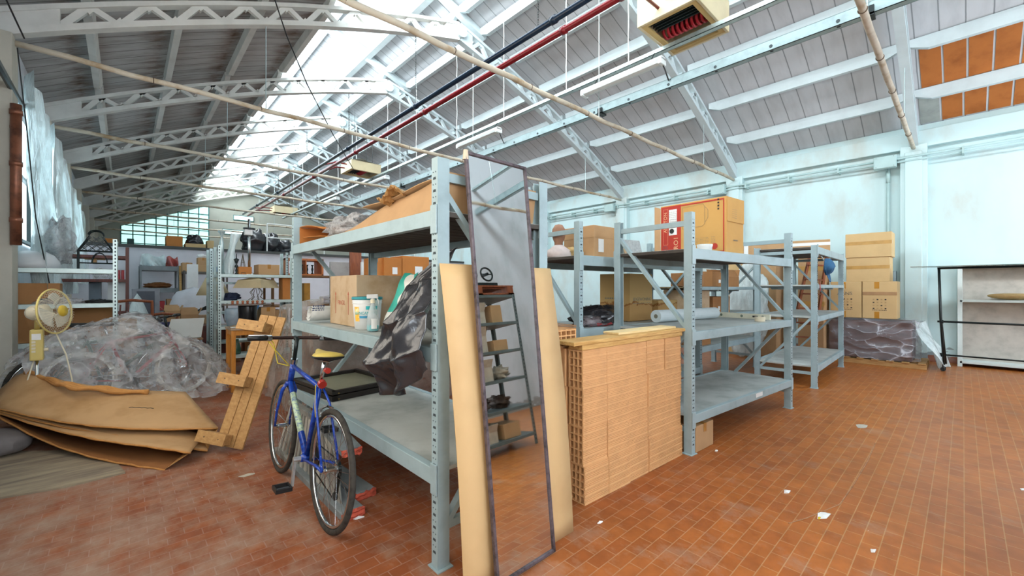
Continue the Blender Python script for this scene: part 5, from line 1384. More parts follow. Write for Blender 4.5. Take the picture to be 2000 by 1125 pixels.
def paint_box(x, y, z, sy, sz, label, txt=False, belt=False, sx=.5, name='cardboard_box', mat=None):
    t = thing(name, label, 'box', (x+sx/2, y+sy/2, z), 0, GB)
    MB().box((x, y, z), (x+sx, y+sy, z+sz)).build('box_body', mat or LC, t, bevel=.008)
    if belt: MB().box((x-.002, y-.001, z+sz*.52), (x+.1, y+sy+.001, z+sz*.66)).build('parcel_tape', M('pale_brown_tape', '#b98f4e', .3), t)
    if txt:
        for zz in (z+.004, z+sz-.13): MB().box((x-.003, y+sy*.5, zz), (x-.001, y+sy*.5+.07, zz+.12)).build('tape_tab', M('amber_tape', '#bb8222', .35), t)
        cx = y+sy*.5
        for r_ in range(4):
            for c_ in range(4):
                solid = (r_, c_) in ((0, 1), (0, 3), (1, 0), (2, 2), (3, 0), (3, 3))
                MB().box((x-.003, cx+.08-.055*c_-.012, z+sz*.5-.055*r_), (x-.0015, cx+.08-.055*c_+.012, z+sz*.5-.055*r_+.02)).build('printed_mark', INK if solid else M('faint_print', '#b3956a', .8), t)
        lines(t, (x-.001, cx+.1, z+sz*.22), (0, -1, 0), (0, 0, 1), .2, 1, .02, .01, INK)
    return t
b1 = paint_box(10.1, 1.29, .84, .47, .68, 'tan carton with a grid of black squares, left of the pair', True)
text('AANS', .09, INKG, b1, (10.0985, 1.29+.25, 1.295), (0, -1, 0), (0, 0, 1))
b2 = paint_box(10.1, .80, .84, .48, .68, 'tan carton with a grid of black squares, right of the pair', True)
MB().box((10.095, .80, 1.27), (10.099, 1.28, 1.33)).build('brown_tape_strip', M('dull_brown_tape', '#a9835c', .4), b2)
paint_box(10.12, .90, 1.52, .62, .45, 'wide tan carton, lower of the two on the printed pair', belt=True)
paint_box(10.10, .87, 1.97, .66, .45, 'wide tan carton at the very top of the wall stack', belt=True)
for k, z in enumerate((0, .69, 1.38)):
    paint_box(9.85, 1.82, z+.0, .42, .68, 'tan carton of the column between ladder and printed cartons, %s' % ['lowest', 'middle', 'uppermost'][k], belt=k > 0, mat=CARD, sx=.5)
t = thing('long_carton', 'long flat carton with white fragile tape lying above the cartons', 'box', (9.9, 2.7, 2.065), R(-78))
MB().box((-.95, -.22, 0), (.95, .22, .27)).build('box_body', CARD, t, local=True, bevel=.01)
MB().box((.25, -.223, .16), (.953, -.22, .22)).build('fragile_tape', PAPER, t, local=True); MB().box((-.5, -.2235, .02), (-.42, -.221, .25)).build('paper_label', PAPER, t, local=True)
for k in range(2): MB().box((9.6, 2.55+.5*k, 0), (10.1, 3.0+.5*k, 2.06)).build('cardboard_box', LC if k else CARD, label='tall tan carton upright under the long flat carton, %s' % ('farther' if k else 'nearer the ladder'), cat='box', group=GB, bevel=.01)
# ladder
t = thing('wooden_ladder', 'reddish wooden ladder leaning behind the rack with the blue cap', 'ladder', (9.5, 2.1, 0))
la, lb = Vector((9.25, 2.30, 0)), Vector((9.55, 1.98, 2.02)); ra, rb = Vector((9.45, 1.93, 0)), Vector((9.66, 1.74, 2.0))
for a, b in ((la, lb), (ra, rb)): MB().beam(a, b, .03, .07, (1, -.3, 0)).build('stile', REDW, t, bevel=.004)
for k in range(7): q = .1+k*.135; MB().beam(la.lerp(lb, q), ra.lerp(rb, q), .07, .028).build('rung', REDW, t, bevel=.004)
MB().blob((9.2, 2.95, .95), (.32, .35, .95), 5, .18, 2.2, 40, 30, zmin=.01).build('film_wrapped_roll', FILMW, label='tall milky film-wrapped bundle standing behind the ladder', cat='bundle', smooth=True)
# blue cap
t = thing('baseball_cap', 'blue baseball cap hanging on the rack upright near the right wall', 'cap', (7.14, 1.32, 1.55))
CB = M('blue_cap_cloth', '#2f5f86', .8, 0, .12, 20)
cc = Vector((7.2, 1.31, 1.70))
def crown(u, v):
    a = 2*math.pi*u; b = v*math.pi/2; r = .095*math.cos(b)
    p = Vector((r*math.cos(a)*1.1, -.105*math.sin(b)*1.0, r*math.sin(a)*1.25)); p += Vector((noise.noise(Vector((a, b, 3)))*.012,)*3)
    return cc+p+Vector((.0, -.0, .0))
MB().grid(crown, 28, 10, .002).build('crown', CB, t, smooth=True)
def brim(u, v):
    a = math.pi*(1.05+.9*u); r = .1+.085*v*math.sin(math.pi*u)**.6; return cc+Vector((r*math.cos(a)*.8-.03*v, -.015-.045*v*math.sin(math.pi*u), r*math.sin(a)*1.2))
MB().grid(brim, 18, 6, .003).build('brim', CB, t, smooth=True)
MB().cyl(cc+Vector((0, -.105, 0)), cc+Vector((0, -.112, 0)), .008, n=8).build('button', CB, t)
MB().tube([cc+Vector((-.07, .0, .08)), cc+Vector((-.085, .03, .14)), Vector((7.09, 1.378, 1.85))], .006, 6).build('strap_hook', CHROME, t)
MB().beam((7.12, 1.36, 1.50), (7.125, 1.355, 1.36), .03, .006, (0, 1, 0)).build('red_ribbon', REDP, label='small red ribbon hanging from the rack upright under the blue cap', cat='ribbon')

# clothes rail
t = thing('clothes_rail', 'black tubular frame on casters with a glass top in front of white shelves', 'rail', (10.17, -.9, 0))
for x in (10.10, 10.24):
    MB().tube([(x, .22-.02*(x > 10.2), .11), (x+.01, .26, .9), (x, .28, 1.73)], .016, 8).build('post', BLACKM, t, smooth=True)
    MB().tube([(x, -2.2, .11), (x, -2.22, 1.73)], .016, 8).build('post', BLACKM, t, smooth=True)
for z, r in ((1.735, .018), (.83, .017), (.27, .013)): MB().cyl((10.17, .3, z), (10.17, -2.25, z), r, n=10).build('long_bar', BLACKM, t, smooth=True)
for z in (.83, .27):
    MB().cyl((10.09, .24, z), (10.25, .24, z), .014, n=8).build('short_bar', BLACKM, t, smooth=True); MB().cyl((10.14, .25, z-.03), (10.14, .25, z+.03), .024, n=10).build('joint', BLACKM, t)
MB().box((9.95, -2.4, 1.755), (10.4, .62, 1.768)).build('glass_top', m_plastic('dark_green_glass_edge', '#1f4a44', .85, .1, 3, 0.0), t)
for x in (10.10, 10.24): MB().cyl((x-.012, .23, .035), (x+.012, .23, .035), .034, n=16).cyl((x, .23, .05), (x, .23, .12), .01, n=8).build('caster', BLACK, t)

# white shelving against the right wall
t = thing('white_shelving', 'white metal shelving unit against the right wall behind the black rail', 'shelf', (11.1, -.8, 0))
WS = M('white_shelf_enamel', '#cfdcda', .45, 0, .05, 6)
for y in (.04, -1.9):
    for x in (10.93, 11.24): MB().box((x, y-.03, 0), (x+.035, y+.03, 1.80)).build('upright', WS, t, bevel=.003)
for z in (.10, 1.19, 1.79): MB().box((10.93, -1.9, z-.04), (11.27, .04, z)).build('shelf_board', WS, t, bevel=.003)
MB().box((11.262, -1.9, .1), (11.27, .04, 1.79)).build('back_panel', M('greige_panel', '#b9b4ab', .8), t)
def cush(u, v):
    a = 2*math.pi*u; b = math.pi*(v-.5); return (11.08+.13*math.cos(a)*math.cos(b), -.58-.33*-math.sin(a)*math.cos(b)*(1+.1*math.sin(3*a)), 1.195+.055+.055*math.sin(b)+.05*max(0, math.cos(b))*.3)
MB().grid(cush, 26, 12).build('paper_parcel', M('crumpled_kraft_paper', '#b69a68', .85, 0, .12, 12, .5, 30), label='crumpled brown paper parcel on the middle white shelf', cat='parcel', smooth=True)
MB().box((10.91, -.95, 1.10), (10.914, -.78, 1.19)).build('price_card', PAPER, label='white paper card clipped to the middle white shelf edge', cat='card')

# ================================================================== on and in the racks right of the bricks
ZB = 1.031
def tubeobj(name, label, cat, a, b, r, mat, n=20):
    t = thing(name, label, cat, tuple((Vector(a)+Vector(b))/2-Vector((0, 0, r))))
    MB().cyl(a, b, r, n=n).build('roll_body', mat, t, smooth=False); MB().cyl(a, Vector(a)+(Vector(a)-Vector(b)).normalized()*.002, r*.35, n=12).build('core_hole', INKG, t)
    m_ = Vector(a).lerp(Vector(b), .5); d = (Vector(b)-Vector(a)).normalized()*.02; MB().cyl(m_-d, m_+d, r*1.015, n=n).build('clear_tape_band', M('greyish_tape', '#9fb4b8', .3), t)
    return t
tubeobj('foam_roll', 'long white foam roll lying on the middle shelf right of the bricks', 'roll', (4.14, 2.22, ZB+.068), (5.28, 2.06, ZB+.068), .066, M('white_foam', '#c9d6d9', .7, 0, .03, 9))
t = thing('spirit_level', 'cream spirit level standing at the right end of the middle shelf', 'spirit level', (5.45, 1.85, ZB))
a, b = Vector((5.56, 2.14, ZB+.032)), Vector((5.42, 1.50, ZB+.032)); MB().beam(a, b, .025, .062).build('level_body', M('cream_enamel', '#cfd1c0', .4), t, bevel=.002)
d = (b-a).normalized(); nn = Vector((d.y, -d.x, 0)).normalized()
if nn.dot(a) > 0: nn = -nn
for q in (.1, .5, .88): c = a.lerp(b, q)+nn*.0135; MB().cyl(c-nn*.002, c+nn*.001, .016, n=14).build('vial', M('grey_green_vial', '#6f7f74', .2), t)
MB().beam(a.lerp(b, .7)+nn*.0135, a.lerp(b, .8)+nn*.0135, .002, .02).build('slot', INK, t)
MB().lathe((5.16, 1.53, ZB), [(.028, 0), (.052, 0), (.052, .05), (.028, .05), (.028, 0)], 24).build('tape_roll', CREAMP, label='roll of cream masking tape at the front edge of the middle shelf', cat='tape')
def wcarton(label, x0, x1, y0, y1, z0, h, mat=CARD2, **k): return carton(label, ((x0+x1)/2, (y0+y1)/2, z0), (x1-x0, y1-y0, h), R(-3), mat, **k)
# water stained carton with lettering
wsm, tt, p, out = nt('water_stained_carton'); v_ = pos(tt); sx_ = N(tt, 'ShaderNodeSeparateXYZ'); tt.links.new(v_, sx_.inputs[0])
nn_ = noi(tt, v_, 5.5, 6); hh = N(tt, 'ShaderNodeMath', operation='MULTIPLY_ADD'); tt.links.new(nn_, hh.inputs[0]); hh.inputs[1].default_value = .28; hh.inputs[2].default_value = 1.06
df = N(tt, 'ShaderNodeMath', operation='SUBTRACT'); tt.links.new(sx_.outputs[2], df.inputs[0]); tt.links.new(hh.outputs[0], df.inputs[1])
tt.links.new(ramp(tt, df.outputs[0], [(0.0, srgb('#a8834e')), (.004, srgb('#7a4c1c')), (.02, srgb('#8a5f2c')), (.035, srgb('#b3945f'))]), p.inputs['Base Color']); p.inputs['Roughness'].default_value = .85
t = wcarton('tall water-stained carton with lettering on the middle shelf behind the diagonal brace', 4.38, 4.86, 2.66, 3.1, 1.003, .57, wsm, tape=None)
wm = W[t.name]; rx = wm.to_3x3(); text('EDGEWONING', .056, INKG, t, wm @ Vector((.015, -.2215, .26)), rx @ Vector((1, 0, 0)), (0, 0, 1), sx=1.0)
lines(t, wm @ Vector((-.18, -.2215, .21)), rx @ Vector((1, 0, 0)), (0, 0, 1), .38, 1, .02, .006)
lines(t, wm @ Vector((-.241, .14, .26)), rx @ Vector((0, -1, 0)), (0, 0, 1), .22, 1, .02, .02)
wcarton('low brown water-stained carton to the right of the tall stained one', 4.98, 5.45, 2.62, 3.0, 1.003, .24, wsm, tape=None)
E_ = 'cartons in the rack behind the level'
wcarton('tall pinkish-brown carton with a raised top behind the spirit level', 6.02, 6.5, 2.62, 3.1, 1.003, .36, CARD3, opened=True, flapang=(('x-', 168), ('x+', 165), ('y-', 160), ('y+', 165)))
wcarton('low brown carton with a white label, right of the raised-top one', 6.65, 7.25, 2.6, 3.05, 1.003, .26, CARD2, paper=('y-', -.1, .05, .07, .06))
wcarton('brown carton with a small white label on the upper plank shelf', 6.75, 7.35, 2.65, 3.1, 1.423, .24, CARD2, paper=('y-', -.05, .06, .07, .05))
wcarton('small brown open carton at the right end of the upper plank shelf', 7.45, 7.95, 2.7, 3.0, 1.423, .17, CARD2, opened=True)
wcarton('dark brown carton at the left of the upper plank shelf', 6.05, 6.4, 2.65, 3.0, 1.423, .2, CARD2)
wcarton('brown printed carton on the low shelf under the spirit level', 4.75, 5.4, 2.7, 3.1, .363, .50, CARD, paper=('y-', -.2, .36, .12, .08))
wcarton('crumpled brown carton with torn top on the low shelf, right of the printed one', 6.1, 6.5, 2.6, 3.0, .553, .22, CARD2, opened=True)
t = wcarton('small taped carton on the floor under the rack right of the bricks', 3.56, 3.88, 1.53, 1.86, .0, .22, CARD, tape='top')
wcarton('orange-brown carton on the floor farther under the same rack', 4.45, 4.75, 1.9, 2.2, 0, .2, OC, tape=None)
# top of the rack behind the bricks
wcarton('taped tan carton on top of the rack behind the bricks', 3.62, 4.05, 2.62, 3.05, 1.723, .34, CARD, seam=True, paper=('y-', -.1, .06, .09, .14))
t = thing('clay_bust', 'brown clay head with pale wrapped shoulders on top of the rack behind the bricks', 'bust', (3.52, 2.95, 1.723))
c = Vector((3.38, 2.92, 1.723))
MB().lathe(c, [(0, 0), (.14, .0), (.13, .07), (.06, .12), (.035, .14)], 20).build('wrapped_shoulders', M('pale_pink_cloth', '#cfc4c2', .8, 0, .08, 14), t, smooth=True)
MB().lathe(c+Vector((0, 0, .12)), [(.045, 0), (.045, .04), (.06, .07), (.072, .12), (.068, .18), (.04, .225), (0, .235)], 20).build('head', M('brown_clay', '#96715c', .8, 0, .1, 10), t, smooth=True)
MB().blob((3.52, 2.85, 1.775), (.13, .1, .055), 4, .3, 4, zmin=1.724).build('brown_paper_heap', M('crumpled_kraft_paper', '#b69a68'), label='crumpled brown paper heap beside the clay head on the rack', cat='paper', smooth=True)
t = thing('bubble_wrapped_panel', 'thin bubble-wrapped panel standing upright on the rack top, left of the boiler carton', 'panel', (5.0, 3.0, 1.723))
p_ = [Vector((4.95, 3.05, 1.724)), Vector((5.25, 2.98, 1.724)), Vector((5.2, 3.03, 2.05)), Vector((4.87, 3.1, 2.05))]
MB().add(p_+[q+Vector((.02, .06, 0)) for q in p_], [(0, 1, 2, 3), (4, 7, 6, 5), (0, 4, 5, 1), (1, 5, 6, 2), (2, 6, 7, 3), (3, 7, 4, 0)]).build('panel', M('greyish_bubble_panel', '#a5aaaa', .4, 0, .15, 30), t)
MB().beam(p_[0], p_[3], .02, .03).build('taped_edge', CARD3, t)
# crumpled dark bags on the middle shelf behind the bricks
MB().blob((3.85, 2.78, 1.07), (.34, .22, .13), 21, .28, 2.6, zmin=1.002).build('dark_plastic_bag', BAGB, label='dark crumpled plastic bag on the middle shelf behind the brick stack', cat='bag', smooth=True)
MB().blob((3.6, 2.66, 1.04), (.24, .1, .06), 23, .3, 3, zmin=1.002).build('clear_plastic_bag', m_plastic('smoky_bag', '#7d7478', .8, .2, 14, .8), label='smoky clear bag with red print in front of the dark bag', cat='bag', smooth=True)
MB().blob((3.72, 2.62, 1.02), (.2, .06, .03), 25, .3, 3, zmin=1.002).build('red_cloth', REDP, label='red cloth strip tucked under the smoky clear bag', cat='cloth', smooth=True)
MB().box((3.7, 2.505, .93), (4.1, 2.512, .985)).build('yellow_wood_strip', PINE, label='yellow wood strip along the shelf edge behind the bricks', cat='strip')

# ================================================================== behind the tall rack
def frame_shelf(label, x0, x1, y0, y1, H, zs, mat=GALV, hole=True, group='galvanised shelving', name='metal_shelving', th=.035, holemat=HOLE):
    t = thing(name, label, 'shelf', ((x0+x1)/2, (y0+y1)/2, 0), 0, group)
    for x, sx in ((x0, 1), (x1, -1)):
        for y, sy in ((y0, 1), (y1, -1)):
            mb = MB(); a, b = sorted((x, x+sx*.045)); c, d = sorted((y, y+sy*.004)); mb.box((a, c, 0), (b, d, H)); a, b = sorted((x, x+sx*.004)); c, d = sorted((y, y+sy*.045)); mb.box((a, c, 0), (b, d, H))
            if hole:
                mb.mat(1); z = .05
                while z < H-.03:
                    xa = x+sx*.022; mb.box((xa-.007, y-sy*.001-.0008, z), (xa+.007, y-sy*.001+.0008, z+.022)); z += .045
            mb.build('upright', [mat, holemat], t)
    for z in zs: MB().box((x0+.005, y0+.004, z-th), (x1-.005, y1-.004, z)).build('shelf_board', mat, t, bevel=.003)
    return t
GALVB = M('bright_galvanised', '#c3d3d0', .35, .3, .08, 10)
for x, l in ((-.07, ''),): pass
frame_shelf('galvanised shelving against the left wall behind the standing fan', -1.04, -.07, 7.32, 7.72, 2.02, (.76, 1.21, 1.635), GALVB, th=.055)
frame_shelf('galvanised shelving beyond the orange stool, chrome pole stand on it', 1.06, 2.25, 7.9, 8.35, 2.07, (.32, .79, 1.2, 1.62), GALVB, th=.045)
frame_shelf('narrow galvanised shelving standing back to back beyond the stool', 1.02, 2.2, 8.42, 8.8, 2.05, (.5, 1.0, 1.5), GALV)
frame_shelf('small dark grey rack against the lilac partition wall', 0.27, 1.08, 14.4, 15.3, 2.0, (.8, 1.4, 1.98), M('dark_grey_rack', '#7c8488', .5), False, th=.12)
frame_shelf('dark shelf with boxes beside the partition wall, right of the small rack', 1.12, 2.1, 13.9, 14.5, 1.86, (.5, 1.1, 1.84), M('brown_grey_shelf', '#5f5954', .6), False, th=.06)
frame_shelf('dark wooden cupboard shelf behind the left galvanised shelving', -.95, .05, 9.8, 10.3, 2.1, (.5, 1.0, 1.55, 1.95), DARKW, False, th=.05)
frame_shelf('grey shelving behind the tall rack carrying orange cartons', 3.3, 5.2, 5.6, 6.2, 1.62, (.5, 1.0, 1.5), RACK, False, th=.06)
# left shelf goods
t = thing('lattice_wine_rack', 'black wrought iron house-shaped lattice rack standing on the left shelving', 'iron rack', (-.35, 7.47, 1.636))
YL = 7.42
x0, x1 = PY(152, 500, YL).x, PY(222, 500, YL).x; za, zb_, zc = 1.636, PY(185, 490, YL).z, PY(185, 462, YL).z; xm = (x0+x1)/2
for yy in (YL, YL+.15):
    mb = MB(); mb.tube([(x0, yy, za), (x0, yy, zb_), (xm-.06, yy, zc)], .009, 5); mb.tube([(x1, yy, za), (x1, yy, zb_), (xm+.06, yy, zc)], .009, 5)
    mb.tube([(x0, yy, zb_), (x1, yy, zb_)], .007, 5); mb.tube([(x0, yy, za+.08), (x1, yy, za+.08)], .005, 5)
    mb.tube([(xm+.07*math.cos(q), yy, zc+.02+.06*math.sin(q)) for q in [math.pi*k/8 for k in range(9)]], .008, 5)
    mb.tube([(xm+.03+.07*math.cos(q), yy, za+.08+.13*math.sin(q)) for q in [math.pi*k/8 for k in range(9)]], .005, 5)
    for k in range(-5, 9):
        for s in (1, -1):
            pts = []
            for j in range(12):
                z = zb_+(zc-zb_)*j/11; x = xm+s*((k-1)*.075+(z-zb_)*1.0); hw = (x1-x0)/2*(1-(z-zb_)/(zc-zb_))+.06*(z-zb_)/(zc-zb_)
                if abs(x-xm) < hw: pts.append((x, yy, z))
            if len(pts) > 2: mb.beam(pts[0], pts[-1], .006, .02, (0, 1, 0))
    mb.build('lattice_side', BLACKM, t)
mb = MB()
for x in (x0, x1): mb.cyl((x, YL, zb_), (x, YL+.15, zb_), .007, n=6)
mb.build_each('cross_tie', BLACKM, t)
t = thing('white_dish', 'large round white dish standing on edge on the left shelving', 'dish', (-.8, 7.53, 1.636))
MB().lathe((-.8, 7.53, 1.636), [(.0, .21), (.1, .2), (.17, .155), (.215, .08), (.23, 0), (0, 0)], 32).build('dome', M('matt_white_dish', '#cdd0d2', .5, 0, .03, 4), t, smooth=True)
scarton('long open brown carton on the second left shelf behind the fan', 5, 553, 117, 590, 7.36, .3, CARD2, zb=1.211, tape=None, group='cartons on the left shelving')
scarton('tall brown carton under the second left shelf at the photo edge', 5, 600, 75, 662, 7.36, .3, CARD2, zb=.761, tape=None, group='cartons on the left shelving')
MB().blob((-.58, 7.345, 1.235), (.2, .05, .05), 31, .3, 4, zmin=1.212).build('bubble_wrap', BUBBLE, label='bubble wrap lying on the second left shelf behind the fan', cat='bubble wrap', smooth=True)
MB().blob((-.5, 7.5, .81), (.15, .12, .06), 33, .3, 4, zmin=.762).build('bubble_wrap', BUBBLE, label='wrapped grey padding on the lowest visible left shelf', cat='bubble wrap', smooth=True)
MB().blob((-.24, 7.47, 1.225), (.13, .12, .03), 35, .3, 4, zmin=1.212).build('black_cloth_pile', BLACK, label='black film and cloth pile at the right end of the second left shelf', cat='cloth', smooth=True)
MB().box((-.9, 7.74, 0), (-.12, 7.77, 1.15)).build('brown_back_board', CARD2, label='brown board standing behind the left galvanised shelving', cat='board')
# cupboard goods
mb = MB()
for k in range(7): mb.ring((-.3+.06*math.sin(k*2), 9.95, 1.62+.02*k*.4), (math.sin(k), .5, math.cos(k)), .09, .006, 20, 5)
mb.build('cable_coil', PAPER, label='tangled white cable coil in the dark cupboard shelf', cat='cable', smooth=True)
for k, x in enumerate((.0, -.05)): MB().cyl((x-.03, 9.9+.09*k, 1.551), (x-.03, 9.9+.09*k, 1.71), .022, n=12).build('red_candle', REDP, label='red candle in the dark cupboard, %s of two' % ('front' if k == 0 else 'rear'), cat='candle', group='red candles')
scarton('brown carton on top of the dark cupboard shelf', 163, 506, 205, 514, 9.9, .3, CARD, zb=1.952)
MB().box((-.45, 10.0, 1.002), (-.3, 10.2, 1.5)).build('grey_binder_box', M('blue_grey_binder', '#6f7b86', .6), label='blue grey upright box in the dark cupboard', cat='box')
MB().box((-.22, 10.0, 1.002), (0.0, 10.2, 1.52)).build('white_panel_box', PAPER, label='white upright box in the dark cupboard beside the grey one', cat='box')
for k in range(2): MB().beam((-.12+.09*k, 8.5, .0), (-.05+.09*k, 8.5, 1.15), .02, .04, (0, 1, 0)).build('striped_batten', DARKW, label='dark red batten leaning behind the left shelving, %s one' % ('left' if k == 0 else 'right'), cat='batten', group='red battens')
scarton('pale carton behind the left shelving at the plastic sheet', 193, 625, 228, 660, 8.6, .3, LC, zb=.0, tape=None)

# things in the aisle between the shelves
def table(label, x0, x1, y0, y1, h, top, leg, name='table', lw=.045, tt_=.03, group=None, rail=True):
    t = thing(name, label, 'table', ((x0+x1)/2, (y0+y1)/2, 0), 0, group)
    MB().box((x0, y0, h-tt_), (x1, y1, h)).build('top', top, t, bevel=.004)
    for x in (x0+.01, x1-.01-lw):
        for y in (y0+.01, y1-.01-lw): MB().box((x, y, 0), (x+lw, y+lw, h-tt_)).build('leg', leg, t, bevel=.003)
    if rail:
        for x in (x0+.02, x1-.02-.02): MB().box((x, y0+.05, h-tt_-.07), (x+.02, y1-.05, h-tt_)).build('apron', leg, t); MB().box((x, y0+.05, h*.2), (x+.02, y1-.05, h*.2+.03)).build('stretcher', leg, t)
        for y in (y0+.02, y1-.04): MB().box((x0+.05, y, h-tt_-.07), (x1-.05, y+.02, h-tt_)).build('apron', leg, t)
        MB().box((x0+.05, y0+.02, h*.24), (x1-.05, y0+.04, h*.24+.03)).build('stretcher', leg, t)
    return t
table('varnished orange wooden stool table with a black cable drum on it', 1.03, 1.50, 6.62, 7.06, .86, M('scuffed_grey_top', '#a9927a', .6, 0, .15, 8), ORANGEW, 'stool_table', .05)
t = thing('cable_drum', 'black cable drum with a wide dark disc on the orange stool table', 'drum', (1.27, 6.85, .861))
MB().lathe((1.27, 6.86, .861), [(0, 0), (.2, 0), (.2, .012), (0.11, .014)], 28).build('bottom_disc', CARD3, t)
MB().lathe((1.27, 6.86, .876), [(.115, 0), (.118, .02), (.112, .15), (.118, .27), (.115, .285)], 28).build('wound_cable', M('glossy_black_film', '#15171a', .2, 0, .1, 10), t, smooth=True)
MB().lathe((1.27, 6.86, 1.161), [(.11, -.01), (.11, 0)], 28).build('red_edge_band', REDP, t)
MB().lathe((1.27, 6.86, 1.163), [(0, 0), (.3, 0), (.3, .01), (0, .01)], 32).build('top_disc', M('dusty_dark_disc', '#6b6057', .7, 0, .15, 10), t)
for k in range(7):
    MB().lathe((1.08+.06*k, 6.80+.02*(k % 2), 1.174), [(0, 0), (.018, 0), (.012, .02), (.02, .035), (.01, .05), (0, .052)], 10).build('wooden_finial', REDW, label='small dark wooden knob on the cable drum, number %s from the left' % ['one', 'two', 'three', 'four', 'five', 'six', 'seven'][k], cat='knob', group='wooden knobs', smooth=True)
MB().box((1.05, 6.7, .862), (1.0+.12, 6.8, .868)).build('paper_scrap', PAPER, label='pale paper scrap on the orange stool table', cat='paper')
# shelving 2 goods
def lampshade(label, c, r0, r1, h, mat, basem, bh, square=False, group='shaded lamps'):
    t = thing('table_lamp', label, 'lamp', c, 0, group); c = Vector(c)
    MB().lathe(c, [(0, 0), (.08, 0), (.08, .015), (.02, .03), (.05, bh*.3), (.075, bh*.5), (.05, bh*.75), (.02, bh*.9), (.012, bh)], 20).build('base', basem, t, smooth=True)
    MB().lathe(c+Vector((0, 0, bh*.95)), [(r0, 0), (r1, h)], 4 if square else 28).build('lamp_shade', mat, t, smooth=not square)
    return t
SH = M('beige_lamp_shade', '#c2b08c', .8, 0, .06, 6)
t = thing('chandelier_lamp', 'wire-footed lamp with a wide flat beige shade on the second galvanised shelf', 'lamp', (1.62, 8.05, 1.201))
mb = MB()
for k in range(7):
    a = 2*math.pi*k/7; mb.tube([(1.62+.03*math.cos(a), 8.05+.03*math.sin(a), 1.41), (1.62+.1*math.cos(a), 8.05+.1*math.sin(a), 1.33), (1.62+.06*math.cos(a+.4), 8.05+.06*math.sin(a+.4), 1.25), (1.62+.12*math.cos(a+.3), 8.05+.12*math.sin(a+.3), 1.203)], .005, 5)
mb.build('scrolled_wire_base', M('antique_brass_wire', '#5e5240', .5, .4), t, smooth=True)
MB().lathe((1.62, 8.05, 1.40), [(.02, .02), (.34, 0), (.27, .13), (.1, .17)], 4).build('lamp_shade', SH, t)
t = thing('pole_stand', 'tall chrome pole stand on top of the galvanised shelving', 'stand', (1.5, 8.1, 1.621))
MB().lathe((1.52, 8.1, 1.621), [(0, 0), (.12, 0), (.1, .012), (.025, .04), (.02, .06)], 24).build('foot', CHROME, t, smooth=True)
MB().cyl((1.52, 8.1, 1.66), (1.52, 8.1, 2.55), .02, n=12).build('pole', CHROME, t, smooth=True)
mb = MB(); mb.box((1.45, 8.05, 2.28), (1.56, 8.14, 2.37)); mb.build('bracket', PAPER, t); MB().cyl((1.52, 8.1, 2.38), (1.52, 8.1, 2.4), .09, n=16).build('disc', BLACKM, t)
def wrapp(u, v):
    a = 2*math.pi*u; return (1.24+.1*v**2+(.06+.02*math.sin(v*7))*math.cos(a)+.01*math.sin(a*5), 8.12+.06*math.sin(a), 1.63+.66*v)
MB().grid(wrapp, 20, 16).build('film_wrapped_post', FILMW, label='post wrapped in crumpled film on top of the galvanised shelving', cat='post', smooth=True)
MB().lathe((1.14, 8.1, 1.621), [(0, 0), (.03, 0), (.03, .5), (.012, .62), (.05, .68), (0.05, .7), (0, .7)], 14).build('metal_stand_post', GALV, label='thin metal post beside the film-wrapped post on the galvanised shelving', cat='post', smooth=True)
MB().lathe((1.32, 7.98, 1.621), [(0, 0), (.035, 0), (.01, .03), (.02, .06), (.008, .1), (.028, .13), (.01, .16), (.022, .2), (.04, .24), (.008, .26), (.006, .33), (0, .34)], 14).build('black_candlestick', BLACKM, label='turned black candlestick on top of the galvanised shelving', cat='candlestick', smooth=True)
mb = MB()
for k in range(6): a = 2*math.pi*k/6; mb.tube([(1.42+.06*math.cos(a), 8.05+.06*math.sin(a), 1.623), (1.42, 8.05, 1.96)], .004, 4)
for z, r in ((1.65, .056), (1.73, .042), (1.82, .025)): mb.ring((1.42, 8.05, z), (0, 0, 1), r, .003, 18, 4)
mb.build('wire_cone', M('antique_brass_wire', '#5e5240'), label='small wire cone ornament beside the black candlestick', cat='ornament')
scarton('tan carton on top of the galvanised shelving left of the orange cupboard', 505, 517, 546, 533, 7.95, .35, CARD, zb=1.621)
sbox('orange_carton', 'small orange-brown carton behind the chrome pole on the galvanised shelving', 'box', 466, 521, 492, 533, 8.0, .25, OC, zb=1.621)
for l, (u0, u1, zb2, v0, Y) in {'brown carton on the middle shelf of the galvanised shelving': (536, 560, .791, 605, 8.0), 'brown carton in front on the same galvanised shelf': (510, 538, .791, 600, 7.94)}.items(): scarton(l, u0, v0, u1, 640, Y, .3, CARD, zb=zb2)
MB().box((2.0, 8.0, 1.202), (2.12, 8.25, 1.6)).build('orange_board', OC, label='orange-brown board upright under the top of the galvanised shelving', cat='board')
MB().blob((1.25, 8.1, 1.25), (.14, .12, .07), 41, .3, 3, zmin=1.201).build('navy_bundle', M('navy_fabric', '#1d2640', .8, 0, .15, 9), label='navy fabric bundle at the left of the lamp shelf', cat='bundle', smooth=True)
MB().lathe((1.3, 8.0, .792), [(0, 0), (.1, 0), (.13, .12), (.14, .25), (.12, .28)], 20).build('plastic_bucket', m_plastic('frosted_bucket', '#a9bccb', .8, .3, 5, .2), label='frosted plastic bucket on the galvanised shelf behind the drum', cat='bucket', smooth=True)
MB().lathe((1.12, 8.0, 1.202), [(0, 0), (.03, 0), (.045, .1), (.03, .2), (.04, .28), (0, .33)], 16).build('white_vase', WHITER, label='white vase on the lamp shelf behind the galvanised upright', cat='vase', smooth=True)
MB().beam((1.5, 7.98, .80), (1.62, 7.98, 1.12), .02, .16, (0, 1, 0)).build('blue_folder', M('blue_plastic', '#1f6ea8', .4), label='blue plastic folder leaning behind the cable drum', cat='folder')

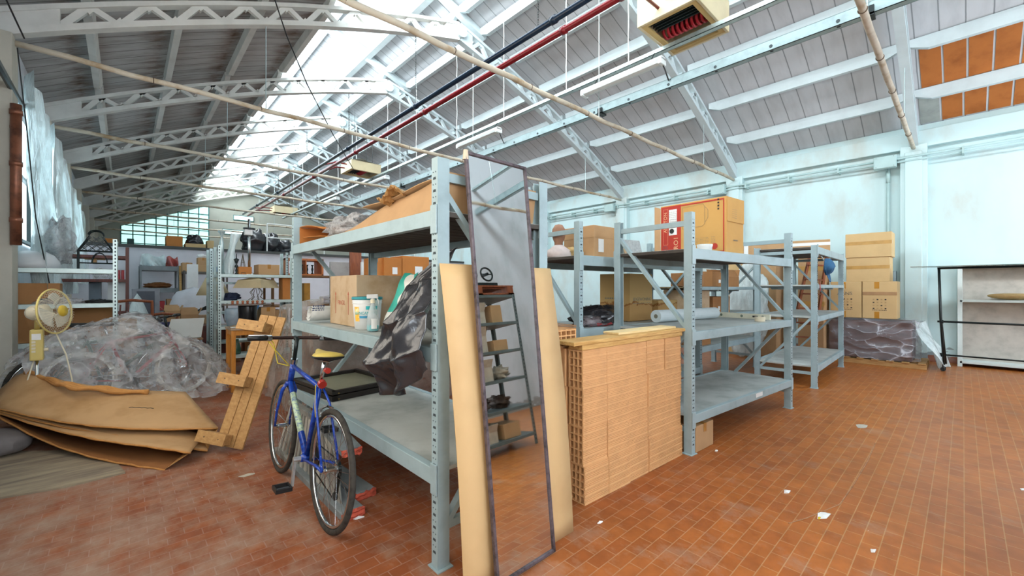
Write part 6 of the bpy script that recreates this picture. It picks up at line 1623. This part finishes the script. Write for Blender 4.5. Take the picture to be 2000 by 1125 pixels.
# orange open cupboard with black candle holders, seen left of the beige carton
t = thing('open_orange_cupboard', 'orange wooden cupboard box open to the front on a brown shelf', 'cupboard', (2.7, 9.7, 1.55))
x0, x1, y0, y1, z0, z1 = ext(560, 505, 632, 537, 9.5, .5); OW = m_wood('orange_veneer', '#b5622c', '#c9773c', (8, 8, 1), .5, 4)
for a, b in (((x0, y0, z1-.04), (x1, y1, z1)), ((x0, y0, z0), (x1, y1, z0+.03)), ((x1-.04, y0, z0), (x1, y1, z1)), ((x0, y0, z0), (x0+.04, y1, z1)), (((x0+x1)/2, y0, z0), ((x0+x1)/2+.02, y1, z1))): MB().box(a, b).build('panel', OW, t, bevel=.003)
for k in range(5):
    xx = x0+.12+(x1-x0-.2)*k/5; MB().lathe((xx, y0+.15, z0+.031), [(0, 0), (.035, 0), (.01, .04), (.025, .1), (.01, .16), (.03, .2), (0, .2)], 12).build('black_candle_holder', BLACKM, label='small black candle holder in the orange cupboard, %s from the left' % ['first', 'second', 'third', 'fourth', 'fifth'][k], cat='candle holder', group='black candle holders', smooth=True)
frame_shelf('brown shelving under the orange cupboard behind the tall rack', x0-.3, x1+.4, 9.4, 10.1, z0-.001, (.5, 1.05, z0-.002), M('brown_shelf', '#7b5636', .7), False, th=.04)
for l, q in {'pale grey panel standing behind the beige carton': (645, 512, 684, 600, 8.6, M('pale_grey_panel', '#a7a3a0', .7)), 'upright brown plank beside the pale grey panel': (684, 492, 706, 600, 7.6, REDW), 'narrow white plank beside the brown plank': (706, 512, 712, 600, 7.4, PAPER)}.items():
    sbox('standing_board', l, 'board', q[0], q[1], q[2], q[3], q[4], .05, q[5], zb=0, bevel=.003)
xs = [(733, 748, 503, 0), (750, 785, 504, 1), (786, 838, 501, 2)]
for k, l in enumerate(('narrow orange-brown carton on the grey shelving behind the tall rack', 'orange-brown carton with a white label behind the tall rack', 'wide orange-brown carton beside the black sack behind the tall rack')):
    u0, u1, v0, _ = xs[k]; scarton(l, u0, v0, u1, 540, 5.7 if k else 5.75, .4, OC, zb=1.501, paper=k != 0, tape=None, group='orange cartons behind the tall rack')
MB().lathe((2.45, 9.6, 1.051), [(0, 0), (.06, 0), (.03, .06), (.05, .14), (.02, .22), (.035, .26), (.03, .3), (0, .31)], 14).build('black_figurine', BLACKM, label='black figurine on the brown shelving seen past the rack upright', cat='figurine', smooth=True)
MB().lathe((2.6, 9.8, 1.051), [(0, 0), (.1, .01), (.02, .34), (0, .35)], 14).build('frosted_cone', FILMW, label='frosted plastic cone on the brown shelving behind the figurine', cat='cone', smooth=True)
scarton('yellow carton on the brown shelving right of the figurine', 594, 553, 606, 580, 9.5, .2, M('yellow_card', '#c08a3a', .7), zb=1.051, tape=None)
# film-covered furniture
t = thing('covered_furniture', 'brown furniture shrouded in cloudy plastic behind the tall rack', 'furniture', (2.3, 5.4, 0))
MB().box((1.62, 4.78, 0), (3.0, 6.15, 1.10)).build('furniture_body', m_wood('brown_veneer', '#6b3f26', '#8a5634', (1, 1, 6), .6, 4), t, bevel=.02)
def shroud(u, v):
    y = 4.5+1.85*u; s = v*3
    if s < 1: x, z = 1.36+.2*s, 1.22*s
    elif s < 2: x, z = 1.56+1.6*(s-1), 1.22+.06*math.sin(math.pi*(s-1))
    else: x, z = 3.16+.05*(s-2), 1.22*(3-s)
    n1 = noise.noise(Vector((y*2, s*2.5, 6)))*.08+noise.noise(Vector((y*6, s*6, 1)))*.03
    return (x-abs(n1), y+n1, max(.01, z+.07*math.sin(y*1.6+1)*min(1, s)+n1*.5))
MB().grid(shroud, 60, 48).build('plastic_shroud', m_plastic('cloudy_brown_film', '#a9a29c', .62, .25, 7, .9, dist=.05), t, smooth=True)
def endsh(u, v): return (1.38+1.82*u, 4.5-.1*math.sin(v*3)+.05*noise.noise(Vector((u*5, v*4, 2))), max(.01, 1.2*v))
MB().grid(endsh, 16, 16).build('plastic_end', m_plastic('cloudy_brown_film', '#a9a29c', .62), t, smooth=True)

# ---- goods in front of the lilac partition
sbox('grey_metal_cabinet', 'light grey metal cabinet with a dark front before the partition', 'cabinet', 258, 564, 312, 625, 11.5, .5, M('light_grey_metal', '#8d8f96', .5), zb=0)
x0, x1, y0, y1, z0, z1 = ext(267, 569, 302, 625, 11.5, .5); MB().box((x0, y0-.02, .3), (x1, y0-.005, z1)).build('slate_sheet', M('dark_slate_panel', '#4e525c', .5), label='dark slate panel leaning on the front of the grey cabinet', cat='panel')
def drape(label, x, y, z, rx_, ry_, h, seed, mat=FILMW, name='plastic_cover', p_=2.0):
    def f(u, v):
        a = 2*math.pi*u; r = (1-v)**(1/p_)*(1+.12*math.sin(a*5+seed)*(1-v)); return (x+rx_*r*math.cos(a), y+ry_*r*math.sin(a), z+h*v+.03*noise.noise(Vector((a, v*4, seed))))
    return MB().grid(f, 36, 14).build(name, mat, label=label, cat='plastic cover', smooth=True)
drape('clear plastic bag peak draped over goods before the grey cabinet', .15, 9.6, 0, .4, .35, 1.3, 1, p_=1.3)
t = drape('large white sheet draped over furniture beside the lampshade', 1.0, 10.35, 0, .58, .42, 1.42, 2, M('white_dust_sheet', '#c9cbd2', .8, 0, .05, 6), 'dust_sheet', 3.5)
lampshade('dark purple vase lamp with a cream shade beside the white dust sheet', (1.15, 9.05, .75), .25, .11, .31, SH, M('dark_purple_glaze', '#2c1a33', .2, 0, .1, 6), .55)
table('dark mahogany chest table carrying the purple vase lamp', 0.95, 1.38, 8.86, 9.22, .75, DARKW, DARKW, 'mahogany_table', .2, .1, None, False)
sbox('mahogany_chest', 'dark red mahogany chest beyond the white writing desk', 'chest', 345, 650, 418, 700, 9.7, .45, DARKW, zb=0)
t = table('school desk with brown edge and tilted white board on it', .28, .86, 7.75, 8.15, .65, M('brown_edge_top', '#8c6848', .5), M('pale_blue_grey_steel', '#a9b4c0', .4, .2), 'school_desk', .03, .025, None, False)
x0_ = PY(332, 655, 7.8); MB().add([(.42, 7.8, .66), (.84, 7.8, .66), (.90, 7.96, .94), (.50, 7.96, .94), (.42, 7.83, .65), (.84, 7.83, .65), (.90, 7.99, .93), (.50, 7.99, .93)], [(0, 1, 2, 3), (4, 7, 6, 5), (0, 4, 5, 1), (1, 5, 6, 2), (2, 6, 7, 3), (3, 7, 4, 0)]).build('tilted_white_board', M('off_white_laminate', '#b9b9b4', .5, 0, .03, 5), label='off-white board tilted up on the school desk', cat='board')
def chair(label, x, y, w, h, mat, seatm):
    t = thing('wooden_chair', label, 'chair', (x, y, 0), 0, 'chairs before the partition')
    for a in (-w/2, w/2):
        MB().cyl((x+a, y-.2, 0), (x+a, y-.2, .45), .02, n=8).build('leg', mat, t); MB().cyl((x+a, y+.2, 0), (x+a*.95, y+.24, h), .02, n=8).build('leg', mat, t)
    MB().box((x-w/2-.02, y-.23, .43), (x+w/2+.02, y+.22, .49)).build('seat', seatm, t, bevel=.01)
    MB().tube([(x-w/2, y+.24, h), (x, y+.25, h+.03), (x+w/2, y+.24, h)], .022, 8).build('top_rail', mat, t, smooth=True)
chair('wooden armchair frame with curved top rail beside the bubble bags', .08, 8.6, .5, 1.18, REDW, M('navy_purple_seat', '#22234a', .4)); chair('brown chair with a straw seat next to the school desk', .45, 8.75, .4, .95, REDW, M('straw_seat', '#a5854a', .9, 0, .2, 30))
MB().cyl((.2, 8.3, .74), (.55, 8.3, .74), .14, n=24).build('navy_cushion', M('navy_purple_seat', '#22234a'), label='navy purple bolster cushion on the chairs before the partition', cat='cushion')
for l, q in {'tan carton with a brass bowl inside, before the white sheet': (322, 607, 352, 625, 9.3, .3, .74), 'tan carton right of the brass bowl carton': (353, 614, 388, 626, 9.35, .3, .74), 'brown carton left of the armchair frame': (229, 622, 268, 640, 8.45, .3, .3), }.items(): scarton(l, *q[:6], CARD, zb=q[6], tape=None, opened='brass' in l)
table('long low bench of dark wood carrying cartons before the white sheet', .3, 1.2, 9.3, 9.75, .74, DARKW, DARKW, 'dark_bench', .05, .04, None, False)
MB().lathe((.62, 9.45, .76), [(0, 0), (.06, 0), (.12, .08), (.115, .085), (0, .03)], 20).build('brass_bowl', M('brass', '#a88534', .3, .8), label='brass bowl in the open carton before the white sheet', cat='bowl', smooth=True)
mb = MB()
for k in range(6): mb.beam((.95, 9.5, .98+.0*k), (1.35, 9.45, 1.05+.03*k), .015, .02)
mb.build('black_metal_bars', BLACKM, label='black metal bars piled over the cartons before the white sheet', cat='bars')
sbox('printed_poster', 'tall white printed sheet standing in front of the boxes by the partition', 'poster', 365, 516, 387, 565, 12.8, .02, PAPER, zb=0, bevel=0)
po = bpy.context.scene.objects['printed_poster']
scarton('brown carton on the dark shelf left of the printed poster', 356, 513, 376, 530, 14.0, .4, CARD, zb=1.841)
carton('small brown carton with black mark above the poster right corner', (1.56, 14.18, 2.022), (.24, .3, .2), 0, CARD)
carton('brown carton beneath the small marked carton', (1.56, 14.2, 1.841), (.28, .4, .18), 0, CARD, None)
MB().blob((1.88, 14.2, 1.91), (.13, .15, .08), 51, .2, 2, zmin=1.842).build('blue_bag', M('blue_plastic', '#1f6ea8'), label='blue plastic bag on the dark shelf by the partition', cat='bag', smooth=True)
MB().blob((1.54, 14.2, 2.27), (.12, .1, .06), 52, .2, 2, zmin=2.223).build('white_bag', PAPER, label='white bag on top of the small marked carton', cat='bag', smooth=True)
for l, (x, w, m_) in {'clear crumpled plastic bag on top of the small dark rack': (.55, .26, FILMW), 'pink red plastic bag on top of the small dark rack': (.95, .13, m_plastic('pink_bag', '#b5554e', .9, .2, 9, .8))}.items():
    MB().grid(lambda u, v: (x+w*(u*2-1)*(1-.1*v), 14.8+.12*math.sin(u*9+v*3)*(1-v), 1.985+(.3-.04*(x > .9))*v+.04*math.sin(u*7)*v), 16, 10, .01).build('plastic_bag', m_, label=l, cat='bag', smooth=True)
MB().blob((.66, 14.7, 1.47), (.26, .2, .08), 53, .3, 3, zmin=1.401).build('brown_leather_heap', M('brown_leather', '#7a4a22', .7, 0, .15, 9), label='brown leather heap on the middle shelf of the small dark rack', cat='leather', smooth=True)
MB().beam((1.1, 14.1, 0), (1.09, 14.38, 2.0), .05, .03).build('leaning_batten', PINE, label='pale batten leaning between the small dark rack and the dark shelf', cat='batten')
# on the deck over the partition
ZD = 2.601
for l, q in {'large brown carton on the deck over the partition': (325, 461, 357, 483, 15.7, .6, OC), 'flat pale carton on the deck right of the large brown one': (362, 476, 402, 486, 15.75, .5, LC), 'dark green box on the deck at the left end': (248, 466, 262, 478, 15.7, .4, M('dark_green_box', '#24423e', .6)), 'brown box at the far left of the partition deck': (205, 466, 230, 477, 15.7, .5, OC), 'pale box at the end of the flat carton on the deck': (405, 470, 418, 488, 15.7, .4, LC)}.items():
    if 'carton' in l: scarton(l, *q[:6], q[6], zb=ZD, tape=None)
    else: sbox('storage_box', l, 'box', *q[:6], q[6], zb=ZD)
for l, (u, s) in {'black refuse bag on the deck, left of the pair': (495, .42), 'black refuse bag on the deck, right of the pair': (528, .36), 'small black bag on the deck beside the rack upright': (558, .26), 'black bag on the deck among the pale cartons': (380, .24)}.items():
    q = PY(u, 480, 15.95); MB().blob((q.x, 15.95, ZD+s*.8), (s*.9, s*.7, s*.95), int(u), .22, 2, zmin=ZD).build('black_deck_bag', BAGB, label=l, cat='bag', group='black bags on the deck', smooth=True)
t = thing('deck_railing', 'thin pale railing along the edge of the partition deck', 'railing', (5, 15.45, ZD))
for k in range(9): MB().cyl((3.4+.9*k, 15.45, ZD), (3.4+.9*k, 15.45, ZD+.9), .02, n=8).build('post', WHITER, t)
for z in (.45, .9): MB().cyl((3.4, 15.45, ZD+z), (10.6, 15.45, ZD+z), .018, n=8).build('rail', WHITER, t)

# plastic sheets hanging on the left wall
for l, (y0, y1, z0, z1, sd) in {'milky plastic sheet hanging on the left wall between the near columns': (7.3, 9.0, 1.2, 3.95, 1), 'second milky plastic sheet farther along the left wall': (9.3, 12.0, 1.3, 3.9, 2), 'third milky plastic sheet far along the left wall': (12.4, 15.3, 1.5, 3.6, 3)}.items():
    def hs(u, v):
        y = y0+(y1-y0)*u; z = z0+(z1-z0)*v-.25*u*v
        f = .07*math.sin(u*17+sd+1.2*math.sin(v*3))+.05*noise.noise(Vector((u*5, v*4, sd)))
        return (XL+.22+f*(1.1-.3*v)+.1*(1-v), y, z)
    MB().grid(hs, 50, 24).build('hanging_plastic_sheet', FILMW, label=l, cat='plastic sheet', group='plastic sheets on the left wall', smooth=True)
MB().blob((XL+.42, 8.0, 2.0), (.14, .4, .3), 61, .35, 2.5).build('bundled_film', BUBBLE, label='bundled grey film hanging before the milky wall sheet', cat='plastic sheet', smooth=True)

# ================================================================== shelf behind the camera, seen in the mirror
DG = M('dark_grey_green_shelf', '#5f6b6b', .5, 0, .12, 8)
t = frame_shelf('dark grey steel shelf reflected in the tall mirror', 2.55, 3.66, -1.12, -.60, 1.86, (.14, .48, .82, 1.16, 1.50, 1.84), DG, True, 'galvanised shelving')
CW = M('dirty_white_card', '#b9b0a0', .8, 0, .1, 9)
names = ['lowest', 'second', 'third', 'fourth', 'fifth']
bx = 0
for lv, z in enumerate((.141, .481, .821, 1.161, 1.501)):
    x = 2.62
    for k in range(3):
        w = (.22, .17, .26, .19, .24)[(k+lv) % 5]; h = (.2, .15, .13, .22, .17)[(k*2+lv) % 5]
        if lv == 1 or (lv == 2 and k != 1):
            MB().blob((x+w/2, -.84, z+.07), (w*.45, .16, .08), 70+lv*5+k, .35, 3, zmin=z).build('scrap_heap', M('rusty_scrap', '#4a3c33', .6, .3, .3, 30) if lv == 1 else CW, label='%s heap on the %s shelf of the mirrored unit, %s' % ('dark scrap metal' if lv == 1 else 'pale rag', names[lv], ['left', 'middle', 'right'][k]), cat='heap', group='heaps reflected in the mirror', smooth=True)
        else: carton('%s carton on the %s shelf of the mirrored unit, %s' % ('pale' if k % 2 else 'brown', names[lv], ['far', 'middle', 'near the end'][k]), (x+w/2, -.82, z), (w, .32, h), 0, CW if k % 2 else CARD, None if k else 'top', group='cartons reflected in the mirror', opened=(k == 1))
        x += w+.1
t = thing('wooden_pallet', 'reddish wooden pallet on top of the shelf reflected in the mirror', 'pallet', (3.1, -.86, 1.842))
for a in (2.57, 3.06, 3.56): MB().box((a, -1.12, 1.842), (a+.09, -.6, 1.94)).build('bearer', REDW, t)
for z in (1.842, 1.94):
    for k in range(5): MB().box((2.55, -1.12+.11*k, z), (3.66, -1.04+.11*k, z+.018)).build('deck_board', REDW, t)
t = thing('old_machine', 'black handwheel machine on the pallet reflected in the mirror', 'machine', (3.1, -.86, 1.96))
MB().box((2.7, -1.0, 1.96), (3.5, -.7, 2.02)).build('machine_base', BLACKM, t, bevel=.01); MB().box((2.95, -.92, 2.02), (3.2, -.78, 2.18)).build('machine_body', BLACKM, t, bevel=.02)
for k, x in enumerate((2.8, 3.1, 3.35)): MB().ring((x, -.72, 2.13), (0, 1, .2), .09, .012, 24, 6).cyl((x, -.8, 2.13), (x, -.7, 2.13), .02, n=8).beam((x-.09, -.72, 2.13), (x+.09, -.72, 2.13), .012, .012).build('handwheel', BLACKM, t, smooth=False)

# ================================================================== scraps on the floor
def scrap(label, u, v, s, mat, seed, name='paper_scrap', h=.012):
    c = G(u, v); n = 9; pts = []
    for i in range(n):
        a = 2*math.pi*i/n; r = s*(.7+.5*abs(noise.noise(Vector((i*1.3, seed, 0)))))*(1.4 if i % 4 == 0 else 1); pts.append((c.x+r*math.cos(a), c.y+.6*r*math.sin(a)))
    mb = MB(); mb.add([(c.x, c.y, h)]+[(x, y, .002+h*.5*((i*7) % 3)/2) for i, (x, y) in enumerate(pts)]+[(x, y, .0005) for x, y in pts], [(0, 1+i, 1+(i+1) % n) for i in range(n)]+[(1+i, 1+n+i, 1+n+(i+1) % n, 1+(i+1) % n) for i in range(n)]+[tuple(range(1+n, 1+2*n))])
    return mb.build(name, mat, label=label, cat='scrap', group='scraps on the floor')
GP = M('grey_paper', '#b8b4a6', .8, 0, .1, 20)
scrap('grey torn paper stuck on the open floor between the racks and the wall', 1683, 833, .09, GP, 1, h=.004)
scrap('small white crumpled paper on the open orange floor', 1537, 961, .035, PAPER, 2)
scrap('whitish torn paper at the crack in the orange floor', 1607, 1008, .06, PAPER, 3, h=.006)
scrap('small yellow chip on the torn paper in the orange floor', 1600, 1013, .014, M('yellow_chip', '#d9c43a', .5), 4, 'yellow_chip', .012)
scrap('narrow white tag on the floor by the rack foot', 1399, 881, .02, PAPER, 5)
scrap('small pale chip on the tiles in front of the bricks', 1172, 1021, .018, PAPER, 6)
scrap('white smear of plaster on the tiles left of the bicycle', 483, 928, .05, GP, 7, 'plaster_smear', .004)
scrap('white crumb on the tiles at the bottom right', 1705, 1077, .02, PAPER, 8)
scrap('white crumb on the tiles at the far lower right', 1997, 957, .02, PAPER, 9)
scrap('white plaster crumb beside the broken red slab', 700, 1012, .03, PAPER, 10)
mb = MB(); pts = [G(u, v, .0015) for u, v in ((1540, 1022), (1575, 1012), (1640, 985), (1665, 950), (1695, 900), (1710, 865))]
for a, b in zip(pts, pts[1:]): mb.beam(a, b, .006, .002)
mb.build('floor_crack', M('pale_crack_filler', '#a97f5f', .9, 0, .2, 20), label='pale filled crack running across the orange floor tiles', cat='crack')

# more goods in the middle distance
MG = 'cartons standing before the partition'
for i, (u0, v0, u1, v1, Y, dep, mt, op, l) in enumerate([
    (262, 640, 300, 700, 10.4, .4, CARD, True, 'open tan carton on the floor before the grey cabinet'),
    (300, 648, 330, 700, 10.6, .4, CARD2, False, 'brown carton on the floor right of the open tan one'),
    (250, 596, 272, 640, 11.2, .3, CARD3, False, 'pale carton on the floor left of the grey cabinet front'),
    (395, 590, 412, 640, 11.6, .3, LC, False, 'light carton on the floor behind the mahogany chest'),
    (440, 640, 470, 700, 9.4, .35, CARD, False, 'tan carton on the floor behind the galvanised shelving'),
    (478, 645, 512, 700, 9.5, .35, CARD2, True, 'open brown carton on the floor behind the orange stool'),
    (520, 650, 552, 705, 9.0, .35, LC, False, 'light tan carton on the floor left of the shrouded furniture'),
]):
    scarton(l, u0, v0, u1, v1, Y, dep, mt, zb=0, group=MG, opened=op, tape=True)
for i, (x, y, h, r, mt, l) in enumerate([
    (1.35, 8.1, .24, .05, M('green_glass', '#2c4a3a', .2), 'dark green bottle on the lowest galvanised shelf'),
    (1.55, 8.05, .2, .06, CREAMP, 'cream jar on the lowest galvanised shelf'),
    (1.78, 8.1, .16, .07, BLACK, 'black pot on the lowest galvanised shelf'),
    (1.98, 8.05, .26, .05, REDW, 'reddish turned vase on the lowest galvanised shelf')]):
    MB().lathe((x, y, .321), [(0, 0), (r, 0), (r*1.15, h*.3), (r*.9, h*.6), (r*.4, h*.75), (r*.45, h), (0, h)], 16).build('jar', mt, label=l, cat='jar', smooth=True)
for i in range(6):
    MB().box((1.62+.075*i, 8.0, .792), (1.68+.075*i, 8.2, .792+(.2, .26, .18, .24, .21, .17)[i])).build('book', (REDW, M('navy_cloth', '#2b3558'), PAPER, DARKW, CARD2, M('green_cloth', '#3c5a48'))[i], label='book standing upright on the carton shelf of the galvanised unit, %s from the left' % ['first', 'second', 'third', 'fourth', 'fifth', 'sixth'][i], cat='book', group='books on the galvanised shelving', bevel=.003) if i > 4 else None
for k, (x, w, h, mt, l) in enumerate([(1.2, .24, .22, CARD, 'tan carton on the dark shelf, left under the poster'), (1.48, .26, .18, REDW, 'reddish box on the dark shelf beneath the top cartons'), (1.78, .24, .25, CARD2, 'brown carton on the dark shelf right end')]):
    MB().box((x, 14.0, 1.101), (x+w, 14.35, 1.101+h)).build('storage_box', mt, label=l, cat='box', bevel=.006)
for k, (x, h, mt, l) in enumerate([(.33, .3, M('navy_cloth', '#2b3558'), 'navy box on the low shelf of the small dark rack'), (.58, .25, REDP, 'red box on the low shelf of the small dark rack'), (.82, .3, CARD, 'tan box on the low shelf of the small dark rack')]):
    MB().box((x, 14.5, .801), (x+.2, 14.9, .801+h)).build('storage_box', mt, label=l, cat='box', bevel=.006)

# small clutter on the cartons and desk before the white sheet
for k, (x, y, z, sx, sy, sz, m_, l) in enumerate([
    (.98, 9.5, .741, .18, .2, .16, CARD3, 'small pale carton at the right end of the dark bench'),
    (.1, 9.9, 0, .3, .3, .7, CARD2, 'tall brown carton behind the armchair frame'),
    (-.25, 9.0, 0, .3, .35, .62, CARD, 'tan carton on the floor left of the armchair frame'),
    (-.62, 8.6, 0, .3, .35, .7, DARKW, 'dark wooden box behind the left shelving'),
    (.62, 10.9, 0, .5, .3, 1.05, m_wood('walnut_board', '#5c3a26', '#744a30', (1, 1, 6), .6, 4), 'walnut cabinet side behind the white dust sheet')]):
    MB().box((x, y, z), (x+sx, y+sy, z+sz)).build('storage_box', m_, label=l, cat='box', bevel=.006)
